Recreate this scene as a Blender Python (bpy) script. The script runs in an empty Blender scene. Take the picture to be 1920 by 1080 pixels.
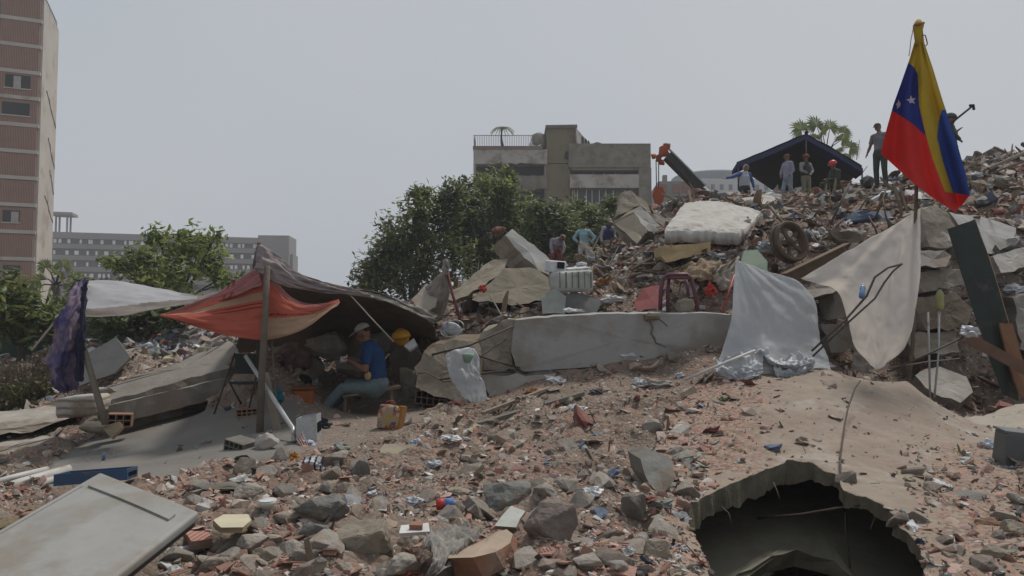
import bpy, bmesh, math, random
import numpy as np
from mathutils import Vector, Matrix, Euler, noise as mn
R = math.radians
rnd = random.Random(11)
sc = bpy.context.scene
COL = sc.collection

# ------------------------------------------------------------------ camera, sky, sun, exposure
F = 1400.0                      # focal length in pixels of the 1920 wide photograph
CAMZ = 1.6
TH = math.atan(70 / F)
cam = bpy.data.cameras.new('camera'); camo = bpy.data.objects.new('camera', cam); COL.objects.link(camo)
cam.sensor_width = 36; cam.lens = F / 1920 * 36; cam.clip_end = 3000; cam.clip_start = 0.05
camo.location = (0, 0, CAMZ); camo.rotation_euler = (math.pi / 2 + TH, 0, 0)
sc.camera = camo
SUN_EL, SUN_AZ = R(60), R(42)     # azimuth measured from +Y towards +X
w = bpy.data.worlds.new("World"); sc.world = w; w.use_nodes = True
nt = w.node_tree; bg = nt.nodes['Background']
sky = nt.nodes.new('ShaderNodeTexSky'); sky.sky_type = 'NISHITA'; sky.sun_disc = False
sky.sun_elevation = SUN_EL; sky.sun_rotation = SUN_AZ; sky.dust_density = 6; sky.air_density = 1.6; sky.ozone_density = 2
hs = nt.nodes.new('ShaderNodeHueSaturation'); hs.inputs['Saturation'].default_value = 0.35
nt.links.new(sky.outputs[0], hs.inputs['Color'])
mixw = nt.nodes.new('ShaderNodeMix'); mixw.data_type = 'RGBA'; mixw.inputs[0].default_value = 0.88
mixw.inputs[7].default_value = (4.45, 4.62, 4.92, 1)      # even overcast veil
tcw = nt.nodes.new('ShaderNodeTexCoord'); nzw = nt.nodes.new('ShaderNodeTexNoise'); nzw.inputs['Scale'].default_value = 1.1; nzw.inputs['Detail'].default_value = 3
rampw = nt.nodes.new('ShaderNodeValToRGB'); rampw.color_ramp.elements[0].position = .3; rampw.color_ramp.elements[1].position = .75
rampw.color_ramp.elements[0].color = (4.05, 4.5, 5.1, 1); rampw.color_ramp.elements[1].color = (4.9, 5.15, 5.45, 1)
nt.links.new(tcw.outputs['Generated'], nzw.inputs['Vector']); nt.links.new(nzw.outputs[0], rampw.inputs[0])
nt.links.new(rampw.outputs[0], mixw.inputs[7])
nt.links.new(hs.outputs[0], mixw.inputs[6]); nt.links.new(mixw.outputs[2], bg.inputs['Color'])
bg.inputs['Strength'].default_value = 0.10
sl = bpy.data.lights.new('sun', 'SUN'); sl.energy = 2.7; sl.angle = R(8); sl.color = (1, .95, .88)
slo = bpy.data.objects.new('sun', sl); COL.objects.link(slo)
sdir = Vector((math.sin(SUN_AZ) * math.cos(SUN_EL), math.cos(SUN_AZ) * math.cos(SUN_EL), math.sin(SUN_EL)))
slo.rotation_euler = sdir.to_track_quat('Z', 'Y').to_euler(); slo.location = sdir * 60
sc.view_settings.view_transform = 'Standard'; sc.view_settings.look = 'None'
sc.view_settings.gamma = 1; sc.view_settings.use_curve_mapping = False
sc.view_settings.exposure = 0.0
sc.cycles.use_denoising = True
sc.cycles.max_bounces = 6; sc.cycles.volume_bounces = 1; sc.cycles.transparent_max_bounces = 8

# ------------------------------------------------------------------ coordinates
ct, st = math.cos(TH), math.sin(TH)
def W(px, py, d):
    """world point seen at photograph pixel px,py at distance d along +Y"""
    a, b = (px - 960) / F, (540 - py) / F
    v = Vector((a, ct - b * st, st + b * ct))
    return Vector((0, 0, CAMZ)) + v * (d / v.y)
def proj(p):
    x, y, z = p[0], p[1], p[2] - CAMZ
    zz = y * ct + z * st; yy = -y * st + z * ct
    return 960 + F * x / zz, 540 - F * yy / zz
def mpp(d): return d / F        # metres per photograph pixel at distance d (about)

# ------------------------------------------------------------------ terrain height from surveyed points
CP = {
 -500: [(1300,3),(1080,4),(960,5.5),(900,7),(860,8.6),(810,11),(770,14),(700,18),(650,24),(658,45)],
 -150: [(1300,3),(1080,4),(960,5.4),(900,7),(868,8.6),(815,11),(772,14),(700,18),(650,24),(658,45)],
 60:   [(1300,3),(1080,4),(965,5.2),(915,6.6),(872,8.4),(812,11),(772,13.5),(700,17),(665,22),(658,45)],
 230:  [(1300,3),(1080,4),(985,5),(905,6.6),(858,8.1),(790,10.6),(642,12.5),(690,16),(640,20),(658,45)],
 380:  [(1300,3),(1080,4),(960,5.2),(900,6.5),(838,8.2),(775,10.6),(745,12),(668,15),(622,18),(660,24),(658,45)],
 500:  [(1300,3),(1080,4),(950,5.3),(878,6.7),(828,8.1),(790,9.2),(642,10.5),(735,12),(668,15),(650,18),(658,45)],
 650:  [(1300,3),(1080,4),(960,5.2),(885,6.7),(845,7.8),(795,9.2),(770,10.5),(755,11.4),(700,12.3),(640,13.2),(610,15),(640,22),(658,45)],
 800:  [(1300,3),(1080,4),(960,5.2),(872,7),(822,8.2),(785,9.4),(752,10.6),(725,11.3),(650,12),(605,13),(575,14.5),(570,18),(640,26),(642,45)],
 950:  [(1300,3),(1080,4),(960,5.3),(862,7.2),(800,8.7),(752,10),(725,10.6),(700,11),(630,11.6),(590,12.2),(548,14),(540,18),(532,24),(600,34),(642,55)],
 1100: [(1300,3),(1080,4),(960,5.3),(860,7.3),(790,8.8),(738,10),(714,10.7),(650,11.3),(596,11.7),(565,12.5),(540,14),(534,18),(520,24),(516,27),(600,36),(642,60)],
 1250: [(1300,3),(1080,4),(960,5.4),(865,7.3),(785,8.8),(722,10.2),(700,10.8),(600,11.6),(545,12.3),(478,13.4),(425,16),(390,22),(385,27),(460,38),(642,65)],
 1400: [(1300,3.6),(1080,4.7),(960,5.9),(872,7),(782,8.5),(708,10),(695,10.7),(600,11.6),(490,12.8),(440,14),(402,18),(380,25),(390,34),(642,65)],
 1550: [(1300,3.6),(1080,4.7),(960,5.9),(868,7),(780,8.4),(694,10),(715,11.2),(650,12.1),(540,12.7),(452,13.8),(402,17),(376,22),(366,27),(390,34),(642,65)],
 1700: [(1300,3.6),(1080,4.7),(960,5.9),(875,7.1),(790,8.6),(718,10),(762,11.3),(700,12.3),(560,12.9),(440,13.7),(375,17),(350,21),(352,30),(642,65)],
 1850: [(1300,3.6),(1080,4.7),(965,5.9),(890,7.1),(830,8.6),(800,10),(800,11.3),(735,12.3),(560,12.9),(440,13.8),(380,16),(322,19),(300,22),(330,32),(642,65)],
 2000: [(1300,3.6),(1080,4.7),(965,5.9),(890,7.1),(820,8.6),(775,10),(770,11.3),(700,12.3),(540,13.2),(430,14.5),(350,17),(305,20),(300,26),(642,65)],
 2500: [(1300,3.6),(1080,4.7),(965,5.9),(890,7.1),(800,8.8),(730,11),(600,13),(450,15),(360,18),(310,24),(642,65)],
}
pts, val = [], []
for px, l in CP.items():
    for py, d in l:
        p = W(px, py, d); pts.append((p.x / p.y * 3.2, math.log(p.y) * 2.2)); val.append((p.z - CAMZ) / p.y)
    for d, zz in ((90, 1.0), (300, 1.0), (1500, 1.0)):
        p = W(px, 540, d); pts.append((p.x / p.y * 3.2, math.log(d) * 2.2)); val.append((zz - CAMZ) / d)
pts = np.array(pts); val = np.array(val)
_D = np.sqrt(((pts[:, None] - pts[None]) ** 2).sum(-1)); NP_ = len(pts)
_A = np.zeros((NP_ + 1, NP_ + 1)); _A[:NP_, :NP_] = _D + 1e-3 * np.eye(NP_); _A[:NP_, NP_] = 1; _A[NP_, :NP_] = 1
_c = np.linalg.solve(_A, np.append(val, 0))
def hbase(x, y):
    q = np.stack([np.atleast_1d(x) / y * 3.2, np.log(np.atleast_1d(y)) * 2.2], -1)
    out = np.empty(len(q))
    for i in range(0, len(q), 20000):
        qq = q[i:i + 20000]
        out[i:i + 20000] = np.sqrt(((qq[:, None] - pts[None]) ** 2).sum(-1)) @ _c[:NP_] + _c[NP_]
    return CAMZ + out * np.atleast_1d(y)
def inpoly(x, y, poly):
    c = False; j = len(poly) - 1
    for i in range(len(poly)):
        xi, yi = poly[i]; xj, yj = poly[j]
        if (yi > y) != (yj > y) and x < (xj - xi) * (y - yi) / (yj - yi) + xi: c = not c
        j = i
    return c
def h0(x, y): return float(hbase(np.array([x]), np.array([y]))[0])
# smooth places: floor slab left, floor under the tent, bare concrete shell on the right
FLOOR = [(60,900),(150,830),(330,775),(420,762),(560,755),(800,740),(800,800),(640,838),(470,862),(330,898),(180,905),(100,925)]
SHELL = [(1240,760),(1330,700),(1440,688),(1600,688),(1700,712),(1800,765),(1850,800),(1885,880),(1800,960),(1800,1130),(1250,1130),(1270,960),(1240,880)]
SHELLW = [(1215,1340),(1215,1060),(1245,940),(1225,850),(1255,770),(1330,705),(1440,690),(1520,688),(1600,690),(1655,700),(1700,716),(1745,742),(1790,768),(1835,792),(1862,815),(1900,880),(1925,960),(1940,1100),(1950,1340)]
HOLE = [(1270,965),(1310,942),(1350,925),(1395,905),(1440,884),(1478,868),(1518,871),(1545,888),(1572,898),(1584,925),(1622,938),(1668,962),(1690,998),(1716,1018),(1732,1050),(1742,1100),(1745,1250),(1700,1310),(1330,1310),(1322,1200),(1330,1075),(1312,1030),(1296,1000)]
def surf(px, py):
    """point of the bare ground surface under a pixel of the lower right shell (march along the ray)"""
    d = 3.2
    last = None
    while d < 13:
        p = W(px, py, d); g = h0(p.x, p.y)
        if g >= p.z: break
        d += .1
    lo, hi = d - .1, d
    for _ in range(10):
        m = (lo + hi) / 2; p = W(px, py, m)
        if h0(p.x, p.y) >= p.z: hi = m
        else: lo = m
    return W(px, py, hi)
_cx = {}
def to_xy(poly): return [tuple(surf(*q)[:2]) for q in poly]
HOLEXY = to_xy(HOLE); SHELLXY = to_xy(SHELLW)
def pit(x, y):
    """1 well inside the shell, falling to 0 at its rim"""
    if not inpoly(x, y, SHELLXY): return 0
    dm = 9
    j = len(SHELLXY) - 1
    for i in range(len(SHELLXY)):
        a = SHELLXY[j]; b = SHELLXY[i]; j = i
        dx, dy = b[0] - a[0], b[1] - a[1]; L = dx * dx + dy * dy + 1e-9
        t = max(0, min(1, ((x - a[0]) * dx + (y - a[1]) * dy) / L))
        dm = min(dm, math.hypot(x - a[0] - t * dx, y - a[1] - t * dy))
    return max(0, min(1, (dm - .12) / .35))
def rough(x, y, z, d=None):
    px, py = proj((x, y, z))
    a = 1.0
    if inpoly(px, py, FLOOR) and 6 < y < 12.5: a = .04
    elif y < 11 and inpoly(x, y, SHELLXY): a = .06
    elif 9.7 < y < 11.7 and 860 < px < 1400: a = .25
    return a
def hn(x, y, z):
    f = mn.fractal(Vector((x * 1.3, y * 1.3, 0)), 0.8, 2.1, 5) * .16 + mn.fractal(Vector((x * 5, y * 5, 3)), .7, 2.2, 3) * .035
    k = min(1, max(0.0, (60 - y) / 20)) * min(2.0, .5 + y * .065)
    return z + f * k * rough(x, y, z)
def gz(x, y):
    return hn(x, y, h0(x, y))
def G(px, d, lift=0):
    """point on the ground in photo column px at distance d"""
    p = W(px, 600, d)
    for _ in range(3):
        z = gz(p.x, p.y); q = proj((p.x, p.y, z)); p = W(px, q[1], d)
    return Vector((p.x, p.y, gz(p.x, p.y) + lift))

# ------------------------------------------------------------------ materials
MC = {}
def _n(nt, t, **k):
    n = nt.nodes.new(t)
    for a, b in k.items(): setattr(n, a, b)
    return n
def M(name, c1, c2=None, rough=.85, scale=5, bump=.25, bscale=None, rand=0.0, tint=False, stain=None, sstr=.5, sscale=1.2, spec=.3, metal=0.0, trans=0, wave=None, speck=None):
    if name in MC: return MC[name]
    m = bpy.data.materials.new(name); m.use_nodes = True; nt = m.node_tree; L = nt.links
    b = nt.nodes['Principled BSDF']; b.inputs['Roughness'].default_value = rough
    b.inputs['Specular IOR Level'].default_value = spec; b.inputs['Metallic'].default_value = metal
    tc = _n(nt, 'ShaderNodeTexCoord'); vec = tc.outputs['Object']
    def mix(a, bcol, fac, mode='MIX'):
        x = _n(nt, 'ShaderNodeMix', data_type='RGBA', blend_type=mode)
        for s, v in ((6, a), (7, bcol), (0, fac)):
            if hasattr(v, 'links'): L.new(v, x.inputs[s])
            else: x.inputs[s].default_value = (*v, 1) if isinstance(v, tuple) else v
        return x.outputs[2]
    def nz(s, det=6, ro=.6):
        n = _n(nt, 'ShaderNodeTexNoise'); n.inputs['Scale'].default_value = s; n.inputs['Detail'].default_value = det; n.inputs['Roughness'].default_value = ro
        L.new(vec, n.inputs['Vector']); return n.outputs[0]
    def ramp(f, a, bb):
        r = _n(nt, 'ShaderNodeMapRange'); r.inputs[1].default_value = a; r.inputs[2].default_value = bb; L.new(f, r.inputs[0]); return r.outputs[0]
    if tint:
        at = _n(nt, 'ShaderNodeAttribute', attribute_name='tint'); base = at.outputs['Color']
        k = mix((.72, .72, .72), (1.15, 1.15, 1.15), ramp(nz(scale), .3, .7)); col = mix(base, k, 1.0, 'MULTIPLY')
    else:
        c2 = c2 or tuple(v * .75 for v in c1)
        col = mix(c1, c2, ramp(nz(scale), .35, .68))
    if stain: col = mix(col, stain, ramp(nz(sscale, 8, .65), .5 + .12 * (.9 - sstr), .64))
    if speck:
        v = _n(nt, 'ShaderNodeTexVoronoi'); v.inputs['Scale'].default_value = speck[1]; L.new(vec, v.inputs['Vector'])
        col = mix(col, speck[0], ramp(v.outputs['Distance'], .16, .08))
    if rand:
        oi = _n(nt, 'ShaderNodeObjectInfo'); hsv = _n(nt, 'ShaderNodeHueSaturation')
        r = _n(nt, 'ShaderNodeMapRange'); r.inputs[3].default_value = 1 - rand; r.inputs[4].default_value = 1 + rand; L.new(oi.outputs['Random'], r.inputs[0])
        L.new(r.outputs[0], hsv.inputs['Value']); L.new(col, hsv.inputs['Color']); col = hsv.outputs[0]
    if wave:
        wv = _n(nt, 'ShaderNodeTexWave'); wv.inputs['Scale'].default_value = wave[0]; wv.inputs['Distortion'].default_value = wave[2] if len(wave) > 2 else 1; wv.bands_direction = wave[3] if len(wave) > 3 else 'X'
        L.new(vec, wv.inputs['Vector']); col = mix(col, wave[1], ramp(wv.outputs[0], .55, .9))
    L.new(col, b.inputs['Base Color'])
    if bump:
        bp = _n(nt, 'ShaderNodeBump'); bp.inputs['Strength'].default_value = bump; bp.inputs['Distance'].default_value = .03
        L.new(nz(bscale or scale * 4, 8, .65), bp.inputs['Height']); L.new(bp.outputs[0], b.inputs['Normal'])
    if trans:
        t = _n(nt, 'ShaderNodeBsdfTranslucent'); L.new(col, t.inputs['Color']); ms = _n(nt, 'ShaderNodeMixShader'); ms.inputs[0].default_value = trans
        L.new(b.outputs[0], ms.inputs[1]); L.new(t.outputs[0], ms.inputs[2]); L.new(ms.outputs[0], nt.nodes['Material Output'].inputs[0])
    MC[name] = m; return m

conc = M('concrete', (.275, .25, .22), (.20, .178, .152), scale=3, stain=(.26, .205, .16), rand=.22, bump=.5)
concpale = M('concrete_pale', (.37, .345, .31), (.27, .25, .22), scale=2.5, stain=(.25, .20, .15), bump=.4)
concdark = M('concrete_dark', (.16, .145, .125), (.10, .09, .075), scale=2.5, stain=(.15, .12, .09), bump=.5)
rockm = M('rubble_stone', (.30, .255, .215), (.21, .175, .145), scale=7, stain=(.24, .18, .135), rand=.35, bump=.6)
brickm = M('broken_brick', (.36, .20, .155), (.27, .16, .125), scale=8, stain=(.20, .155, .12), rand=.35, bump=.35)
scrapm = M('scrap', (.2, .2, .2), tint=True, scale=9, bump=.4)
whiteplastic = M('white_plastic', (.62, .63, .64), (.42, .42, .42), rough=.45, scale=4, bump=.3, stain=(.25, .22, .18), sscale=3)
woodm = M('weathered_wood', (.16, .125, .09), (.09, .068, .05), scale=6, bump=.4)
steel = M('rusty_steel', (.085, .06, .05), (.045, .035, .03), rough=.7, scale=12, bump=.3)
greymetal = M('grey_metal', (.42, .43, .43), (.30, .30, .30), rough=.45, metal=.3, bump=.1, stain=(.2, .17, .14), sscale=3)

# ------------------------------------------------------------------ object helpers
def link(o, parent=None):
    COL.objects.link(o)
    if parent: o.parent = parent
    return o
def tag(o, label=None, cat=None, group=None, kind=None):
    if label: o['label'] = label
    if cat: o['category'] = cat
    if group: o['group'] = group
    if kind: o['kind'] = kind
    return o
def empty(name, loc, label, cat, group=None, rz=0):
    o = bpy.data.objects.new(name, None); o.location = loc; o.rotation_euler.z = rz; o.empty_display_size = .2; link(o)
    o.matrix_basis = Matrix.LocRotScale(Vector(loc), Euler((0, 0, rz)), None)
    return tag(o, label, cat, group)
class MB:
    """collects world-space geometry; build() makes one mesh object whose origin is at `org`"""
    def __init__(s): s.v = []; s.f = []; s.m = []; s.sm = []
    def add(s, vs, fs, mi=0, smooth=False):
        b = len(s.v); s.v += [Vector(v) for v in vs]
        for f in fs: s.f.append([b + i for i in f]); s.m.append(mi); s.sm.append(smooth)
        return s
    def box(s, c, size, rot=None, mi=0, jit=0):
        c = Vector(c); x, y, z = [k / 2 for k in size]
        vs = [Vector((a * x, b * y, d * z)) for a in (-1, 1) for b in (-1, 1) for d in (-1, 1)]
        if rot is not None:
            Rm = rot if isinstance(rot, Matrix) else Euler(rot).to_matrix()
            vs = [Rm @ v for v in vs]
        vs = [c + v + Vector([rnd.uniform(-jit, jit) for _ in range(3)]) for v in vs]
        return s.add(vs, [(0, 1, 3, 2), (4, 6, 7, 5), (0, 4, 5, 1), (2, 3, 7, 6), (0, 2, 6, 4), (1, 5, 7, 3)], mi)
    def bar(s, p0, p1, w, h, up=(0, 0, 1), mi=0):
        p0, p1 = Vector(p0), Vector(p1); d = p1 - p0; y = d.normalized(); u = Vector(up)
        x = y.cross(u)
        if x.length < 1e-3: x = y.cross(Vector((1, 0, 0)))
        x.normalize(); z = x.cross(y)
        return s.box((p0 + p1) / 2, (w, d.length, h), Matrix((x, y, z)).transposed(), mi)
    def tube(s, P, r, n=8, mi=0, cap=True, smooth=True):
        P = [Vector(p) for p in P]; rs = r if isinstance(r, (list, tuple)) else [r] * len(P)
        vs, fs = [], []; ref = None
        for i, p in enumerate(P):
            t = (P[min(i + 1, len(P) - 1)] - P[max(i - 1, 0)]).normalized()
            if ref is None: ref = t.orthogonal().normalized()
            a = (ref - t * ref.dot(t)); a = a.normalized() if a.length > 1e-5 else t.orthogonal().normalized(); ref = a; b = t.cross(a)
            for k in range(n):
                q = 2 * math.pi * k / n; vs.append(p + (a * math.cos(q) + b * math.sin(q)) * rs[i])
        for i in range(len(P) - 1):
            for k in range(n): fs.append((i * n + k, i * n + (k + 1) % n, (i + 1) * n + (k + 1) % n, (i + 1) * n + k))
        if cap: fs += [tuple(range(n))[::-1], tuple(range((len(P) - 1) * n, len(P) * n))]
        return s.add(vs, fs, mi, smooth)
    def ell(s, c, r, rot=None, n=12, m=8, mi=0, f=None):
        c = Vector(c); Rm = Euler(rot).to_matrix() if rot is not None else Matrix.Identity(3); vs = []; fs = []
        for i in range(m + 1):
            a = math.pi * i / m
            for k in range(n):
                q = 2 * math.pi * k / n; v = Vector((math.sin(a) * math.cos(q), math.sin(a) * math.sin(q), math.cos(a)))
                if f: v = f(v)
                vs.append(c + Rm @ Vector((v.x * r[0], v.y * r[1], v.z * r[2])))
        for i in range(m):
            for k in range(n): fs.append((i * n + k, (i + 1) * n + k, (i + 1) * n + (k + 1) % n, i * n + (k + 1) % n))
        return s.add(vs, fs, mi, True)
    def build(s, name, mats, parent=None, org=None):
        mats = mats if isinstance(mats, (list, tuple)) else [mats]
        if parent is not None: inv = parent.matrix_basis.inverted() if parent.parent is None else (parent.parent.matrix_basis @ parent.matrix_basis).inverted(); vs = [inv @ v for v in s.v]; loc = None
        else:
            if org is None: org = Vector((sum(v.x for v in s.v) / len(s.v), sum(v.y for v in s.v) / len(s.v), min(v.z for v in s.v)))
            vs = [v - Vector(org) for v in s.v]; loc = org
        me = bpy.data.meshes.new(name); me.from_pydata(vs, [], s.f)
        for m in mats: me.materials.append(m)
        me.polygons.foreach_set('material_index', s.m); me.polygons.foreach_set('use_smooth', s.sm); me.validate(); me.update()
        o = bpy.data.objects.new(name, me); link(o, parent)
        if loc is not None: o.location = loc; o.matrix_basis = Matrix.Translation(Vector(loc))
        return o
def roughen(o, cell=.16, amp=.02, rounds=4):
    me = o.data; bm = bmesh.new(); bm.from_mesh(me); bmesh.ops.remove_doubles(bm, verts=bm.verts, dist=.0005); bmesh.ops.triangulate(bm, faces=bm.faces)
    for _ in range(rounds):
        le = [e for e in bm.edges if e.calc_length() > cell]
        if not le or len(bm.faces) > 9000: break
        bmesh.ops.subdivide_edges(bm, edges=le, cuts=1); bmesh.ops.triangulate(bm, faces=bm.faces)
    bm.normal_update(); off = o.location
    for v in bm.verts:
        q = v.co + off; a = mn.fractal(q * 2.3, .8, 2.1, 5) * 1.4; b = mn.noise(q * 5); v.co += v.normal * amp * (a * .8 + mn.noise(q * 14) * .5 + (round(b * 2.5) / 2.5) * .7)
    bm.to_mesh(me); bm.free(); me.update(); return o
def one(name, mb, mats, label, cat, group=None, org=None): return tag(mb.build(name, mats, None, org), label, cat, group)
def catmull(P, t):
    n = len(P) - 1; x = t * n; i = min(int(x), n - 1); f = x - i
    a, b, c, d = P[max(i - 1, 0)], P[i], P[i + 1], P[min(i + 2, n)]
    return .5 * ((2 * b) + (c - a) * f + (2 * a - 5 * b + 4 * c - d) * f * f + (3 * b - a - 3 * c + d) * f ** 3)
def cloth(rows, nu=40, nv=40, wr=.02, ws=2.0, thick=.004, seed=0, stretch=(1, 1), mi=None):
    """a cloth through a grid of (px,py,d) or Vector control points; returns an MB with real thickness"""
    g = [[p if isinstance(p, Vector) else W(*p) for p in r] for r in rows]
    V = []
    for j in range(nv + 1):
        col = [catmull(r, 0) for r in g]
        for i in range(nu + 1):
            cs = [catmull(r, i / nu) for r in g]; V.append(catmull(cs, j / nv))
    N = []
    for j in range(nv + 1):
        for i in range(nu + 1):
            a = V[j * (nu + 1) + min(i + 1, nu)] - V[j * (nu + 1) + max(i - 1, 0)]; b = V[min(j + 1, nv) * (nu + 1) + i] - V[max(j - 1, 0) * (nu + 1) + i]
            c = a.cross(b); N.append(c.normalized() if c.length > 1e-9 else Vector((0, -1, 0)))
    out = []
    for k, (v, n) in enumerate(zip(V, N)):
        i, j = k % (nu + 1), k // (nu + 1)
        q = Vector((i / nu * ws * 3 * stretch[0], j / nv * ws * 3 * stretch[1], seed))
        out.append(v + n * (mn.fractal(q, .9, 2, 4) * wr + abs(mn.noise(q * 1.7)) * wr * .8))
    nn = (nu + 1) * (nv + 1); back = [v - n * thick for v, n in zip(out, N)]
    fs = []
    for j in range(nv):
        for i in range(nu):
            a = j * (nu + 1) + i; q = (a, a + 1, a + nu + 2, a + nu + 1); fs.append(q); fs.append(tuple(x + nn for x in q[::-1]))
    edge = [i for i in range(nu + 1)] + [(j) * (nu + 1) + nu for j in range(1, nv + 1)] + [nv * (nu + 1) + i for i in range(nu - 1, -1, -1)] + [j * (nu + 1) for j in range(nv - 1, 0, -1)]
    for a, b in zip(edge, edge[1:] + edge[:1]): fs.append((b, a, a + nn, b + nn))
    m = MB(); m.add(out + back, fs, 0, True)
    if mi:
        k = 0
        for j in range(nv):
            for i in range(nu):
                q = mi((i + .5) / nu, (j + .5) / nv); m.m[k] = q; m.m[k + 1] = q; k += 2
    return m
def plate(P, ext, jag=.03, seg=.12, mi=(0, 0), mb=None, grow=0):
    """a slab: outline P of (px,py,d) or Vector points, extruded by ext; ragged edges; mi=(face, rim) materials"""
    P = [p if isinstance(p, Vector) else W(*p) for p in P]; ext = Vector(ext); Q = []
    n = Vector((0, 0, 0)); c0 = sum(P, Vector()) / len(P)
    for a, b in zip(P, P[1:] + P[:1]): n += (a - c0).cross(b - c0)
    n.normalize()
    for a, b in zip(P, P[1:] + P[:1]):
        k = max(1, int((b - a).length / seg)); e = (b - a).normalized().cross(n)
        for i in range(k):
            Q.append(a.lerp(b, i / k) + e * (rnd.uniform(-jag, jag) if jag else 0))
    c = sum(Q, Vector()) / len(Q)
    K = len(Q); back = [q + ext + Vector([rnd.uniform(-jag, jag) * .5 for _ in range(3)]) for q in Q]
    mid = [(q + bb) / 2 + (q - c).normalized() * rnd.uniform(-jag, jag) * .6 for q, bb in zip(Q, back)]
    m = mb or MB(); 
    m.add(Q + mid + back + [c, c + ext], [(i, (i + 1) % K, 3 * K) for i in range(K)], mi[0])
    b0 = len(m.v) - (3 * K + 2)
    for i in range(K):
        j = (i + 1) % K
        for f, q in (((i, K + i, K + j, j), mi[1]), ((K + i, 2 * K + i, 2 * K + j, K + j), mi[1]), ((2 * K + j, 2 * K + i, 3 * K + 1), mi[0])):
            m.f.append([b0 + x for x in f]); m.m.append(q); m.sm.append(False)
    return m
# rocks
def hull(n, sx, sy, sz, r, cut=0):
    bm = bmesh.new()
    for _ in range(n):
        v = Vector([r.gauss(0, 1) for _ in range(3)]).normalized() * r.uniform(.75, 1.05)
        if cut: v = Vector([max(-cut, min(cut, q)) for q in v])
        bm.verts.new((v.x * sx, v.y * sy, v.z * sz))
    bmesh.ops.convex_hull(bm, input=bm.verts)
    bmesh.ops.delete(bm, geom=[v for v in bm.verts if not v.link_faces], context='VERTS')
    bmesh.ops.triangulate(bm, faces=bm.faces)
    bm.verts.index_update()
    vs = np.array([v.co[:] for v in bm.verts]); fs = np.array([[v.index for v in f.verts] for f in bm.faces]); bm.free(); return vs, fs
def rockmesh(seed, s=(1, .8, .55), n=16, cut=0, detail=2, amp=.05):
    """a broken stone with flat fracture faces and a pitted skin"""
    r = random.Random(seed); vs, fs = hull(n, *s, r, cut)
    bm = bmesh.new(); bv = [bm.verts.new(v) for v in vs]
    for f in fs: bm.faces.new([bv[i] for i in f])
    bmesh.ops.dissolve_limit(bm, angle_limit=R(14), verts=bm.verts, edges=bm.edges)
    bmesh.ops.triangulate(bm, faces=bm.faces)
    bmesh.ops.bevel(bm, geom=list(bm.edges), offset=.03, segments=1, affect='EDGES')
    bmesh.ops.triangulate(bm, faces=bm.faces)
    for _ in range(detail):
        le = [e for e in bm.edges if e.calc_length() > .16]
        if le: bmesh.ops.subdivide_edges(bm, edges=le, cuts=1)
        bmesh.ops.triangulate(bm, faces=bm.faces)
    o = Vector((seed * 3.1, seed * 1.7, 0))
    for v in bm.verts:
        q = v.co * 2.2 + o; v.co += v.co.normalized() * (mn.fractal(q, .7, 2.1, 4) * amp * 1.6)
    me = bpy.data.meshes.new('stone'); bm.to_mesh(me); bm.free(); return me
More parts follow.
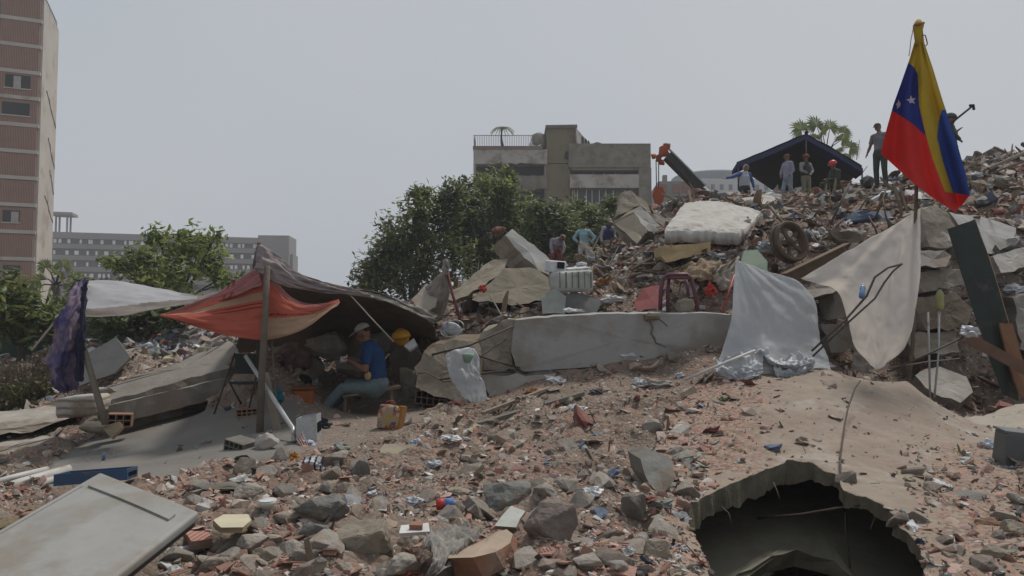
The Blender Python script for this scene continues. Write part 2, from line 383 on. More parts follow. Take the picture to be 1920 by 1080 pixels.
# ------------------------------------------------------------------ the ground as one sheet to the horizon
dirtm = bpy.data.materials.new('dusty_rubble_ground'); dirtm.use_nodes = True
def _dirt():
    nt = dirtm.node_tree; L = nt.links; b = nt.nodes['Principled BSDF']; b.inputs['Roughness'].default_value = .95; b.inputs['Specular IOR Level'].default_value = .15
    tc = _n(nt, 'ShaderNodeTexCoord')
    def nz(s, d=8, r=.6):
        n = _n(nt, 'ShaderNodeTexNoise'); n.inputs['Scale'].default_value = s; n.inputs['Detail'].default_value = d; n.inputs['Roughness'].default_value = r; L.new(tc.outputs['Object'], n.inputs['Vector']); return n.outputs[0]
    def mr(f, a, c):
        r = _n(nt, 'ShaderNodeMapRange'); r.inputs[1].default_value = a; r.inputs[2].default_value = c; L.new(f, r.inputs[0]); return r.outputs[0]
    def mx(a, c, f, mode='MIX'):
        x = _n(nt, 'ShaderNodeMix', data_type='RGBA', blend_type=mode)
        for s, v in ((6, a), (7, c), (0, f)):
            if hasattr(v, 'links'): L.new(v, x.inputs[s])
            else: x.inputs[s].default_value = (*v, 1) if isinstance(v, tuple) else v
        return x.outputs[2]
    c = mx((.165, .125, .098), (.215, .175, .14), mr(nz(.7), .35, .65))
    c = mx(c, (.20, .13, .10), mr(nz(.45), .52, .68))
    c = mx(c, (.23, .20, .17), mr(nz(1.1), .56, .7))
    v = _n(nt, 'ShaderNodeTexVoronoi'); v.inputs['Scale'].default_value = 26; L.new(tc.outputs['Object'], v.inputs['Vector'])
    rp = _n(nt, 'ShaderNodeValToRGB'); rp.color_ramp.interpolation = 'CONSTANT'
    els = [(0, (.16, .12, .095)), (.3, (.24, .19, .15)), (.5, (.32, .18, .14)), (.74, (.28, .245, .21)), (.9, (.11, .088, .072)), (.965, (.55, .52, .48))]
    while len(rp.color_ramp.elements) < len(els): rp.color_ramp.elements.new(.5)
    for e, (p, q) in zip(rp.color_ramp.elements, els): e.position = p; e.color = (*q, 1)
    sx = _n(nt, 'ShaderNodeSeparateColor'); L.new(v.outputs['Color'], sx.inputs[0]); L.new(sx.outputs[0], rp.inputs[0])
    at = _n(nt, 'ShaderNodeAttribute', attribute_name='smoothness')
    f = _n(nt, 'ShaderNodeMath', operation='MULTIPLY'); L.new(mr(nz(2.2), .4, .6), f.inputs[0])
    iv = _n(nt, 'ShaderNodeMath', operation='SUBTRACT'); iv.inputs[0].default_value = .85; L.new(at.outputs['Fac'], iv.inputs[1]); L.new(iv.outputs[0], f.inputs[1])
    c2 = mx(c, rp.outputs[0], f.outputs[0])
    slab = mx((.15, .145, .135), (.19, .182, .17), mr(nz(1.3), .35, .65)); slab = mx(slab, (.21, .175, .135), mr(nz(2.3), .52, .7))
    c3 = mx(c2, slab, at.outputs['Fac'])
    L.new(c3, b.inputs['Base Color'])
    bp = _n(nt, 'ShaderNodeBump'); bp.inputs['Distance'].default_value = .04
    mu = _n(nt, 'ShaderNodeMath', operation='MULTIPLY_ADD'); L.new(v.outputs['Distance'], mu.inputs[0]); mu.inputs[1].default_value = -.6; L.new(nz(9, 9, .7), mu.inputs[2])
    L.new(mu.outputs[0], bp.inputs['Height'])
    s2 = _n(nt, 'ShaderNodeMapRange'); s2.inputs[3].default_value = .8; s2.inputs[4].default_value = .12; L.new(at.outputs['Fac'], s2.inputs[0]); L.new(s2.outputs[0], bp.inputs['Strength'])
    L.new(bp.outputs[0], b.inputs['Normal'])
_dirt()
us = np.linspace(-1.5, 1.6, 620)
ls = np.concatenate([np.linspace(math.log(1.2), math.log(3), 14)[:-1], np.linspace(math.log(3), math.log(15), 270)[:-1], np.linspace(math.log(15), math.log(45), 70)[:-1], np.linspace(math.log(45), math.log(1500), 40)])
def build_ground():
    nu, nl = len(us), len(ls)
    D = np.exp(ls)[:, None] * np.ones((1, nu)); X = us[None, :] * D
    Z = hbase(X.ravel(), D.ravel()); X = X.ravel(); Y = D.ravel(); V = np.empty((nu * nl, 3)); S = np.zeros(nu * nl)
    for i in range(nu * nl):
        x, y, z = float(X[i]), float(Y[i]), float(Z[i]); zz = hn(x, y, z) if y < 60 else z
        if y < 11 and x > 0 and zz < 3:
            p = pit(x, y)
            if p: zz -= 2.6 * p * min(1, (10.6 - y) / 1.2 + .35)
        V[i] = (x, y, zz)
        if 6 < y < 12.5:
            px, py = proj((x, y, z))
            if inpoly(px, py, FLOOR) and px < 560: S[i] = .95
            elif inpoly(px, py, FLOOR): S[i] = .25
    me = bpy.data.meshes.new('ground'); me.vertices.add(nu * nl); me.vertices.foreach_set('co', V.ravel())
    a = (np.arange(nl - 1)[:, None] * nu + np.arange(nu - 1)[None]).ravel(); q = np.stack([a, a + 1, a + nu + 1, a + nu], 1)
    me.loops.add(q.size); me.loops.foreach_set('vertex_index', q.ravel().astype(np.int32)); me.polygons.add(len(q))
    me.polygons.foreach_set('loop_start', np.arange(0, q.size, 4, dtype=np.int32)); me.update(calc_edges=True)
    at = me.attributes.new('smoothness', 'FLOAT', 'POINT'); at.data.foreach_set('value', S.astype(np.float32))
    me.polygons.foreach_set('use_smooth', np.ones(len(q), bool)); me.materials.append(dirtm)
    return tag(link(bpy.data.objects.new('ground', me)), 'dusty earth and pulverised rubble rising into a great mound', kind='structure')
build_ground()

# ------------------------------------------------------------------ the bare cracked concrete shell with its arched hole, lower right
shellm = M('shell_concrete', (.265, .215, .17), (.215, .168, .13), scale=1.9, stain=(.31, .27, .225), sscale=1.1, bump=.5, bscale=11)
def _shelldirt():
    nt = shellm.node_tree; L = nt.links; b = nt.nodes['Principled BSDF']; src = b.inputs['Base Color'].links[0].from_socket
    tc = _n(nt, 'ShaderNodeTexCoord'); v = _n(nt, 'ShaderNodeTexVoronoi'); v.inputs['Scale'].default_value = 30; L.new(tc.outputs['Object'], v.inputs['Vector']); sx = _n(nt, 'ShaderNodeSeparateColor'); L.new(v.outputs['Color'], sx.inputs[0])
    rp = _n(nt, 'ShaderNodeValToRGB'); rp.color_ramp.interpolation = 'CONSTANT'; els = [(0, (.17, .115, .085)), (.3, (.23, .16, .12)), (.55, (.30, .165, .12)), (.75, (.26, .22, .18)), (.93, (.11, .08, .065))]
    while len(rp.color_ramp.elements) < len(els): rp.color_ramp.elements.new(.5)
    for e, (p, q) in zip(rp.color_ramp.elements, els): e.position = p; e.color = (*q, 1)
    L.new(sx.outputs[0], rp.inputs[0]); at = _n(nt, 'ShaderNodeAttribute', attribute_name='dirt'); x = _n(nt, 'ShaderNodeMix', data_type='RGBA')
    n = _n(nt, 'ShaderNodeTexNoise'); n.inputs['Scale'].default_value = 5; n.inputs['Detail'].default_value = 8; n.inputs['Roughness'].default_value = .75; L.new(tc.outputs['Object'], n.inputs['Vector'])
    ad = _n(nt, 'ShaderNodeMath', operation='ADD'); L.new(at.outputs['Fac'], ad.inputs[0]); L.new(n.outputs[0], ad.inputs[1]); mr = _n(nt, 'ShaderNodeMapRange'); mr.inputs[1].default_value = .62; mr.inputs[2].default_value = .9; L.new(ad.outputs[0], mr.inputs[0])
    L.new(mr.outputs[0], x.inputs[0]); L.new(src, x.inputs[6]); L.new(rp.outputs[0], x.inputs[7]); L.new(x.outputs[2], b.inputs['Base Color'])
_shelldirt()
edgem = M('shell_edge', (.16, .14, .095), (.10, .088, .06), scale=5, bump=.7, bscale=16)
def build_shell():
    uu = np.linspace(.155, .75, 260); ll = np.linspace(math.log(3.3), math.log(10.9), 300); nu = len(uu)
    D = np.exp(ll)[:, None] * np.ones((1, nu)); X = (uu[None] * D).ravel(); Y = D.ravel(); Z = hbase(X, Y)
    inside = np.zeros(len(X), bool); V = []
    Hj = []
    for a, b in zip(HOLEXY, HOLEXY[1:] + HOLEXY[:1]):
        k = max(1, int(math.dist(a, b) / .07))
        for i in range(k): Hj.append((a[0] + (b[0] - a[0]) * i / k + rnd.uniform(-.014, .014), a[1] + (b[1] - a[1]) * i / k + rnd.uniform(-.02, .02)))
    Sj = []
    for a, b in zip(SHELLXY, SHELLXY[1:] + SHELLXY[:1]):
        k = max(1, int(math.dist(a, b) / .1))
        for i in range(k): Sj.append((a[0] + (b[0] - a[0]) * i / k + rnd.uniform(-.025, .025), a[1] + (b[1] - a[1]) * i / k + rnd.uniform(-.05, .05)))
    hb = (min(p[0] for p in Hj), max(p[0] for p in Hj), min(p[1] for p in Hj), max(p[1] for p in Hj))
    def near(x, y, P, lim):
        best = None
        j = len(P) - 1
        for i in range(len(P)):
            a, b = P[j], P[i]; j = i
            if min(abs(a[0] - x), abs(b[0] - x)) > .2 or min(abs(a[1] - y), abs(b[1] - y)) > .2: continue
            dx, dy = b[0] - a[0], b[1] - a[1]; L = dx * dx + dy * dy + 1e-12; t = max(0, min(1, ((x - a[0]) * dx + (y - a[1]) * dy) / L))
            q = (a[0] + t * dx, a[1] + t * dy); e = math.dist(q, (x, y))
            if e < lim and (best is None or e < best[0]): best = (e, q)
        return best
    for i in range(len(X)):
        x, y = float(X[i]), float(Y[i]); 
        ins = inpoly(x, y, Sj) and not (hb[0] < x < hb[1] and hb[2] < y < hb[3] and inpoly(x, y, Hj))
        cell = y * .0025
        nb = near(x, y, Hj, cell * 1.1) if hb[0] - .1 < x < hb[1] + .1 and hb[2] - .1 < y < hb[3] + .1 else None
        if nb is None: nb = near(x, y, Sj, cell * 1.1)
        if nb: x, y = nb[1]; ins = True
        z = float(Z[i]) + mn.fractal(Vector((x * 1.3, y * 1.3, 0)), .8, 2.1, 5) * .16 * .06 + mn.fractal(Vector((x * 4, y * 4, 5)), .8, 2, 4) * .016 + .03
        inside[i] = ins; V.append((x, y, z))
    bm = bmesh.new(); vm = {}
    for j in range(len(ll) - 1):
        for i in range(nu - 1):
            q = [j * nu + i, j * nu + i + 1, (j + 1) * nu + i + 1, (j + 1) * nu + i]
            if all(inside[k] for k in q):
                for k in q:
                    if k not in vm: vm[k] = bm.verts.new(V[k])
                bm.faces.new([vm[k] for k in q])
    bmesh.ops.remove_doubles(bm, verts=bm.verts, dist=.002)
    top = list(bm.faces); 
    r = bmesh.ops.extrude_face_region(bm, geom=top)
    nv = [e for e in r['geom'] if isinstance(e, bmesh.types.BMVert)]
    nf = set(e for e in r['geom'] if isinstance(e, bmesh.types.BMFace))
    for v in nv:
        v.co.z -= .21 - .10 * max(0, min(1, (v.co.x / max(v.co.y, 1) - .37) / .08)) + mn.noise(v.co * 3) * .06
        v.co += Vector((mn.noise(v.co * 6), mn.noise(v.co * 6 + Vector((5, 5, 5))), mn.noise(v.co * 9) * .6)) * .035 + Vector((mn.noise(v.co * 21), mn.noise(v.co * 21 + Vector((3, 1, 5))), mn.noise(v.co * 17))) * .014
    for f in bm.faces: f.smooth = True
    bmesh.ops.recalc_face_normals(bm, faces=bm.faces)
    if sum(f.normal.z for f in top if f.is_valid) < 0: bmesh.ops.reverse_faces(bm, faces=bm.faces)
    bm.normal_update()
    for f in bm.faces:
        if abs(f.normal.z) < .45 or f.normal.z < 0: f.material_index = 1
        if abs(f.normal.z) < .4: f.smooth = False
    me = bpy.data.meshes.new('broken_shell'); bm.to_mesh(me); bm.free()
    dv = []
    for v in me.vertices:
        px, py = proj(v.co); k = max(0, min(1, (1500 - px) / 160)) * .6
        if py > 885 and px > 1270: k *= .3
        k = max(k, .35 * max(0, min(1, (px - 1700) / 80)) * (py > 830), .12 if 760 < py < 880 else .03); dv.append(k)
    at = me.attributes.new('dirt', 'FLOAT', 'POINT'); at.data.foreach_set('value', np.array(dv, dtype=np.float32)); me.materials.append(shellm); me.materials.append(edgem)
    o = link(bpy.data.objects.new('concrete_shell', me))
    tag(o, 'broad bare tan concrete shell with ragged arched hole at lower right', 'concrete slab')
    return o
shello = build_shell()
def hingez(px, py, d): return W(px, py, d)
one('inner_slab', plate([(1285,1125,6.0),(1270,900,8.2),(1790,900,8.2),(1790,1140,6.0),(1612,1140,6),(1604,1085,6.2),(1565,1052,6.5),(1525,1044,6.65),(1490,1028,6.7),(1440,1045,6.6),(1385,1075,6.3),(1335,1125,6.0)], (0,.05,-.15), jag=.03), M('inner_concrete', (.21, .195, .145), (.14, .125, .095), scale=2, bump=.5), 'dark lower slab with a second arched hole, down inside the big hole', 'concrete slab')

# ------------------------------------------------------------------ loose rubble
LAND = [('grey metal door panel', 190, 980, 200), ('blue crate', 200, 890, 70), ('clear plastic bottle', 350, 1030, 60), ('cracked shell hole', 1500, 960, 260), ('white painted beam', 1150, 640, 200),
        ('grey hollow block', 450, 840, 60), ('patterned bag', 730, 800, 60), ('bare tan shell', 1600, 760, 160), ('purple stool', 1272, 550, 50), ('washing machine', 1070, 525, 50),
        ('old mattress', 1330, 415, 90), ('rusty pulley wheel', 1487, 450, 50), ('clear plastic sheet', 1450, 600, 80), ('cream torn sheet', 1640, 560, 80), ('dark green board', 1845, 560, 70), ('blue tent', 1500, 320, 110),
        ('long curved grey slab', 300, 700, 120), ('big pinkish boulder', 1030, 980, 60), ('peach plaster block', 890, 1030, 60), ('flat round stone', 690, 1020, 60), ('tilted grey boulder', 600, 955, 50),
        ('flagpole foot', 1725, 680, 60), ('cracked tan block', 850, 690, 60), ('striped fabric bundle', 585, 870, 40), ('dark grey case', 1900, 840, 60), ('fallen wall slab', 970, 480, 70), ('seated man', 670, 720, 90),
        ('red plastic panel', 1215, 560, 40), ('pale green weed', 1355, 755, 40), ('stepped grey block', 1235, 890, 50), ('purple-blue cloth', 120, 650, 60), ('white pipes', 60, 900, 60)]
def where(px, py):
    best = min(LAND, key=lambda l: math.hypot(px - l[1], (py - l[2]) * 1.2) / (l[3] + 40)); n, x, y, r = best
    dx, dy = px - x, (py - y)
    if math.hypot(dx, dy) < r * .45: s = 'against'
    elif abs(dx) > abs(dy) * 1.3: s = 'left of' if dx < 0 else 'right of'
    else: s = 'behind' if dy < 0 else 'in front of'
    return s + ' the ' + n, n
tintsets = {
 'brick': [(.37,.20,.155), (.42,.255,.205), (.32,.165,.125), (.40,.28,.235), (.28,.175,.135), (.36,.285,.24), (.29,.215,.17), (.45,.30,.25)],
 'grey': [(.32,.285,.25), (.24,.21,.185), (.40,.37,.33), (.30,.245,.20), (.20,.165,.14), (.34,.28,.225), (.28,.215,.17), (.36,.29,.25)],
 'white': [(.55,.54,.52), (.66,.65,.64), (.45,.43,.40), (.50,.46,.38)],
 'wood': [(.18,.13,.085), (.12,.09,.065), (.26,.21,.15), (.09,.075,.06)],
 'rag': [(.45,.45,.46), (.3,.3,.31), (.06,.06,.065), (.14,.12,.11), (.30,.24,.2), (.10,.13,.19), (.2,.085,.07), (.5,.5,.5), (.22,.18,.15), (.42,.40,.38), (.20,.22,.19), (.33,.28,.2), (.4,.4,.38), (.25,.2,.15), (.16,.15,.14)],
}
def crumple(seed, n=2, amp=.45, flat=.45):
    r = random.Random(seed); bm = bmesh.new(); bmesh.ops.create_icosphere(bm, subdivisions=n, radius=1)
    for v in bm.verts:
        q = v.co * 1.9 + Vector((seed * 2.3, 0, seed)); v.co *= 1 + mn.fractal(q, .5, 2.2, 3) * amp * 1.6; v.co.z *= flat
    bmesh.ops.triangulate(bm, faces=bm.faces); bm.verts.index_update()
    vs = np.array([v.co[:] for v in bm.verts]); fs = np.array([[v.index for v in f.verts] for f in bm.faces]); bm.free(); return vs, fs
def curl(seed):
    """a bent strip of sheet, wire or bark"""
    r = random.Random(seed); k = r.uniform(.4, 2.2); vs, fs = [], []
    for i in range(7):
        t = i / 6 * k - k / 2; x, z = math.sin(t) / k * 2, (1 - math.cos(t)) / k * 2; ww = r.uniform(.2, .4)
        for y, zz in ((-ww, 0), (ww, r.uniform(-.1, .1)), (ww, -.06), (-ww, -.06)): vs.append((x, y, z + zz))
    for i in range(6):
        for a in range(4):
            b = (a + 1) % 4; p, q = i * 4 + a, i * 4 + b; fs += [(p, q, q + 4), (p, q + 4, p + 4)]
    return np.array(vs), np.array(fs)
def boxv(sx, sy, sz, seed):
    r = random.Random(seed); return hull(14, sx, sy, sz, r, .62)
VAR = {'brick': [hull(13, 1, r_, t_, random.Random(i), .7) for i, (r_, t_) in enumerate([(.7,.16),(.5,.2),(.8,.12),(.6,.35),(.45,.14),(.9,.2),(.5,.5),(.3,.12)])],
       'grey': [hull(14, 1, r_, t_, random.Random(40 + i), 0) for i, (r_, t_) in enumerate([(.8,.6),(.7,.3),(.9,.22),(.6,.5),(.85,.18),(.5,.3)])],
       'white': [hull(11, 1, r_, t_, random.Random(70 + i), .7) for i, (r_, t_) in enumerate([(.7,.15),(.5,.3),(.3,.1),(.8,.4)])],
       'wood': [boxv(1, .09, .05, 5), boxv(1, .05, .05, 6), boxv(1, .16, .04, 7)],
       'rag': [crumple(i, 2, .6, f) for i, f in enumerate([.4, .6, .3, .5])] + [curl(i) for i in range(4)]}
VAR['junk'] = VAR['rag'] + VAR['brick'] + VAR['wood']; tintsets['junk'] = [(.22,.165,.12), (.17,.12,.09), (.27,.16,.12), (.30,.26,.22), (.12,.095,.08), (.20,.19,.175), (.36,.34,.32), (.24,.13,.10), (.5,.48,.46), (.11,.12,.13), (.26,.21,.14), (.07,.06,.055)]
def density(px, py, d, kind):
    if d < 11 and inpoly(px, py, SHELLW): 
        if inpoly(px, py, HOLE): return 0
        e = .07
        if px < 1500 and py < 860: e = 1.0 - (px - 1280) / 240
        if px < 1330 and py > 840: e = .9
        if 760 < py < 880 and px > 1500: e = max(e, .14)
        if px > 1700 and py > 840: e = .55
        if py > 960 and px > 1240: e = .25 if 1740 < px < 1850 else .8
        if kind == 'brick': e *= 1.5
        return e
    if inpoly(px, py, FLOOR) and 6 < d < 12.5: return .025 if px < 540 else .12
    z = 1.0
    if d < 7.5 and kind in ('brick', 'white'): z = 1.5
    if 560 < px < 830 and 740 < py < 800 and d < 11: return .12
    if 850 < px < 1350 and 690 < py < 790 and d < 11: z = {'brick': 1.3, 'grey': .6}.get(kind, .6)
    if d > 11 and kind == 'rag': z = 2.0
    if d > 11 and kind == 'wood': z = 2.2
    if d < 8.2 and kind == 'grey': z = 1.5
    if d < 11 and kind == 'rag': z = .35
    if d < 11 and kind == 'wood': z = .5
    if px < 700 and d > 12.5 and d < 22: z *= {'rag': 2.5}.get(kind, .8)
    if px < 110 and d > 12: z *= .5
    return z
bigs = []
def scatter(kind, n, smin, smax, power, seed, dmin=3.2, dmax=30, big=None, pxr=(-160, 2080)):
    r = random.Random(seed); P = []; tries = 0
    l0, l1 = math.log(dmin), math.log(dmax)
    while len(P) < n and tries < n * 6:
        tries += 1
        d = math.exp(r.uniform(l0, l1)); px = r.uniform(*pxr); x = (px - 960) / F * d
        P.append((x, d))
    P = np.array(P); Z = hbase(P[:, 0], P[:, 1]); out = []
    for (x, y), z in zip(P, Z):
        px, py = proj((x, y, float(z)))
        if r.random() > density(px, py, y, kind) / 1.5: continue
        on = y < 11 and inpoly(x, y, SHELLXY)
        if on and inpoly(x, y, HOLEXY): continue
        zz = hn(x, y, float(z)) + (.03 if on else 0)
        if y < 12 and len(CLEAR) and any(inpoly(px, py, c) for c in CLEAR): continue
        s = (smin * (r.random() ** (-1 / power))); s = min(s, smax * (.5 if kind in ('rag', 'wood') and y < 8.5 else 1)) * (1 if y < 10.5 else min(2.4, y / 8.5))
        out.append((x, y, zz, s))
    return out
CLEAR = []
def stuff(kind, name, label, n, smin, smax, power, seed, nbig=0, dmax=30, sink=.15, dmin=3.2, pxr=(-160, 2080)):
    L = scatter(kind, n, smin, smax, power, seed, dmin=dmin, dmax=dmax, pxr=pxr)
    r = random.Random(seed + 5); L.sort(key=lambda q: -q[3] / q[1])
    big, rest = L[:nbig], L[nbig:]
    VV, FF, TT = [], [], []; off = 0
    for x, y, z, s in rest:
        vs, fs = r.choice(VAR[kind]); e = Euler((r.gauss(0, .45), r.gauss(0, .45), r.uniform(0, 6.28))).to_matrix()
        if kind in ('brick', 'wood', 'junk') and r.random() < .25: e = Euler((r.uniform(0, 3), r.uniform(0, 3), r.uniform(0, 6))).to_matrix()
        a = np.array(e); VV.append(vs * s * np.array([r.uniform(.8, 1.2), r.uniform(.7, 1.2), r.uniform(.7, 1.3)]) @ a.T + np.array([x, y, z + s * (.1 - sink * .5)])); FF.append(fs + off); off += len(vs)
        t = r.choice(tintsets[kind]); k = r.uniform(.75, 1.2); TT.append(np.tile([t[0] * k, t[1] * k, t[2] * k, 1], (len(vs), 1)))
    V = np.concatenate(VV); Fc = np.concatenate(FF); T = np.concatenate(TT)
    me = bpy.data.meshes.new(name); me.vertices.add(len(V)); me.vertices.foreach_set('co', V.ravel())
    me.loops.add(Fc.size); me.loops.foreach_set('vertex_index', Fc.ravel().astype(np.int32)); me.polygons.add(len(Fc))
    me.polygons.foreach_set('loop_start', np.arange(0, Fc.size, 3, dtype=np.int32)); me.update(calc_edges=True)
    at = me.color_attributes.new('tint', 'FLOAT_COLOR', 'POINT'); at.data.foreach_set('color', T.ravel().astype(np.float32))
    me.polygons.foreach_set('use_smooth', np.zeros(len(Fc), bool)); me.materials.append(scrapm)
    o = link(bpy.data.objects.new(name, me)); tag(o, label, kind='stuff'); return big
# ------------------------------------------------------------------ buildings
class Fr:
    """a building's own frame: a runs along the front, b goes back, z up"""
    def __init__(s, o, ang): s.o = Vector(o); s.ea = Vector((math.cos(ang), math.sin(ang), 0)); s.eb = Vector((-s.ea.y, s.ea.x, 0))
    def p(s, a, b, z): return s.o + s.ea * a + s.eb * b + Vector((0, 0, z))
    def box(s, mb, a0, a1, b0, b1, z0, z1, mi=0):
        vs = [s.p(a, b, z) for a in (a0, a1) for b in (b0, b1) for z in (z0, z1)]
        return mb.add(vs, [(0, 1, 3, 2), (4, 6, 7, 5), (0, 4, 5, 1), (2, 3, 7, 6), (0, 2, 6, 4), (1, 5, 7, 3)], mi)
def fpart(fr, root, name, mat, *boxes):
    m = MB()
    for b in boxes: fr.box(m, *b)
    return m.build(name, mat, root)
towerw = M('tower_plaster', (.42, .39, .35), (.35, .32, .285), scale=.25, stain=(.28, .24, .19), sscale=.3, bump=.15, bscale=3)
towerb = M('brick_screen', (.29, .165, .115), (.24, .135, .095), scale=1.2, wave=(2.2, (.10, .06, .045), .2, 'X'), bump=.3)
glassd = M('dark_opening', (.022, .025, .028), (.014, .016, .018), scale=.6, rough=.8, spec=.1, bump=0)
def tower():
    near = W(68, 480, 83); far = W(97.5, 480, 92); near.z = far.z = 0
    ang = math.atan2(far.y - near.y, far.x - near.x) - math.pi / 2
    fr = Fr(near, ang)       # a>0 would be to the right; the front runs towards -a
    root = empty('apartment_tower', near, 'tall white apartment tower with brick screen bays, cracked side wall, at left edge', 'building')
    top = W(110, 58, 92).z
    fpart(fr, root, 'wall', towerw, (-22, 0, 0, 9.8, -2, top), (-22, -4.2, -.55, -.003, -2, top + .6))
    ys = [(0, 40), (45, 88), (93, 137), (142, 185), (193, 235), (242, 284), (292, 333), (342, 383), (392, 433), (442, 483), (493, 535), (545, 585), (-52, -8)]
    for k, (y0, y1) in enumerate(ys):
        z1, z0 = W(60, y0, 83).z, W(60, y1, 83).z
        p = fpart(fr, root, 'brick_panel', towerb, (-3.95, -.28, -.42, -.01, z0, z1))
        fpart(fr, root, 'floor_band', towerw, (-4.19, -.1, -.5, -.012, z0 - .42, z0 - .02))
        if k in (3, 4, 8, 10):
            w_ = {3: (-3.4, -1.0), 4: (-3.6, -1.0), 8: (-3.2, -1.6), 10: (-3.0, -1.4)}[k]
            wn = fpart(fr, root, 'window', glassd, (w_[0], w_[1], -.46, -.424, z0 + .8, z1 - .35))
            fpart(fr, wn, 'sill', towerw, (w_[0] - .1, w_[1] + .1, -.56, -.462, z0 + .68, z0 + .797))
            if k in (3, 8): fpart(fr, wn, 'loose_shutter', M('faded_shutter', (.34, .33, .31), scale=2), (w_[0] + .8, w_[0] + 1.5, -.52, -.463, z0 + .82, z1 - .5))
    rr = random.Random(4)
    for (py, L) in ((232, 2.5), (310, 1.8), (362, 1.2), (415, 2.2)):
        m = MB(); z = W(100, py, 90).z; P = []
        for i in range(9): P.append(fr.p(.012, 9.5 - i * L / 3, z + i * .32 + rr.uniform(-.2, .2)))
        m.tube(P, [.05 + .05 * math.sin(i * 1.3) ** 2 for i in range(9)], 5); m.build('crack', concdark, root)
    m = MB()
    for i in range(12): m.tube([fr.p(-.2, i * .85, top), fr.p(-.2, i * .85, top + .9)], .04, 4)
    m.tube([fr.p(-.2, 0, top + .9), fr.p(-.2, 9.4, top + .9)], .05, 4); m.build('railing', steel, root)
    for z in (W(5, 412, 83).z, W(5, 470, 83).z, W(5, 512, 83).z): fpart(fr, root, 'window', glassd, (-7.4, -4.9, -.6, -.553, z - .9, z + .9))
tower()

farw = M('far_grey_concrete', (.20, .20, .20), (.16, .16, .16), scale=.06, bump=.05, bscale=2)
farpane = M('white_shutters', (.78, .79, .82), scale=.5, bump=0)
def hospital():
    a0 = W(86, 540, 190); a1 = W(486, 540, 204); a0.z = a1.z = 0
    ang = math.atan2(a1.y - a0.y, a1.x - a0.x); fr = Fr(a0, ang); L = (a1 - a0).length; top = W(100, 434, 190).z
    root = empty('long_block', a0, 'long low grey block with rows of small white windows, far behind the left trees', 'building')
    fpart(fr, root, 'wall', farw, (0, L, .8, 16, 0, top))
    for k in range(6):
        z = top - k * 2.95
        fpart(fr, root, 'balcony_band', farw, (0, L, 0, .79, z - (1.6 if k == 0 else 1.25), z - (0 if k == 0 else .05)))
        if k < 5:
            fpart(fr, root, 'window_strip', M('far_shade', (.05, .055, .06), bump=0), (0.2, L - .2, .7, .792, z - 2.98, z - 1.62 if k == 0 else z - 1.28))
    rr = random.Random(2)
    for k in range(4):
        z = top - k * 2.95; x = 1.2
        for i in range(24):
            fpart(fr, root, 'window', farpane, (x, x + rr.choice((.7, 1.0, .5)), .6, .695, z - 2.8, z - 1.75)); x += rr.choice((1.2, 2.2, 3.0)) * L / 55
            if x > L - 1.5: break
    b0 = W(482, 540, 203); b0.z = 0; fr2 = Fr(b0, ang * .3); t2 = W(500, 441, 203).z
    m = MB(); fr2.box(m, 0, 8.3, 0, 10, 0, t2); fr2.box(m, 8.3, 9, 2, 9, 0, t2 - 5); m.build('stair_block', farw, root)
    m = MB(); z0 = top; 
    for a in (1.0, 3.6): 
        for b in (2, 5): fr.box(m, a, a + .4, b, b + .4, z0, z0 + 4.6)
    fr.box(m, 0, 5.2, 1, 6.4, z0 + 4.6, z0 + 5.3); m.build('roof_canopy', farw, root)
hospital()

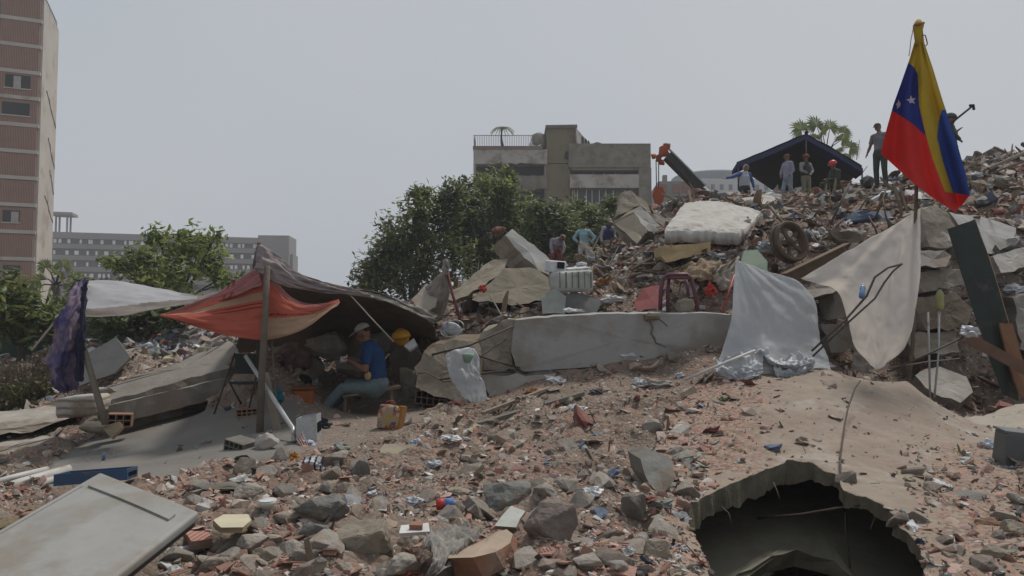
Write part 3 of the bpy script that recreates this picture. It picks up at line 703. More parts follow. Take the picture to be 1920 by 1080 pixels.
stainw = M('stained_plaster', (.22, .205, .17), (.14, .13, .105), scale=.35, stain=(.12, .10, .07), sscale=.9, sstr=1.3, bump=.5, bscale=3)
palep = M('pale_plaster', (.40, .385, .355), (.32, .31, .28), scale=.4, stain=(.20, .17, .13), sscale=.7, sstr=1.1, bump=.2, bscale=3)
olive = M('olive_plaster', (.17, .145, .09), (.13, .11, .075), scale=.5, stain=(.10, .08, .05), sscale=.5, bump=.4, bscale=3)
whitebar = M('white_bars', (.72, .73, .73), bump=0)
def midblock():
    D = 85; o = W(887, 540, D); o.z = 0; fr = Fr(o, 0); k = D / F
    X = lambda px: (px - 887) * k * .985
    Zp = lambda py: W(1000, py, D).z
    root = empty('damaged_apartment_block', o, 'damaged grey-beige apartment block with rooftop railing and small palm, behind the centre trees', 'building')
    fpart(fr, root, 'left_wing', stainw, (X(890), X(1026), 1.6, 12, 0, Zp(276)))
    fpart(fr, root, 'right_wing', stainw, (X(1074), X(1226), 1.2, 13, 0, Zp(271)), (X(1205), X(1229), 0, 1.19, 0, Zp(314.3)), (X(1070), X(1228), 0, 1.19, Zp(314), Zp(269)))
    fpart(fr, root, 'stair_tower', olive, (X(1027), X(1073), .3, 12, 0, Zp(306)), (X(1028), X(1085), .2, 9, Zp(305), Zp(238)))
    m = MB(); vs = [fr.p(X(1026), 0, Zp(240)), fr.p(X(1087), 0, Zp(239)), fr.p(X(1087), 9.4, Zp(239)), fr.p(X(1026), 9.4, Zp(240))]
    m.add(vs + [v + Vector((0, 0, .35)) for v in vs], [(0, 3, 2, 1), (4, 5, 6, 7), (0, 1, 5, 4), (1, 2, 6, 5), (2, 3, 7, 6), (3, 0, 4, 7)]); m.build('roof_slab', concdark, root)
    pent = fpart(fr, root, 'penthouse', palep, (X(1086), X(1128), 5, 12.5, Zp(271), Zp(252)))
    m = MB(); c = [fr.p(X(1085.2), 0, Zp(271)), fr.p(X(1085.2), 0, Zp(240)), fr.p(X(1130), 6, Zp(256)), fr.p(X(1130), 6, Zp(271))]
    m.add(c + [v + Vector((-.3, .9, 0)) for v in c], [(0, 3, 2, 1), (4, 5, 6, 7), (0, 1, 5, 4), (1, 2, 6, 5), (2, 3, 7, 6), (3, 0, 4, 7)]); m.build('slanted_wall', palep, root)
    for t in (.28, .46, .62):
        m = MB(); b = c[0].lerp(c[3], t); b2 = c[0].lerp(c[3], t + .1); m.add([b + Vector((.05, -.08, .5)), b2 + Vector((.05, -.08, .5)), b2 + Vector((.05, -.08, 1.35)), b + Vector((.05, -.08, 1.45)), b + Vector((.06, .2, .5)), b2 + Vector((.06, .2, .5)), b2 + Vector((.06, .2, 1.35)), b + Vector((.06, .2, 1.45))], [(0, 1, 2, 3), (4, 7, 6, 5), (0, 4, 5, 1), (1, 5, 6, 2), (2, 6, 7, 3), (3, 7, 4, 0)]); m.build('window', glassd, root)
    # left wing storeys
    def ragged(name, mat, x0, x1, y0, y1, b0=0, b1=.5, n=14, j=3):
        m = MB(); r = random.Random(int(x0)); T = [fr.p(X(x0 + (x1 - x0) * i / n), b0, Zp(y0) + r.uniform(-.05, .05)) for i in range(n + 1)]
        B = [fr.p(X(x0 + (x1 - x0) * i / n), b0, Zp(y1 + r.uniform(-j, j) * (i > n * .3))) for i in range(n + 1)]
        Q = T + B[::-1]; return plate(Q, (0, b1, 0), jag=0, seg=9, mb=m).build(name, mat, root)
    ragged('parapet', palep, 887, 1029, 280, 307)
    fpart(fr, root, 'parapet_cap', M('red_brown_cap', (.21, .15, .12), scale=.5), (X(886), X(1020), -.1, 1.5, Zp(280), Zp(274)))
    ragged('parapet', stainw, 952, 1029, 329, 356); ragged('parapet', stainw, 887, 950, 332, 352)
    ragged('parapet', stainw, 887, 1029, 382, 404)
    for (x0, x1, y0, y1) in ((892, 926, 308, 331), (928, 956, 308, 331), (958, 1023, 308, 331), (955, 1023, 356, 381), (892, 952, 353, 381)): fpart(fr, root, 'window', glassd, (X(x0), X(x1), 1.4, 1.58, Zp(y1), Zp(y0)))  # dark boxes filling the open recesses: their shade put in as colour
    fpart(fr, root, 'wall_post', palep, (X(887), X(891), 0, .4, Zp(382), Zp(308)), (X(951), X(955), .1, .5, Zp(330), Zp(308)), (X(1024), X(1030), .52, 1, Zp(382), Zp(308)))
    # right wing storeys
    fpart(fr, root, 'parapet', palep, (X(1072), X(1204), -.35, -.02, Zp(353), Zp(328)))
    fpart(fr, root, 'ledge', olive, (X(1074), X(1204), .05, 1.19, Zp(319), Zp(315)))
    for (x0, x1) in ((1080, 1118), (1121, 1139), (1142, 1161), (1164, 1176), (1178, 1200)): fpart(fr, root, 'window', glassd, (X(x0), X(x1), .9, 1.19, Zp(327.5), Zp(319.5)))
    cols = [1078, 1082, 1088, 1105, 1116, 1130, 1143, 1157, 1180, 1200]
    for x0, x1 in zip(cols, cols[1:]):
        wn = fpart(fr, root, 'window', M('curtained_glass', (.07, .08, .08), (.035, .04, .043), scale=.8, rough=.3, bump=0), (X(x0 + .8), X(x1 - .8), .9, 1.19, Zp(384), Zp(354)))
        fpart(fr, wn, 'window_frame', whitebar, (X(x0 - .6), X(x0 + .6), .7, .88, Zp(386), Zp(354)))
    fpart(fr, root, 'parapet', stainw, (X(1072), X(1204), -.35, -.02, Zp(405), Zp(385)))
    m = MB(); m.add([fr.p(X(1062), .19, Zp(296)), fr.p(X(1064), .19, Zp(284)), fr.p(X(1072), .19, Zp(282)), fr.p(X(1074), .19, Zp(292)), fr.p(X(1069), .19, Zp(299))] , [(0, 1, 2, 3, 4)]); b = [v + Vector((0, -.06, 0)) for v in m.v]; m.add(b, [(4, 3, 2, 1, 0)]); m.add(m.v[:5] + b, [(i, (i + 1) % 5, 5 + (i + 1) % 5, 5 + i) for i in range(5)]); m.build('hole_shade_patch', glassd, root)  # flat near-black patch on the wall paints the shade of a hole
    # railing: posts as one part, rails
    m = MB()
    for i in range(34): x = 888 + i * 3.4; m.bar(fr.p(X(x), .1, Zp(274)), fr.p(X(x), .1, Zp(253.5)), .05, .05)
    for i in range(6): m.bar(fr.p(X(888), .1 + i * .7, Zp(274)), fr.p(X(888), .1 + i * .7, Zp(253.5)), .05, .05)
    m.bar(fr.p(X(887), .1, Zp(253.5)), fr.p(X(1002), .1, Zp(253.5)), .07, .07); m.bar(fr.p(X(888), .1, Zp(253.5)), fr.p(X(888), 4, Zp(253.5)), .07, .07)
    m.build('railing', M('pale_railing', (.30, .31, .32), bump=0), root)
    t = MB(); t.tube([fr.p(X(1013), 1.2, Zp(276)), fr.p(X(1013), 1.2, Zp(266)), fr.p(X(1013), 1.2, Zp(249)), fr.p(X(1013), 1.2, Zp(244.5))], [.85, .95, .8, .3], 14)
    tk = t.build('water_tank', stainw, None); tag(tk, 'rounded water tank on the roof, between the railing and stair tower', 'water tank')
    t = MB(); t.ell(fr.p(X(1006), .6, Zp(268)), (.75, .12, .62), (R(-15), 0, R(-20)), 14, 8); t.tube([fr.p(X(1006), .7, Zp(276)), fr.p(X(1006), .7, Zp(268))], .05, 6)
    tag(t.build('satellite_dish', whitebar, None), 'white satellite dish on the flat roof below the water tank', 'satellite dish')
    t = MB(); t.tube([fr.p(X(1129), 2, Zp(271)), fr.p(X(1129), 2, Zp(262)), fr.p(X(1129), 2, Zp(259))], [.55, .6, .2], 12)
    tag(t.build('water_tank', concdark, None), 'low dark water tank on the right wing roof beside the penthouse', 'water tank')
midblock()

def farright():
    D = 200; root = empty('round_roofed_building', W(1365, 760, D), 'pale block with small windows under a curved grey roof drum, far behind the crane', 'building')
    k = D / F; zt = W(1365, 334, D).z; o = W(1288, 540, D); o.z = 0; fr = Fr(o, R(3)); wd = 165 * k
    fpart(fr, root, 'wall', M('far_pale', (.40, .42, .42), (.34, .36, .36), scale=.1, bump=0), (0, wd, 0, 18, 0, zt))
    m = MB(); c = fr.p(wd * .46, 12, 0); zc = W(1365, 315, D).z; n = 40
    P = [Vector((c.x, c.y, z)) for z in (zt - .2, zt + .01, zc - .5, zc)]
    m.tube(P, [11.2, 11.2, 11.2, 10.6], n); m.build('roof_drum', M('far_slate', (.20, .22, .23), bump=0), root)
    for r_ in range(3):
        for i in range(9):
            a = 2 + i * 2.45; z = zt - 1.6 - r_ * 3.1
            fpart(fr, root, 'window', M('far_window', (.13, .14, .15), bump=0), (a, a + 1.0, -.12, -.002, z - 1.5, z))
    D = 105; o = W(1236, 540, D); o.z = 0; fr = Fr(o, R(-4)); k = D / F
    root = empty('brick_house', o, 'low brick and grey block building directly behind the crane hook', 'building')
    brk = M('far_brick', (.24, .135, .10), (.20, .12, .09), scale=.5, bump=.1)
    Z = lambda py: W(1280, py, D).z
    fpart(fr, root, 'wall', M('far_cement', (.22, .22, .215), (.18, .18, .175), scale=.3, bump=.1), (0, 42 * k, 0, 8, 0, Z(340)), (10 * k, 18 * k, .5, 1.5, Z(340), Z(327)))
    fpart(fr, root, 'brick_wall', brk, (42.1 * k, 84 * k, 1, 9, 0, Z(338)))
    fpart(fr, root, 'beam_band', M('far_cement', (.22, .22, .215)), (0, 84 * k, -.15, -.01, Z(368), Z(364)))
    fpart(fr, root, 'brick_infill', brk, (2 * k, 16 * k, -.1, -.005, Z(363), Z(346))); fpart(fr, root, 'brick_infill', brk, (26 * k, 40 * k, -.1, -.005, Z(363), Z(346)))
farright()

# ------------------------------------------------------------------ fences and plants
leafm = bpy.data.materials.new('leaves'); leafm.use_nodes = True
def _leaf():
    nt = leafm.node_tree; b = nt.nodes['Principled BSDF']; at = _n(nt, 'ShaderNodeAttribute', attribute_name='tint'); nt.links.new(at.outputs['Color'], b.inputs['Base Color']); b.inputs['Roughness'].default_value = .5; b.inputs['Specular IOR Level'].default_value = .35
    t = _n(nt, 'ShaderNodeBsdfTranslucent'); nt.links.new(at.outputs['Color'], t.inputs['Color']); ms = _n(nt, 'ShaderNodeMixShader'); ms.inputs[0].default_value = .35
    nt.links.new(b.outputs[0], ms.inputs[1]); nt.links.new(t.outputs[0], ms.inputs[2]); nt.links.new(ms.outputs[0], nt.nodes['Material Output'].inputs[0])
_leaf()
def tinted(name, V, Fs, T, mat, parent):
    inv = parent.matrix_basis.inverted() if parent else Matrix.Identity(4)
    me = bpy.data.meshes.new(name); me.from_pydata([inv @ Vector(v) for v in V], [], Fs)
    at = me.color_attributes.new('tint', 'FLOAT_COLOR', 'POINT'); at.data.foreach_set('color', np.array(T, dtype=np.float32).ravel()); me.materials.append(mat); me.update()
    return link(bpy.data.objects.new(name, me), parent)
def leaves(clumps, n, ls, cols, r, V, Fs, T, twiggy=.2):
    """clumps: (centre, radius); leaves gathered on short twigs that spread through and out of each clump"""
    for c, rad in clumps:
        nt_ = int(n * (rad ** 1.6))
        tw = max(6, nt_ // 9); 
        for _ in range(tw):
            dv = Vector((r.gauss(0, 1), r.gauss(0, 1), r.gauss(0, .8))).normalized(); q = c + dv * rad * r.uniform(.25, 1.0 + (twiggy if r.random() < .25 else 0)); ct_ = r.choice(cols); kk = r.uniform(.65, 1.35)
            for i in range(9):
                p = q + dv * (i * .05 * rad * .6) + Vector((r.gauss(0, 1), r.gauss(0, 1), r.gauss(0, 1))) * ls * .9
                a = Vector((r.gauss(0, 1), r.gauss(0, 1), r.gauss(0, .6))).normalized(); b = a.cross(Vector((r.gauss(0, .4), r.gauss(0, .4), 1))); b = b.normalized() if b.length > .01 else Vector((1, 0, 0))
                l = ls * r.uniform(.7, 1.3); k = len(V); nrm = a.cross(b) * l * .15
                V += [p - a * l, p + b * l * .42 + nrm, p + a * l, p - b * l * .42 + nrm]; Fs.append((k, k + 1, k + 2, k + 3))
                j = kk * r.uniform(.85, 1.15); T += [[ct_[0] * j, ct_[1] * j, ct_[2] * j, 1]] * 4
G_dark = [(.085, .115, .055), (.115, .145, .06), (.15, .17, .065), (.065, .09, .052)]
G_mid = [(.14, .175, .06), (.18, .21, .07), (.10, .135, .055), (.21, .22, .08)]
G_lite = [(.26, .32, .08), (.20, .26, .07), (.31, .35, .10), (.15, .19, .06)]
G_gold = [(.27, .28, .08), (.22, .24, .07), (.15, .18, .06)]
bark = M('bark', (.07, .06, .048), (.045, .038, .03), scale=4, bump=.6)
def tree(name, clumps, d, label, cat, cols, group=None, n=1150, ls=.15, seed=0, base=None, dj=1.2, twiggy=.25):
    r = random.Random(seed); C = []
    for (px, py, rp) in clumps: C.append((W(px, py, d + r.uniform(-dj, dj)), rp * d / F))
    cx = sum(c.x for c, _ in C) / len(C); cy = sum(c.y for c, _ in C) / len(C); gz_ = h0(cx, cy) if base is None else base
    root = empty(name, (cx, cy, gz_), label, cat, group)
    V, Fs, T = [], [], []; leaves(C, n, ls, cols, r, V, Fs, T, twiggy); tinted('crown', V, Fs, T, leafm, root)
    m = MB(); low = min(c.z for c, _ in C); h = max(low - gz_, .6); tr = .05 + .035 * h ** .7
    fork = Vector((cx, cy, gz_ + h * .55)); m.tube([Vector((cx, cy, gz_ - .3)), Vector((cx + .1, cy, gz_ + h * .3)), fork], [tr * 1.3, tr, tr * .85], 8)
    for c, rad in C:
        e = c + Vector((0, 0, rad * .3)); mid = fork.lerp(e, .5) + Vector((r.uniform(-.3, .3), r.uniform(-.3, .3), .15 * rad)); m.tube([fork - Vector((0, 0, .1)), mid, e], [tr * .55, tr * .35, tr * .1], 6)
        for _ in range(4):
            q = c + Vector((r.gauss(0, 1), r.gauss(0, 1), r.gauss(0, .8))).normalized() * rad * .9; m.tube([mid.lerp(e, .6), (e + q) / 2 + Vector((0, 0, .1)), q], [tr * .2, tr * .12, .008], 4)
    m.build('trunk', bark, root); return root
GT = 'trees behind the fallen slabs'
tree('broadleaf_tree', [(800,402,46),(765,448,55),(715,500,42),(850,372,32),(820,478,62),(690,532,28),(755,525,50),(735,465,26),(788,362,16)], 34, 'large dark tree sloping down to the tent roof, leftmost of the centre trees', 'tree', G_dark + G_mid + G_gold[1:], GT, seed=1)
tree('broadleaf_tree', [(880,412,42),(900,465,52),(872,352,14),(885,378,20),(925,500,50),(858,440,36)], 36, 'darkest narrow tree with spiky top, left of the apartment block', 'tree', G_dark, GT, seed=2, twiggy=.6)
tree('broadleaf_tree', [(928,352,32),(955,392,42),(985,435,44),(905,345,20),(950,330,14)], 38, 'yellow-green tree whose top covers the left wing of the apartment block', 'tree', G_mid + G_lite[:1], GT, seed=3)
tree('broadleaf_tree', [(1030,412,42),(1062,450,48),(1005,470,45),(1010,395,18)], 35, 'dense round dark tree behind the bending worker', 'tree', G_dark + G_mid[:2], GT, seed=4)
tree('broadleaf_tree', [(1090,405,34),(1120,440,42),(1080,470,40)], 36, 'green tree behind the man in the light blue shirt', 'tree', G_mid, GT, seed=5)
tree('broadleaf_tree', [(1165,400,26),(1190,430,34),(1150,465,36),(1143,382,14)], 37, 'small green tree beside the tilted block, right end of the centre trees', 'tree', G_mid + G_dark[:1], GT, seed=6)
tree('shrub', [(1248,402,16),(1262,415,16)], 40, 'small yellow-green shrub under the crane hook', 'shrub', G_gold, seed=7)
tree('shrub', [(1125,520,16),(1095,515,14),(1068,505,12)], 24, 'low bright shrub at the standing men\'s feet', 'shrub', G_lite, seed=8, ls=.07)
tree('almond_tree', [(298,448,20),(340,470,40),(262,487,24),(392,495,34),(325,520,44),(235,500,16),(385,450,15),(405,444,10),(350,445,16),(285,525,28),(210,492,12),(415,525,16)], 28, 'bright green spreading tree in front of the long grey block', 'tree', G_lite + G_mid[:2], seed=9, ls=.15, n=900)
tree('broadleaf_tree', [(15,545,34),(50,580,34),(8,600,42),(-30,560,40),(70,610,26),(95,600,18)], 18.5, 'dark green tree in front of the tower base at the left edge', 'tree', G_mid, seed=10)
tree('shrub', [(104,574,12),(118,568,8)], 22, 'small yellow-green shrub between the tower and the purple cloth', 'shrub', G_gold + G_lite[:1], seed=11, ls=.09)
tree('broadleaf_tree', [(245,585,38),(210,600,30),(285,600,34),(330,585,30),(190,585,26)], 18.5, 'dark bush seen below the white awning', 'bush', G_dark + G_mid[:1], seed=12)
tree('shrub', [(180,545,22),(150,535,18),(440,530,20)], 27, 'green hedge clump between the palm and the bright spreading tree', 'bush', G_mid, seed=13)
fence_m = M('green_sheet', (.03, .06, .042), (.022, .045, .034), scale=1.2, bump=.3)
def gfence():
    root = empty('fence', W(200, 640, 20), 'dark green sheet fence behind the heap on the left', 'fence')
    for i in range(7):
        x0, x1 = -140 + i * 90, -52 + i * 90
        plate([(x0, 580, 20), (x1, 581, 20), (x1, 680, 20), (x0, 680, 20)], (0, .04, 0), jag=.01, seg=1).build('panel', fence_m, root)
        m = MB(); m.tube([W(x1 + 1, 574, 19.95), W(x1 + 1, 690, 19.95)], .03, 6); m.build('post', fence_m, root)
gfence()
def fanleaf(V, Fs, T, c, stalk, up, rad, r, n=22, col=None):
    s = (c - stalk).normalized(); b = s.cross(up).normalized() if s.cross(up).length > .05 else Vector((1, 0, 0)); a = s
    for i in range(n):
        t = -2.2 + 4.4 * i / (n - 1); dv = a * math.cos(t) + b * math.sin(t); dv = dv + Vector((0, 0, -.25)); dv.normalize(); L = rad * (1 - .12 * abs(t)) * r.uniform(.85, 1.1)
        w_ = dv.cross(a.cross(b)).normalized() * rad * .065; k = len(V); m1 = c + dv * L * .55; e = c + dv * L + Vector((0, 0, -L * .18))
        V += [c, m1 - w_, e, m1 + w_]; Fs.append((k, k + 1, k + 2, k + 3)); q = col or r.choice(G_mid); j = r.uniform(.7, 1.2); T += [[q[0] * j, q[1] * j, q[2] * j, 1]] * 4
def fanpalm(label, top, gzz, fans, seed, tr=.16, col=None):
    r = random.Random(seed); root = empty('fan_palm', (top.x, top.y, gzz), label, 'palm tree'); m = MB()
    m.tube([Vector((top.x, top.y, gzz)), (Vector((top.x, top.y, gzz)) + top) / 2 + Vector((.1, 0, 0)), top], [tr * 1.2, tr, tr * .9], 10); 
    m.build('trunk', bark, root); V, Fs, T = [], [], []
    for c, rad in fans:
        fanleaf(V, Fs, T, c, top, Vector((r.uniform(-.4, .4), -.9, r.uniform(.2, .7))), rad, r, col=col)
    tinted('fronds', V, Fs, T, leafm, root); m = MB()
    for c, rad in fans: m.tube([top, (top + c) / 2 + Vector((0, 0, .15)), c], [.035, .028, .02], 5)
    m.build('stalks', bark, root)
gp = None
D = 42; fanpalm('grey-green fan palm rising behind the blue tent', W(1548, 292, D), 2, [(W(x, y, D + q), rr_ * D / F) for x, y, rr_, q in ((1503,243,30,-.3),(1531,236,32,.4),(1556,240,24,0),(1582,248,24,.5),(1578,262,22,-.5),(1594,276,26,.2),(1570,282,18,-.6),(1527,258,20,.7),(1543,250,18,-.8),(1586,292,16,0))], 3)
D = 30; fanpalm('dusty fan palm in front of the tower base', W(105, 535, D), 1, [(W(x, y, D + q), rr_ * D / F) for x, y, rr_, q in ((85,500,24,0),(118,498,26,.4),(75,525,24,-.3),(138,520,24,.2),(110,515,24,-.6),(95,545,22,.3),(130,548,20,-.2),(62,545,18,.1),(150,545,14,.5))], 4)
def rooftop_palm():
    D = 84; root = empty('potted_palm', W(942, 272, D), 'small drooping palm on the apartment block roof behind the railing', 'palm tree'); r = random.Random(8); top = W(941, 240, D); m = MB()
    m.tube([W(942, 274, D), W(940, 258, D), top], [.16, .1, .09], 8); m.build('trunk', bark, root); V, Fs, T = [], [], []
    for i in range(17):
        a = i * 2.4; dv = Vector((math.cos(a), math.sin(a) * .8, 0)); L = r.uniform(1.2, 1.8); prev = top
        for k in range(8):
            t = (k + 1) / 8; p = top + dv * L * t + Vector((0, 0, .75 * t - 1.35 * t * t)); side = dv.cross(Vector((0, 0, 1))) * .22 * (1 - t * .6)
            for sg in (-1, 1):
                b = len(V); V += [prev, prev + side * sg + (p - prev) * .8 - Vector((0, 0, .16)), p]; Fs.append((b, b + 1, b + 2)); q = r.choice(G_mid); T += [[q[0], q[1], q[2], 1]] * 3
            prev = p
    tinted('fronds', V, Fs, T, leafm, root)
rooftop_palm()
def drybush(label, cx, d, rpx, hpx, seed, cols, name='dry_bush', dens=900):
    r = random.Random(seed); base = G(cx, d); root = empty(name, base, label, 'bush'); V, Fs, T = [], [], []
    k = d / F
    for i in range(dens):
        a = r.uniform(0, 6.28); q = base + Vector((math.cos(a), math.sin(a), 0)) * rpx * k * math.sqrt(r.random()); q.z = gz(q.x, q.y)
        h = hpx * k * r.uniform(.3, 1) ; dv = Vector((r.gauss(0, .35), r.gauss(0, .35), 1)).normalized(); p = q + dv * h; sd = dv.orthogonal().normalized() * .008; b = len(V)
        mid = (q + p) / 2 + Vector((r.gauss(0, .05), r.gauss(0, .05), 0))
        V += [q - sd, q + sd, mid + sd, p, mid - sd]; Fs.append((b, b + 1, b + 2, b + 3, b + 4)); c = r.choice(cols); T += [[*c, 1]] * 5
        for _ in range(4):
            p2 = q.lerp(p, r.uniform(.3, 1)) + Vector((r.gauss(0, .05), r.gauss(0, .05), r.gauss(0, .04))); b = len(V); u = Vector((r.gauss(0, 1), r.gauss(0, 1), r.gauss(0, 1))).normalized() * .035; v = u.orthogonal() * .5
            V += [p2 - u, p2 + v, p2 + u, p2 - v]; Fs.append((b, b + 1, b + 2, b + 3)); c = r.choice(cols); T += [[*c, 1]] * 4
    tinted('stems', V, Fs, T, leafm, root)
dry = [(.14, .105, .07), (.10, .085, .05), (.17, .135, .095), (.075, .08, .04), (.10, .07, .055)]
drybush('dry brown weeds covering the mound at the left edge', 20, 13.6, 75, 100, 5, dry, dens=1500)
drybush('olive scrub in the middle of the left edge mound', 45, 13.2, 45, 70, 6, [(.09, .10, .04), (.12, .115, .05), (.10, .08, .05)], dens=700)
# ------------------------------------------------------------------ placing on the ground
def hit(px, py, dmin=3.2, dmax=36):
    d = dmin
    while d < dmax:
        p = W(px, py, d)
        if gz(p.x, p.y) >= p.z: break
        d *= 1.012
    return d
def on(px, py): return W(px, py, hit(px, py))
def bigrock(px, py, w, h, mat, label, seed, name='boulder', cat='concrete boulder', group=None, cut=0, rz=None, depth=.8, n=15, tilt=0, d=None, amp=.05):
    """a stone centred at the pixel, w x h photo pixels half-size"""
    d = d or hit(px, min(py + h * .6, 1300)); k = d / F; r = random.Random(seed)
    me = rockmesh(seed, (1, .85, .8), n, cut, 3, amp); me.materials.append(mat); me.name = name
    xs = [v.co.x for v in me.vertices]; zs = [v.co.z for v in me.vertices]
    sx = 2 * w * k / (max(xs) - min(xs)); sz = 2 * h * k / (max(zs) - min(zs))
    for v in me.vertices: v.co = Vector((v.co.x * sx, v.co.y * sx * depth, v.co.z * sz))
    o = bpy.data.objects.new(name, me); o.location = W(px, py, d + w * k * .3); o.rotation_euler = (0, R(tilt), rz if rz is not None else r.uniform(-.3, .3))
    return tag(link(o), label, cat, group)
CONC3 = [conc, concpale, concdark]
graym = M('blue_grey_stone', (.17, .17, .16), (.115, .112, .10), scale=5, stain=(.15, .12, .09), bump=.5)
tanm = M('tan_plaster_stone', (.26, .225, .175), (.19, .16, .12), scale=4, stain=(.33, .30, .26), bump=.5)
peach = M('peach_plaster', (.36, .28, .215), (.29, .225, .17), scale=5, stain=(.25, .19, .15), bump=.4)
orangeb = M('orange_clay', (.30, .155, .10), (.21, .12, .085), scale=6, stain=(.26, .20, .155), bump=.5)
# foreground stones
FG = [(602,957,50,31,graym,'large grey boulder with a slanted flat top, right of the door panel',0),(588,1002,34,20,graym,'grey stone just below the slanted grey boulder',0),(682,1012,60,42,tanm,'big flat pale round stone at lower centre left',0),
 (757,1068,34,28,conc,'tan stone at the bottom edge beside the flat pale round stone',0),(1030,982,54,44,M('pink_grey_stone',(.20,.165,.145),(.15,.125,.11),scale=4,stain=(.25,.22,.2),bump=.6),'biggest pinkish grey rounded boulder at lower centre',0),
 (955,930,47,26,graym,'dark boulder with flat level top, above the pinkish boulder',.65),(678,882,20,25,graym,'small pointed upright grey stone left of centre',0),(480,1018,30,17,conc,'rounded brown stone below the cream plate',0),(415,1032,22,15,tanm,'oval tan stone beside the plastic bottle',0),
 (500,1042,33,17,tanm,'smooth oval tan stone near the bottom left of centre',0),(468,925,32,15,conc,'grey-brown flat stone right of the smooth floor slab edge',0),(410,915,45,10,concdark,'long low grey stone along the floor slab edge',.7),
 (1190,962,26,36,concdark,'dark block stub left of the big hole',.65),(1020,925,24,18,conc,'stone wedged between flat-topped and pinkish boulders',0),(860,925,22,10,tanm,'flat stone behind the plastic cup',.6),
 (575,1045,26,20,conc,'brown stone at the bottom edge left of the flat pale stone',0),(1110,1055,28,18,conc,'squat stone right of the pinkish boulder at the bottom',0),(1230,1040,30,26,tanm,'pale broken block at the lip of the big hole',.7),
 (1150,1010,24,16,rockm,'brown stone between the pinkish boulder and the hole',0),(20,985,34,14,M('ochre_stone',(.24,.19,.11),(.17,.13,.08),scale=4,bump=.5),'ochre stone at the left edge above the door panel',0),(62,972,26,13,orangeb,'reddish stone at the left edge beside the ochre one',0),
 (318,1062,22,14,whiteplastic,'white plaster lump under the edge of the door panel',0),(640,1065,26,17,rockm,'small brown stone below the flat pale round stone',0),(1240,1005,22,16,rockm,'brown stone on the left lip of the hole',0)]
for i, (x, y, w_, h_, m_, lab, cut) in enumerate(FG): bigrock(x, y, w_, h_, m_, lab, 100 + i, cut=cut, cat='boulder')
# stepped grey block, peach block, pale plate

def facet(name, P, ext, mats, label, cat, group=None, jag=.02, seg=.12):
    o = one(name, plate(P, ext, jag, seg, (0, 1 if isinstance(mats, (list, tuple)) else 0)), mats, label, cat, group)
    return roughen(o, .15 if o.location.y < 9 else .2, min(jag, .04) * .5) if jag >= .02 else o
d_ = hit(1235, 925)
facet('concrete_block', [(1204,862,d_+.35),(1228,848,d_+.45),(1262,860,d_+.4),(1265,893,d_+.1),(1244,925,d_),(1222,912,d_+.05),(1208,890,d_+.2)], (-.05, .45, -.02), [graym, concdark], 'stepped grey concrete block left of the bare shell', 'concrete block', jag=.022)
d_ = hit(890, 1060) - .38
facet('plaster_block', [(832,1046,d_+.1),(868,1022,d_+.35),(905,1010,d_+.5),(930,998,d_+.6),(955,992,d_+.6),(952,1018,d_+.35),(925,1034,d_+.15),(880,1048,d_)], (0.05, .10, -.13), [peach, orangeb], 'peach coloured plaster block with orange brick underside, bottom centre', 'broken wall piece', jag=.03)
facet('broken_tile', [(925,985,d_+.7),(958,948,d_+.95),(985,958,d_+.95),(968,990,d_+.7)], (0, .05, -.03), [M('pale_green_tile', (.40, .42, .38), (.3, .31, .28), bump=.2), concpale], 'pale grey-green tile leaning on the pinkish boulder', 'tile', jag=.008)
facet('broken_tile', [(977,971,d_+.6),(1018,941,d_+.72),(1025,949,d_+.72),(985,982,d_+.6)], (0, .03, -.03), [M('pink_white_strip', (.5, .42, .38), bump=.1), orangeb], 'narrow pink-white strip of tile lying on the pinkish boulder', 'tile', jag=.006)
facet('broken_tile', [(398,975,4.62),(420,964,4.8),(465,964,4.8),(472,975,4.62),(455,989,4.42),(415,989,4.42)], (0, 0, -.035), [M('cream_tile', (.50, .45, .32), (.42, .38, .28), bump=.1), M('cream_edge', (.30, .24, .14), bump=.3)], 'cream six-sided piece of tile right of the door panel', 'tile', jag=.01)
facet('ridged_tile', [(345,996,4.75),(385,988,4.9),(398,1010,4.6),(360,1015,4.55)], (0, 0, -.05), [M('pink_clay', (.40, .21, .16), (.34, .18, .14), scale=6, bump=.2, wave=(9, (.20, .09, .07), 0, 'X')), orangeb], 'pink ridged clay tile below the corner of the door panel', 'tile', jag=.006)
def lump(px, py, w, h, mat, name, label, cat, seed=0, d=None, flat=.5, amp=.5, n=3, group=None):
    """crumpled bag or cloth heap"""
    d = d or hit(px, py + h * .5); k = d / F; vs, fs = crumple(seed, n, amp, 1)
    ext = vs.max(0) - vs.min(0); vs = (vs - vs.mean(0)) / ext * np.array([2 * w * k, 1.6 * min(w, h * 2) * k, 2 * h * k])
    m = MB(); c = W(px, py, d); m.add([c + Vector(v) for v in vs], [tuple(int(q) for q in f) for f in fs], 0, n > 3)
    return one(name, m, mat, label, cat, group)
clearp = M('clear_plastic', (.42, .44, .46), (.30, .32, .34), rough=.38, scale=6, bump=.35, spec=.5)
foil = M('silver_foil', (.42, .44, .46), (.26, .27, .28), rough=.4, scale=9, bump=.5, metal=.3)
m = MB(); c = W(502, 946, hit(502, 950) - .12); m.tube([c + Vector((0, 0, -.02)), c + Vector((0, -.01, .012)), c + Vector((0, -.012, .03))], [.035, .055, .062], 20); m.tube([c + Vector((0, -.012, .0305)), c + Vector((0, -.012, .031))], [.055, .05], 20)
one('dish', m, M('white_ceramic', (.6, .6, .58), rough=.4, bump=0), 'small round white dish right of the cream tile', 'dish')
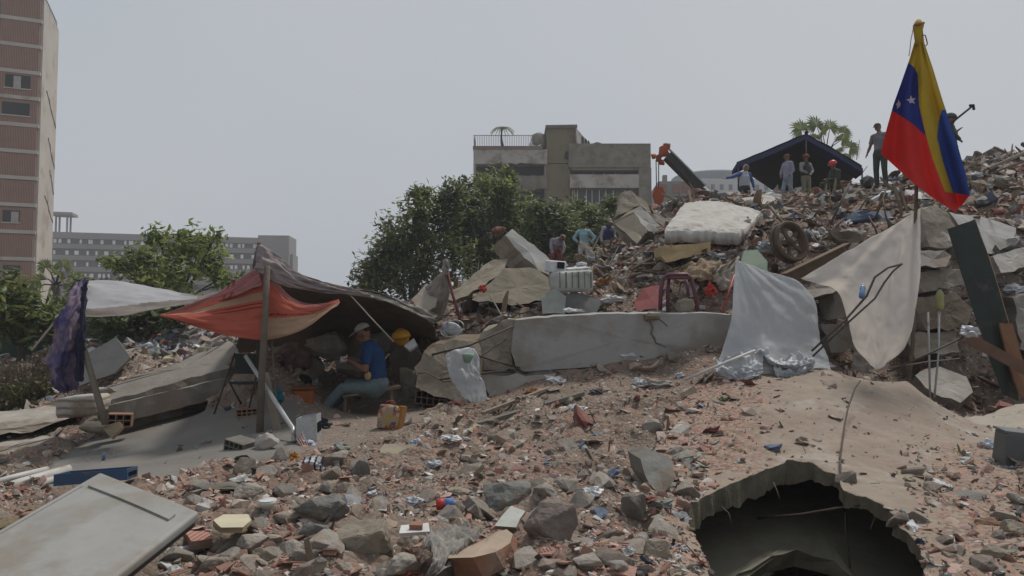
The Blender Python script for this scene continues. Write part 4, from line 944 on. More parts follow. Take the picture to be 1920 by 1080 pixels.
# plastic bottle
def bottle(px, py, L, r_, ang, mat, capm, label, d=None, up=0.0, cat='bottle', strip=None):
    c = W(px, py, d) if d else on(px, py); a = Vector((math.cos(ang), math.sin(ang) * .6, up)).normalized(); root = empty('plastic_bottle', c, label, cat); m = MB()
    P = [c - a * L / 2, c - a * L * .47, c - a * L * .2, c - a * L * .15, c + a * L * .2, c + a * L * .36, c + a * L * .42]
    m.tube(P, [r_ * .8, r_, r_, r_ * .88, r_, r_ * .45, r_ * .35], 14); m.build('body', mat, root)
    m = MB(); m.tube([P[-1], c + a * L * .5], r_ * .42, 10); m.build('cap', capm, root)
    if strip: m = MB(); m.tube([c - a * L * .12, c + a * L * .12], r_ * 1.03, 14, cap=False); m.build('paper_sleeve', strip, root)
    return root
bluem = M('blue_plastic', (.035, .075, .15), (.03, .06, .11), rough=.5, scale=4, bump=.1, stain=(.12,.11,.10), sscale=4)
redm = M('red_plastic', (.42, .05, .04), (.32, .045, .035), rough=.5, scale=4, bump=.15, stain=(.25,.15,.12), sscale=4)
bottle(345, 1034, .24, .035, .7, clearp, clearp, 'clear crushed plastic bottle right of the door panel')
bottle(940, 822, .30, .045, .1, M('olive_glass', (.12, .13, .09), rough=.3, bump=.1), M('yellow_cap', (.45, .42, .04), bump=0), 'dusty bottle with yellow end lying on the brick scree')
c = W(835, 954, hit(835, 958) - .08); root = empty('plastic_cup', c, 'red and blue plastic cup lying in the centre foreground', 'cup'); m = MB(); m.tube([c + Vector((-.06, 0, .03)), c + Vector((0, 0, .035))], [.04, .037], 16); m.build('rim', redm, root); m = MB(); m.tube([c + Vector((0, 0, .035)), c + Vector((.06, 0, .045))], [.037, .03], 16); m.build('cup_body', M('light_blue', (.12, .22, .48), bump=0), root)
root = empty('tile_frame', on(778, 1010), 'white square tile with a bit of brick lying on top', 'tile'); d_ = hit(778, 1015) - .2
plate([(748,1000,d_),(752,985,d_+.14),(804,980,d_+.16),(806,996,d_+.02)], (0, .01, -.02), .004, .3).build('tile', M('white_tile', (.55, .55, .55), (.45, .44, .43), bump=.05), root)
tag(plate([(768,994,d_+.05),(774,988,d_+.1),(793,987,d_+.1),(792,995,d_+.04)], (0, 0, .03), .004, .1).build('brick_bit', orangeb, None), 'small brick bit lying on the white tile', 'brick fragment')
# crumpled bags and rags
ragm = M('grey_rag', (.27, .255, .235), (.20, .185, .165), scale=5, bump=.5)
for q in [(783,1042,0,0,0)]: pass
d_ = hit(860, 1035) - .42
one('grey_cloth', cloth([[(800,1000,d_+.35),(850,985,d_+.45),(905,990,d_+.45)],[(795,1015,d_+.2),(845,1010,d_+.28),(890,1012,d_+.3)],[(812,1040,d_),(835,1040,d_+.05),(868,1025,d_+.15)],[(805,1070,d_-.1),(822,1075,d_-.08),(840,1060,d_)]], 30, 30, .05, 2.2, .008, 3), ragm, 'grey dusty cloth draped over stones, left of the peach block', 'cloth')
LUMPS = [(775,942,20,14,clearp,'clear plastic bag behind the white tile','bag'),(688,0,0,0,None,'',''),(812,872,20,10,clearp,'crumpled clear plastic at centre foreground','bag'),(782,830,22,8,M('blue_white_bag',(.35,.42,.55),(.5,.52,.55),rough=.35,bump=.5),'blue and white bag near the patterned bag','bag'),
 (800,815,16,9,whiteplastic,'white rag lump behind the blue and white bag','rag'),(845,822,20,9,whiteplastic,'pale pinkish rag on the scree right of the patterned bag','rag'),(1110,926,26,15,whiteplastic,'white crumpled plaster sheet right of the pinkish boulder','plaster sheet'),
 (1178,1035,13,12,clearp,'white plastic ball near the bottom beside the hole','plastic scrap'),(1107,1012,12,8,foil,'silver scrap right of the pinkish boulder','foil'),(1078,765,24,8,whiteplastic,'white rag on the slope below the white beam','rag'),(1275,706,12,10,clearp,'blue-grey plastic at the foot of the white stick','plastic scrap'),
 (1195,718,13,11,whiteplastic,'white paper scrap below the beam','paper'),(1120,735,22,8,M('darkrag',(.09,.095,.10),bump=.4),'dark rag among the scree below the beam','rag'),(1215,770,8,6,foil,'tiny shiny scrap on the slope','foil'),(930,645,16,8,foil,'foil on the heap left of the beam','foil'),
 (1040,715,24,11,whiteplastic,'white and orange rags under the beam','rag'),(1000,735,22,9,M('orange_rag',(.30,.15,.07),bump=.5),'rusty orange rag under the left of the beam','rag'),(980,748,16,8,tanm,'beige rag beside the long dark plank','rag'),
 (785,925,0,0,None,'',''),(700,925,14,6,whiteplastic,'flat white flake left of centre','plaster flake'),(1857,838,16,16,M('white_blue_bag',(.5,.56,.62),(.38,.42,.46),rough=.35,bump=.5),'white-blue plastic bag leaning on the grey case','bag'),
 (1740,965,0,0,None,'',''),(1850,985,26,16,M('brown_rubbish',(.20,.12,.08),bump=.6),'brown clod right of the hole','clod'),(1790,850,30,10,M('ochre_clod',(.24,.16,.08),bump=.6),'ochre wood clod on the right of the shell','clod'),(1855,1045,30,24,tanm,'tan stone at the lower right corner','boulder'),(1895,1000,26,22,tanm,'pale stone at the right edge beside the clod','boulder'),
 (1905,940,20,22,conc,'round brown stone at the right edge','boulder'),(1700,905,26,8,graym,'long grey stone flake right of the hole','stone flake'),(1815,935,28,12,graym,'grey flat stone on the right bank','boulder')]
for i, (x, y, w_, h_, m_, lab, cat) in enumerate(LUMPS):
    if m_ is None: continue
    if cat in ('boulder', 'stone flake', 'clod'): bigrock(x, y, w_, h_, m_, lab, 300 + i, cat=cat)
    else: lump(x, y, w_, h_, m_, cat.replace(' ', '_') + ('' if cat != 'bag' else ''), lab, cat, 60 + i)

# ------------------------------------------------------------------ lower left: door panel, crate, pipes, slabs
panelm = M('dusty_enamel', (.285, .28, .265), (.22, .215, .20), rough=.6, scale=2.5, stain=(.215, .19, .155), sscale=3.5, sstr=1.2, bump=.05, spec=.4)
def doorpanel():
    A, B, Dv = W(188, 884, 4.6), W(374, 958, 4.15), W(-150, 1078, 3.5); e1 = B - A; e2 = Dv - A; n = e1.cross(e2).normalized(); n = -n if n.z < 0 else n
    root = empty('door_panel', (A + B) / 2, 'large grey dusty metal fridge door lying tilted in the lower left corner', 'metal door')
    def sheet(mb, u0, u1, v0, v1, h0_, h1_, nn=10):
        vs = []
        for h in (h0_, h1_):
            for i in range(nn + 1):
                for j in range(nn + 1):
                    u, v = u0 + (u1 - u0) * i / nn, v0 + (v1 - v0) * j / nn; vs.append(A + e1 * u + e2 * v + n * (h + .018 * math.sin(u * 3.1) * math.sin(v * 3.1)))
        fs = []; K = (nn + 1) ** 2
        for i in range(nn):
            for j in range(nn):
                a = i * (nn + 1) + j; fs += [(a, a + 1, a + nn + 2, a + nn + 1), (K + a + nn + 1, K + a + nn + 2, K + a + 1, K + a)]
        for i in range(nn):
            for a, b in ((i, i + 1), ((i + 1) * (nn + 1), i * (nn + 1)), (nn * (nn + 1) + i + 1, nn * (nn + 1) + i), (i * (nn + 1) + nn, (i + 1) * (nn + 1) + nn)): fs.append((b, a, a + K, b + K))
        mb.add(vs, fs, 0, False)
    m = MB(); sheet(m, 0, 1, 0, 1, -.055, 0); o = m.build('door_body', panelm, root)
    bv = o.modifiers.new('round', 'BEVEL'); bv.width = .018; bv.segments = 3; bv.limit_method = 'ANGLE'; bv.angle_limit = R(50)
    m = MB(); sheet(m, .1, .9, .1, .15, .0005, .012, 6); m.build('raised_strip', panelm, root)
    m = MB(); sheet(m, .05, .056, .16, .97, .0005, .004, 6); m.build('edge_bead', panelm, root)
    m = MB(); sheet(m, .03, .97, .012, .97, -.09, -.058, 4); m.build('rubber_seal', M('dark_rubber', (.06, .055, .05), bump=.2), root)
    m = MB(); P = [A + e1 * u + e2 * v + n * .012 for u, v in ((.62, .99), (.62, .92), (.68, .87), (.80, .84), (.92, .87), (.965, .94))]; m.tube(P, .004, 6); m.build('wire', steel, root)
    for u, v in ((.08, .05), (.93, .05)): pass
    bigrock(300, 1030, 60, 40, concdark, 'dark block propping up the corner of the door panel', 777, d=4.6, cat='boulder')
    bigrock(140, 1010, 90, 60, concdark, 'buried dark block beneath the door panel', 778, d=4.9, cat='boulder')
doorpanel()
def crate(name, A, B, ev, hv, t, mat, label, cat, slots=True):
    """open box: A->B front edge, ev depth vector, hv height vector"""
    root = empty(name, A, label, cat); A, B = Vector(A), Vector(B); e = B - A
    def panel(nm, o, a, b, th):
        m = MB(); q = [o, o + a, o + a + b, o + b]; plate(q, th, 0, 9, mb=m); return m.build(nm, mat, root)
    en = e.normalized(); vn = ev.normalized()
    panel('base', A + hv.normalized() * .0, e, ev, hv.normalized() * t)
    hh = hv - hv.normalized() * t; o1 = A + hv.normalized() * (t + .001)
    panel('side', o1, e, hh, vn * t); panel('side', o1 + ev - vn * t, e, hh, vn * t)
    panel('end', o1 + vn * (t + .001), ev - vn * (2 * t + .002), hh, en * t); panel('end', o1 + e - en * t + vn * (t + .001), ev - vn * (2 * t + .002), hh, en * t)
    m = MB()
    if slots:
        for k in range(5):
            m = MB(); q = A + e * (1) + ev * (.14 + .15 * k) + hv * .3; m.bar(q + en * .002, q + hv * .4 + en * .002, .022, .006, up=vn)
            m.build('slot_shade_bar', M('slot_dark', (.02, .02, .025), bump=0), root)  # near-black bars on the end panel paint the shade of the slots
    return root
A = W(100, 912, 5.6); B = W(238, 900, 6.0); crate('plastic_crate', A, B, W(258, 893, 6.35) - B, Vector((0, 0, .085)), .015, bluem, 'blue plastic crate behind the grey door panel', 'crate')
pipe = M('dirty_white_pipe', (.48, .47, .45), (.38, .36, .33), rough=.5, scale=3, bump=.1, stain=(.25, .2, .15), sscale=4)
for i, (a, b, r_, lab) in enumerate([((-60,938,6.3),(131,880,7.0),.045,'upper long white pipe at the left edge above the door panel'),((-60,955,6.2),(118,893,6.9),.03,'middle thin white pipe at the left edge'),((-60,920,6.5),(90,880,7.05),.03,'far thin white pipe lying behind the others')]):
    m = MB(); A, B = W(*a), W(*b); m.tube([A, A.lerp(B, .5) + Vector((0, 0, .01)), B], r_, 12); m.tube([B, B + (B - A).normalized() * .002], r_ * .7, 12); one('pipe', m, pipe, lab, 'pipe', 'white pipes by the left edge')
facet('slab_strip', [(-60,985,5.6),(115,928,6.3),(125,940,6.1),(-60,1012,5.3)], (0, .02, -.08), [concpale, concdark], 'narrow pale slab strip beside the white pipes', 'concrete slab')
facet('roof_slab', [(-200,822,9.6),(40,789,10.3),(116,770,10.6),(122,790,10.4),(60,808,10.2),(-200,850,9.5)], (0, 1.4, .12), [concpale, conc], 'upper of the two broken slabs stacked at the left edge', 'concrete slab', jag=.03)
facet('roof_slab', [(-200,868,9.2),(50,830,9.9),(150,802,10.3),(148,822,10.2),(60,850,9.8),(-200,905,9.1)], (0, 1.2, .1), [concpale, conc], 'lower of the two broken slabs stacked at the left edge', 'concrete slab', jag=.03)
facet('roof_slab', [(184,730,10.3),(250,706,10.6),(330,682,11.0),(400,652,11.7),(432,638,12.1),(456,668,11.3),(430,690,10.9),(340,713,10.5),(255,739,10.1),(190,752,9.9)], (0, -.03, -.22), [conc, conc], 'long curved grey slab lying across the heap behind the white mattress roll', 'concrete slab', jag=.025)
facet('roof_slab', [(190,764,9.7),(300,738,10.1),(432,706,10.6),(474,704,11.3),(300,728,11.2),(205,748,10.8)], (0, -.03, -.26), [conc, conc], 'second slab under the long curved slab on the left', 'concrete slab', jag=.025)
facet('roof_slab', [(210,792,9.9),(330,766,10.5),(440,742,11.0),(460,745,11.4),(300,760,11.4),(220,780,10.8)], (0, .1, -.18), [concpale, tanm], 'lowest pale slab edge above the smooth floor', 'concrete slab', jag=.03)
facet('dark_board', [(138,700,11.6),(146,672,11.8),(217,632,12.2),(244,670,12.0),(214,700,11.7),(147,724,11.4)], (0, .05, -.02), [M('charcoal_board', (.10, .10, .10), (.075, .075, .075), scale=3, bump=.2), concdark], 'dark grey board leaning on the left heap', 'board', jag=.008)
bigrock(330, 775, 38, 16, tanm, 'tan block under the stacked slabs on the left', 401, cut=.6, d=10.6, name='concrete_block', cat='concrete block')
bigrock(205, 735, 20, 12, concpale, 'pale lump at the end of the curved slab', 402, d=10.2)
bigrock(448, 674, 24, 11, tanm, 'pale flat stone at the top end of the aluminium pipe', 403, d=9.8)
# mattress roll
m = MB(); A, B = W(122, 762, 9.35), W(190, 757, 9.35); ax = (B - A)
def rbox(c, size, rot, r_=.3, seed=0, n=14):
    m = MB(); Rm = Euler(rot).to_matrix()
    def f(v):
        s = max(abs(v.x), abs(v.y), abs(v.z)); v = v / s * (s * r_ + (1 - r_)); v = Vector([math.copysign(min(1, abs(q)), q) for q in v]); return v * (1 + .06 * mn.noise(v * 2 + Vector((seed, 0, 0))))
    m.ell(c, [k / 2 for k in size], rot, n * 2, n, f=f); return m
o = one('rolled_mattress', rbox(W(157, 760, 9.6), (.52, .55, .27), (0, R(-4), .1), .25), M('mattress_cover', (.42, .39, .35), (.34, .31, .27), scale=3, stain=(.22, .17, .12), bump=.4, wave=(3.5, (.22, .18, .13), 2, 'Z')), 'folded dirty white mattress roll at the foot of the leaning post', 'mattress')
# hollow bricks
def hollow(px, py, size, rot, mat, label, d=None, n=(3, 2)):
    c = W(px, py, d) if d else on(px, py); root = empty('hollow_brick', c, label, 'hollow brick'); Rm = Euler(rot).to_matrix(); sx, sy, sz = size; m = MB(); t = .012
    def bx(a, s): m.box(c + Rm @ Vector(a), s, Rm)
    nx, nz_ = n; 
    for i in range(nx + 1): bx((-sx / 2 + t / 2 + (sx - t) * i / nx, 0, 0), (t, sy, sz))
    for k in range(nz_ + 1):
        for i in range(nx): bx((-sx / 2 + t / 2 + (sx - t) * (i + .5) / nx, 0, -sz / 2 + t / 2 + (sz - t) * k / nz_), ((sx - t) / nx - t - .001, sy - .003, t))
    m.build('brick_body', mat, root); m = MB(); m.box(c + Rm @ Vector((0, sy * .3, 0)), (sx - .004, .01, sz - .004), Rm); m.build('hollow_shade_plate', M('deep_shade', (.02, .018, .016), bump=0), root); return root  # near-black plate across the cells paints the shade inside the brick
hollow(452, 841, (.27, .22, .19), (R(4), R(10), R(-25)), M('grey_block', (.16, .15, .13), (.11, .10, .09), bump=.4), 'grey hollow block at the foot of the main tent post', n=(4, 3))
hollow(464, 776, (.25, .16, .14), (0, R(-3), R(15)), orangeb, 'red hollow brick behind the main tent post, beside the folding chair', n=(4, 3))
hollow(226, 787, (.27, .2, .16), (0, R(3), R(20)), orangeb, 'red hollow brick near the foot of the leaning post', n=(3, 2), d=9.5)
hollow(810, 747, (.42, .25, .18), (R(-5), R(6), R(-6)), M('dusty_red_block', (.15, .10, .075), (.11, .075, .06), bump=.4), 'dusty hollow brick under the block at the left end of the beam', n=(5, 2), d=10.35)
bigrock(497, 832, 25, 18, M('white_stone', (.38, .35, .31), (.28, .25, .22), bump=.4), 'white rough stone at the foot of the main tent post', 410)
bigrock(182, 802, 30, 12, tanm, 'tan block at the foot of the leaning left post', 411, cut=.6, d=9.2, name='concrete_block', cat='concrete block')
facet('cardboard_piece', [(192,800,8.9),(225,790,9.1),(231,800,9.0),(208,822,8.7)], (0, .04, -.02), M('cardboard', (.25, .19, .12), (.19, .14, .09), bump=.2), 'cardboard scrap pinned by the leaning left post', 'cardboard', jag=.006)
# ------------------------------------------------------------------ the improvised tent
postm = M('grey_wood_post', (.15, .12, .095), (.10, .08, .065), scale=5, bump=.5)
m = MB(); p0 = on(487, 812); m.tube([p0 - Vector((0, 0, .1)), W(491, 700, p0.y), W(497, 600, p0.y + .03), W(501, 498, p0.y + .05)], [.045, .042, .04, .036], 8); one('tent_post', m, postm, 'dark vertical wooden post holding up the orange awning', 'post')
PD = p0.y
m = MB(); m.tube([W(198, 795, 8.9), W(165, 680, 9.0), W(129, 556, 9.1)], [.042, .036, .032], 8); one('tent_post', m, M('pale_post', (.22, .19, .15), (.16, .14, .11), bump=.4), 'leaning pale wooden post at the left corner of the awning', 'post')
m = MB(); m.tube([W(484, 700, PD + .5), W(486, 580, PD + .5), W(486, 455, PD + .5)], [.03, .028, .025], 8); one('tent_pole', m, steel, 'thin pole inside the pointed top of the brown tent', 'pole')
orange = M('orange_cloth', (.50, .13, .085), (.44, .105, .07), scale=3, bump=.15, bscale=40, trans=.25, rough=.9)
rose = M('rose_cloth', (.33, .13, .12), (.28, .11, .10), scale=3, bump=.15, trans=.2, rough=.9)
cream = M('cream_stripe', (.46, .30, .20), (.41, .27, .18), bump=.15, trans=.25, rough=.9)
redst = M('dark_red_stripe', (.27, .035, .03), bump=.1, trans=.2, rough=.9)
def omi(u, v):
    if u < .5:
        if v < .16: return 1
        if .34 < v < .44: return 2
        if .47 < v < .49 or .52 < v < .535: return 3
        return 0
    if v < .18: return 1
    if .5 + (1 - u) * .35 < v: return 2
    if .44 + (1 - u) * .35 < v < .46 + (1 - u) * .35: return 3
    return 0
D0 = PD + .14
o = cloth([[(297,590,D0+.25),(350,574,D0+.2),(420,543,D0+.1),(495,508,D0+.02),(540,553,D0+.1),(590,572,D0+.2),(635,560,D0+.3)],
           [(299,591,D0+.2),(352,584,D0+.1),(424,566,D0+.04),(497,548,D0),(543,574,D0+.04),(592,579,D0+.1),(636,563,D0+.25)],
           [(301,592,D0+.15),(355,598,D0-.1),(428,600,D0+.0),(500,596,D0),(552,598,D0),(598,588,D0+.1),(636,566,D0+.2)],
           [(303,593,D0+.15),(358,611,D0-.05),(431,630,D0-.02),(502,637,D0),(562,621,D0),(603,596,D0+.05),(634,570,D0+.15)]], 96, 60, .03, 1.3, .004, 4, mi=omi)
one('awning', o, [orange, rose, cream, redst], 'orange and red striped sheet slung round the main tent post', 'awning')
whitecl = M('white_cloth', (.50, .50, .52), (.42, .42, .44), scale=3, bump=.2, trans=.35, rough=.9, stain=(.33, .31, .30), sscale=1.5)
greycl = M('grey_tan_cloth', (.30, .26, .23), (.25, .21, .19), scale=3, bump=.2, trans=.3, rough=.9)
def wmi(u, v):
    if u < .55: return 0 if v < .8 - u * .5 else 1
    if .74 < u < .765 or .79 < u < .81: return 2
    return 3 if u > .68 and v > .1 else 1
o = cloth([[(160,526,9.6),(240,532,10),(320,543,10),(390,550,9.7),(440,529,9.2),(486,500,PD+.3)],
           [(156,560,9.3),(235,562,9.5),(310,562,9.5),(385,558,9.4),(435,541,9.0),(488,515,PD+.15)],
           [(152,593,9.0),(228,588,9.1),(300,579,9.2),(372,569,9.1),(432,556,8.8),(490,534,PD+.05)]], 90, 40, .035, 1.0, .004, 9, mi=wmi)
one('awning', o, [whitecl, greycl, redst, rose], 'white and grey sheet stretched from the leaning post to the tent peak', 'awning')
brown = M('brown_tarp', (.15, .12, .10), (.11, .09, .075), scale=3, bump=.3, rough=.9)
o = cloth([[(478,470,PD+.35),(560,516,PD+.35),(641,536,PD+.6),(702,551,PD+1.0),(771,577,PD+1.6),(812,603,PD+2.1)],
           [(470,540,PD+1.6),(555,552,PD+1.7),(641,566,PD+1.9),(702,580,PD+2.1),(771,598,PD+2.3),(816,615,PD+2.6)],
           [(455,600,PD+2.8),(555,600,PD+2.9),(641,606,PD+3.1),(702,615,PD+3.2),(771,622,PD+3.2),(820,632,PD+3.2)],
           [(440,660,PD+3.6),(555,655,PD+3.7),(641,648,PD+3.8),(702,648,PD+3.8),(771,645,PD+3.8),(830,648,PD+3.7)]], 60, 44, .05, 1.2, .008, 6)
one('tent_tarp', o, brown, 'dark brown tarp roof sloping back over the seated man', 'tarp')
o = cloth([[(480,472,PD+.25),(492,458,PD+.25),(522,478,PD+.25),(552,506,PD+.25),(590,524,PD+.3),(641,535,PD+.5),(690,548,PD+.85)],
           [(479,492,PD+.2),(495,490,PD+.12),(520,500,PD+.15),(555,522,PD+.2),(598,536,PD+.3),(645,545,PD+.5),(695,554,PD+.85)],
           [(478,512,PD+.25),(499,520,PD+.12),(528,535,PD+.18),(565,543,PD+.25),(605,548,PD+.35),(650,553,PD+.55),(700,560,PD+.9)]], 70, 30, .04, 1.6, .006, 12)
one('tent_peak_cloth', o, M('mauve_grey_cloth', (.27, .23, .225), (.20, .165, .16), scale=2.5, bump=.3, rough=.9), 'mauve-grey cloth gathered at the pointed peak of the tent', 'cloth')
o = cloth([[(690,548,PD+.95),(730,556,PD+1.3),(775,572,PD+1.7),(820,590,PD+2.2)],[(690,556,PD+.9),(730,568,PD+1.2),(775,588,PD+1.6),(812,605,PD+2.1)]], 40, 10, .03, 1.6, .01, 2)
one('tarp_border', o, ragm, 'frayed grey border cloth along the right edge of the brown tarp', 'cloth')
m = MB(); m.tube([W(647, 542, PD + .55), W(690, 590, PD + .9), W(738, 641, PD + 1.3)], .009, 6); one('rope', m, M('pale_rope', (.42, .40, .37), bump=.2), 'taut pale rope from tarp edge down beside the yellow helmet', 'rope')
m = MB(); m.tube([W(116, 588, 9.1), W(60, 656, 9.8)], .014, 6); one('guy_rope', m, M('pale_rope', (.42, .40, .37)), 'guy rope running down to the left from the leaning post', 'rope')
alu = M('aluminium', (.42, .42, .41), (.33, .33, .32), rough=.4, metal=.4, bump=.05)
m = MB(); m.tube([W(461, 668, 9.2), W(500, 728, 8.8), W(540, 790, 8.3), W(549, 803, 8.2), W(552, 828, 8.05)], .027, 10); one('metal_pipe', m, alu, 'bent aluminium pipe leaning in front of the tent opening', 'pipe')
m = MB(); m.tube([W(505, 560, PD + .3), W(513, 690, PD + .25), W(520, 790, PD + .1)], .012, 6); one('cane', m, postm, 'thin dark cane standing just right of the main tent post', 'cane')
m = MB(); m.bar(W(497, 700, PD + .25), W(522, 815, PD + .05), .09, .03, up=(0, 1, 0)); one('board', m, tanm, 'tan board leaning against the back of the main tent post', 'board')
purple = M('purple_blue_cloth', (.085, .075, .19), (.06, .055, .14), scale=1.6, stain=(.33, .25, .27), sscale=3.0, sstr=1.5, bump=.3, rough=.9, trans=.15)
o = cloth([[(136,548,9.15),(148,530,9.2),(160,519,9.3)],[(118,575,9.0),(140,560,9.0),(162,550,9.2)],[(106,598,9.0),(130,592,8.85),(160,584,9.1)],[(96,640,9.05),(118,640,8.85),(150,636,9.1)],[(91,690,9.1),(114,698,8.9),(146,690,9.15)],[(112,730,9.2),(126,738,9.1),(142,728,9.2)]], 40, 70, .09, 1.3, .006, 17)
one('hanging_cloth', o, purple, 'purple-blue patterned cloth hanging from the leaning left post', 'cloth')
o = cloth([[(152,540,8.95),(160,528,8.95),(166,524,9.0)],[(148,600,8.9),(155,600,8.85),(160,596,8.95)],[(143,660,8.95),(150,665,8.9),(156,655,8.95)],[(146,715,9.0),(153,716,8.95),(160,705,9.0)]], 16, 40, .05, 1.5, .006, 23)
one('dark_strip_cloth', o, M('navy_cloth', (.025, .025, .055), bump=.2), 'dark navy strip of cloth hanging beside the purple one', 'cloth')
# things under the tent
def chair(label, px, py, s, d, mat, seatm):
    c = W(px, py, d); c.z = gz(c.x, c.y); root = empty('folding_chair', c, label, 'folding chair'); 
    def leg(a, b, nm='leg'): m = MB(); m.tube([c + Vector(a) * s, c + Vector(b) * s], .012, 6); m.build(nm, mat, root)
    leg((-.32, 0, 0), (-.05, .1, .95)); leg((.22, -.05, 0), (.36, .15, .95)); leg((.0, .45, 0), (-.1, .02, .5)); leg((.42, .4, 0), (.3, 0, .5))
    m = MB(); m.box(c + Vector((.12, .2, .47)) * s, (.44 * s, .42 * s, .03), (R(-6), 0, .1)); m.build('seat', seatm, root)
    m = MB(); m.box(c + Vector((.16, .12, .78)) * s, (.40 * s, .03, .32 * s), (R(10), 0, .1)); m.build('backrest', seatm, root); return root
chair('small dark folding chair left of the main tent post', 440, 770, .8, 9.4, steel, M('dark_teal', (.04, .05, .048), (.03, .036, .035), bump=.1))
crate('basket', W(556, 834, 8.0), W(594, 826, 8.2), Vector((-.02, .28, 0)), Vector((-.01, 0, .27)), .012, M('white_crate', (.36, .37, .38), (.28, .29, .30), rough=.5, bump=.5, bscale=20, scale=6), 'white-grey plastic basket at the right of the tent posts', 'basket')
c = W(565, 764, 9.7); root = empty('plastic_box', c, 'dull orange box behind the man\'s shoe', 'box'); rbox(c + Vector((0, .1, .11)), (.27, .3, .24), (0, 0, .2), .12).build('box_body', M('dull_orange', (.26, .085, .03), bump=.1), root); m = MB(); m.box(c + Vector((0, .1, .245)), (.29, .32, .02), (0, 0, .2)); m.build('lid', M('dull_orange_dark', (.18, .06, .025), bump=.1), root)
lump(520, 745, 14, 20, M('blue_bag', (.02, .12, .17), bump=.3), 'bag', 'teal-blue bag in the shade behind the aluminium pipe', 'bag', 201, d=9.3)
lump(605, 800, 20, 18, M('black_bag', (.02, .02, .024), (.03, .03, .035), bump=.3), 'bag', 'black bag on the ground below the man\'s shoes', 'bag', 202, d=8.9)
lump(545, 672, 42, 32, M('maroon_blanket', (.12, .07, .06), (.19, .14, .12), scale=9, bump=.4), 'blanket_bundle', 'faded maroon blanket bundle at the back left of the tent', 'blanket', 203, d=11.0, amp=.15)
lump(540, 718, 45, 22, M('black_bag', (.02, .02, .024)), 'bag', 'black bundle under the maroon blanket', 'bag', 204, d=10.7, amp=.2)
for i, (x, y, w_, h_, d, lab) in enumerate([(625,650,45,30,11.9,'brown block at the back of the tent left of the man'),(655,690,30,22,11.8,'dark block behind the man\'s arms'),(760,672,32,34,11.3,'brown boulder just right of the seated man'),(775,712,28,30,10.9,'dark boulder below the yellow helmet'),(735,640,30,22,11.9,'back wall block behind the man\'s head'),(600,715,30,24,11.6,'dark block at the back of the tent near the orange box'),(700,650,40,36,12.2,'rear brown block in the tent shadow'),(580,690,30,30,12,'leftmost dark block inside the tent')]):
    bigrock(x, y, w_, h_, [tanm, conc, concdark][i % 3], lab, 500 + i, d=d, cat='boulder')
def bench():
    d = 10.0; a = W(640, 742, d); b = W(748, 724, d + .25); root = empty('bench', (a + b) / 2 - Vector((0, 0, .35)), 'low rough wooden bench the man sits on', 'bench')
    m = MB(); m.bar(a, b, .3, .035); m.build('seat', woodm, root)
    for t, y in ((.1, -.1), (.9, -.1), (.1, .1), (.9, .1)):
        q = a.lerp(b, t) + Vector((0, y, -.02)); m = MB(); m.bar(q, q + Vector((0, 0, -.34)), .04, .04, up=(0, 1, 0)); m.build('leg', woodm, root)
bench()
def helmet(c, r_, rot, mat, label, name='hard_hat'):
    root = empty(name, c, label, 'hard hat'); m = MB(); m.ell(c, (r_, r_ * 1.15, r_ * .95), rot, 20, 12, f=lambda v: Vector((v.x, v.y, max(v.z, -.12)))); m.build('shell', mat, root)
    m = MB(); m.ell(c + Vector((0, 0, -r_ * .1)), (r_ * 1.12, r_ * 1.4, r_ * .06), rot, 20, 6); m.build('brim', mat, root)
    m = MB(); m.ell(c + Vector((0, 0, r_ * .03)), (r_ * .14, r_ * 1.12, r_ * .99), rot, 10, 10); m.build('ridge', mat, root); return root
helmet(W(752, 632, 10.75), .125, (R(-8), R(-5), R(70)), M('yellow_hat', (.5, .25, .02), (.42, .22, .02), rough=.45, bump=.03), 'yellow hard hat resting on the boulder behind the man')
o = facet('paper_box', [(757,648,10.7),(775,634,10.8),(783,646,10.75),(768,658,10.65)], (0, .06, -.03), whiteplastic, 'white paper carton beside the yellow hard hat', 'carton', jag=.005)
# patterned bag
def pbag():
    c = W(731, 822, 8.9); c.z = max(c.z, gz(c.x, c.y)); pm = bpy.data.materials.new('printed_fabric'); pm.use_nodes = True; nt = pm.node_tree; b = nt.nodes['Principled BSDF']; tc = _n(nt, 'ShaderNodeTexCoord'); v = _n(nt, 'ShaderNodeTexVoronoi'); v.inputs['Scale'].default_value = 22; v.inputs['Randomness'].default_value = .9
    rp = _n(nt, 'ShaderNodeValToRGB'); rp.color_ramp.interpolation = 'CONSTANT'; els = [(0, (.30, .09, .05)), (.3, (.33, .21, .07)), (.55, (.27, .22, .17)), (.75, (.08, .06, .09)), (.88, (.38, .29, .22))]
    while len(rp.color_ramp.elements) < len(els): rp.color_ramp.elements.new(.5)
    for e, (p, q) in zip(rp.color_ramp.elements, els): e.position = p; e.color = (*q, 1)
    nt.links.new(tc.outputs['Object'], v.inputs['Vector']); sx = _n(nt, 'ShaderNodeSeparateColor'); nt.links.new(v.outputs['Color'], sx.inputs[0]); nt.links.new(sx.outputs[1], rp.inputs[0]); nt.links.new(rp.outputs[0], b.inputs['Base Color']); b.inputs['Roughness'].default_value = .8
    root = empty('cloth_bag', c, 'small orange and yellow patterned shopping bag on the tent floor', 'bag')
    rbox(c + Vector((0, .05, .13)), (.29, .16, .29), (R(-6), R(8), R(-12)), .15, 3).build('bag_body', pm, root)
    m = MB(); m.box(c + Vector((.125, .04, .13)), (.05, .165, .27), (R(-6), R(8), R(-12))); m.build('side_panel', M('orange_side', (.30, .14, .04), bump=.1), root)
    m = MB()
    m.tube([c + Vector((-.06, .05, .26)), c + Vector((-.05, .04, .32)), c + Vector((.03, .04, .33)), c + Vector((.06, .05, .27))], .006, 6); m.build('handle', orange, root)
pbag()
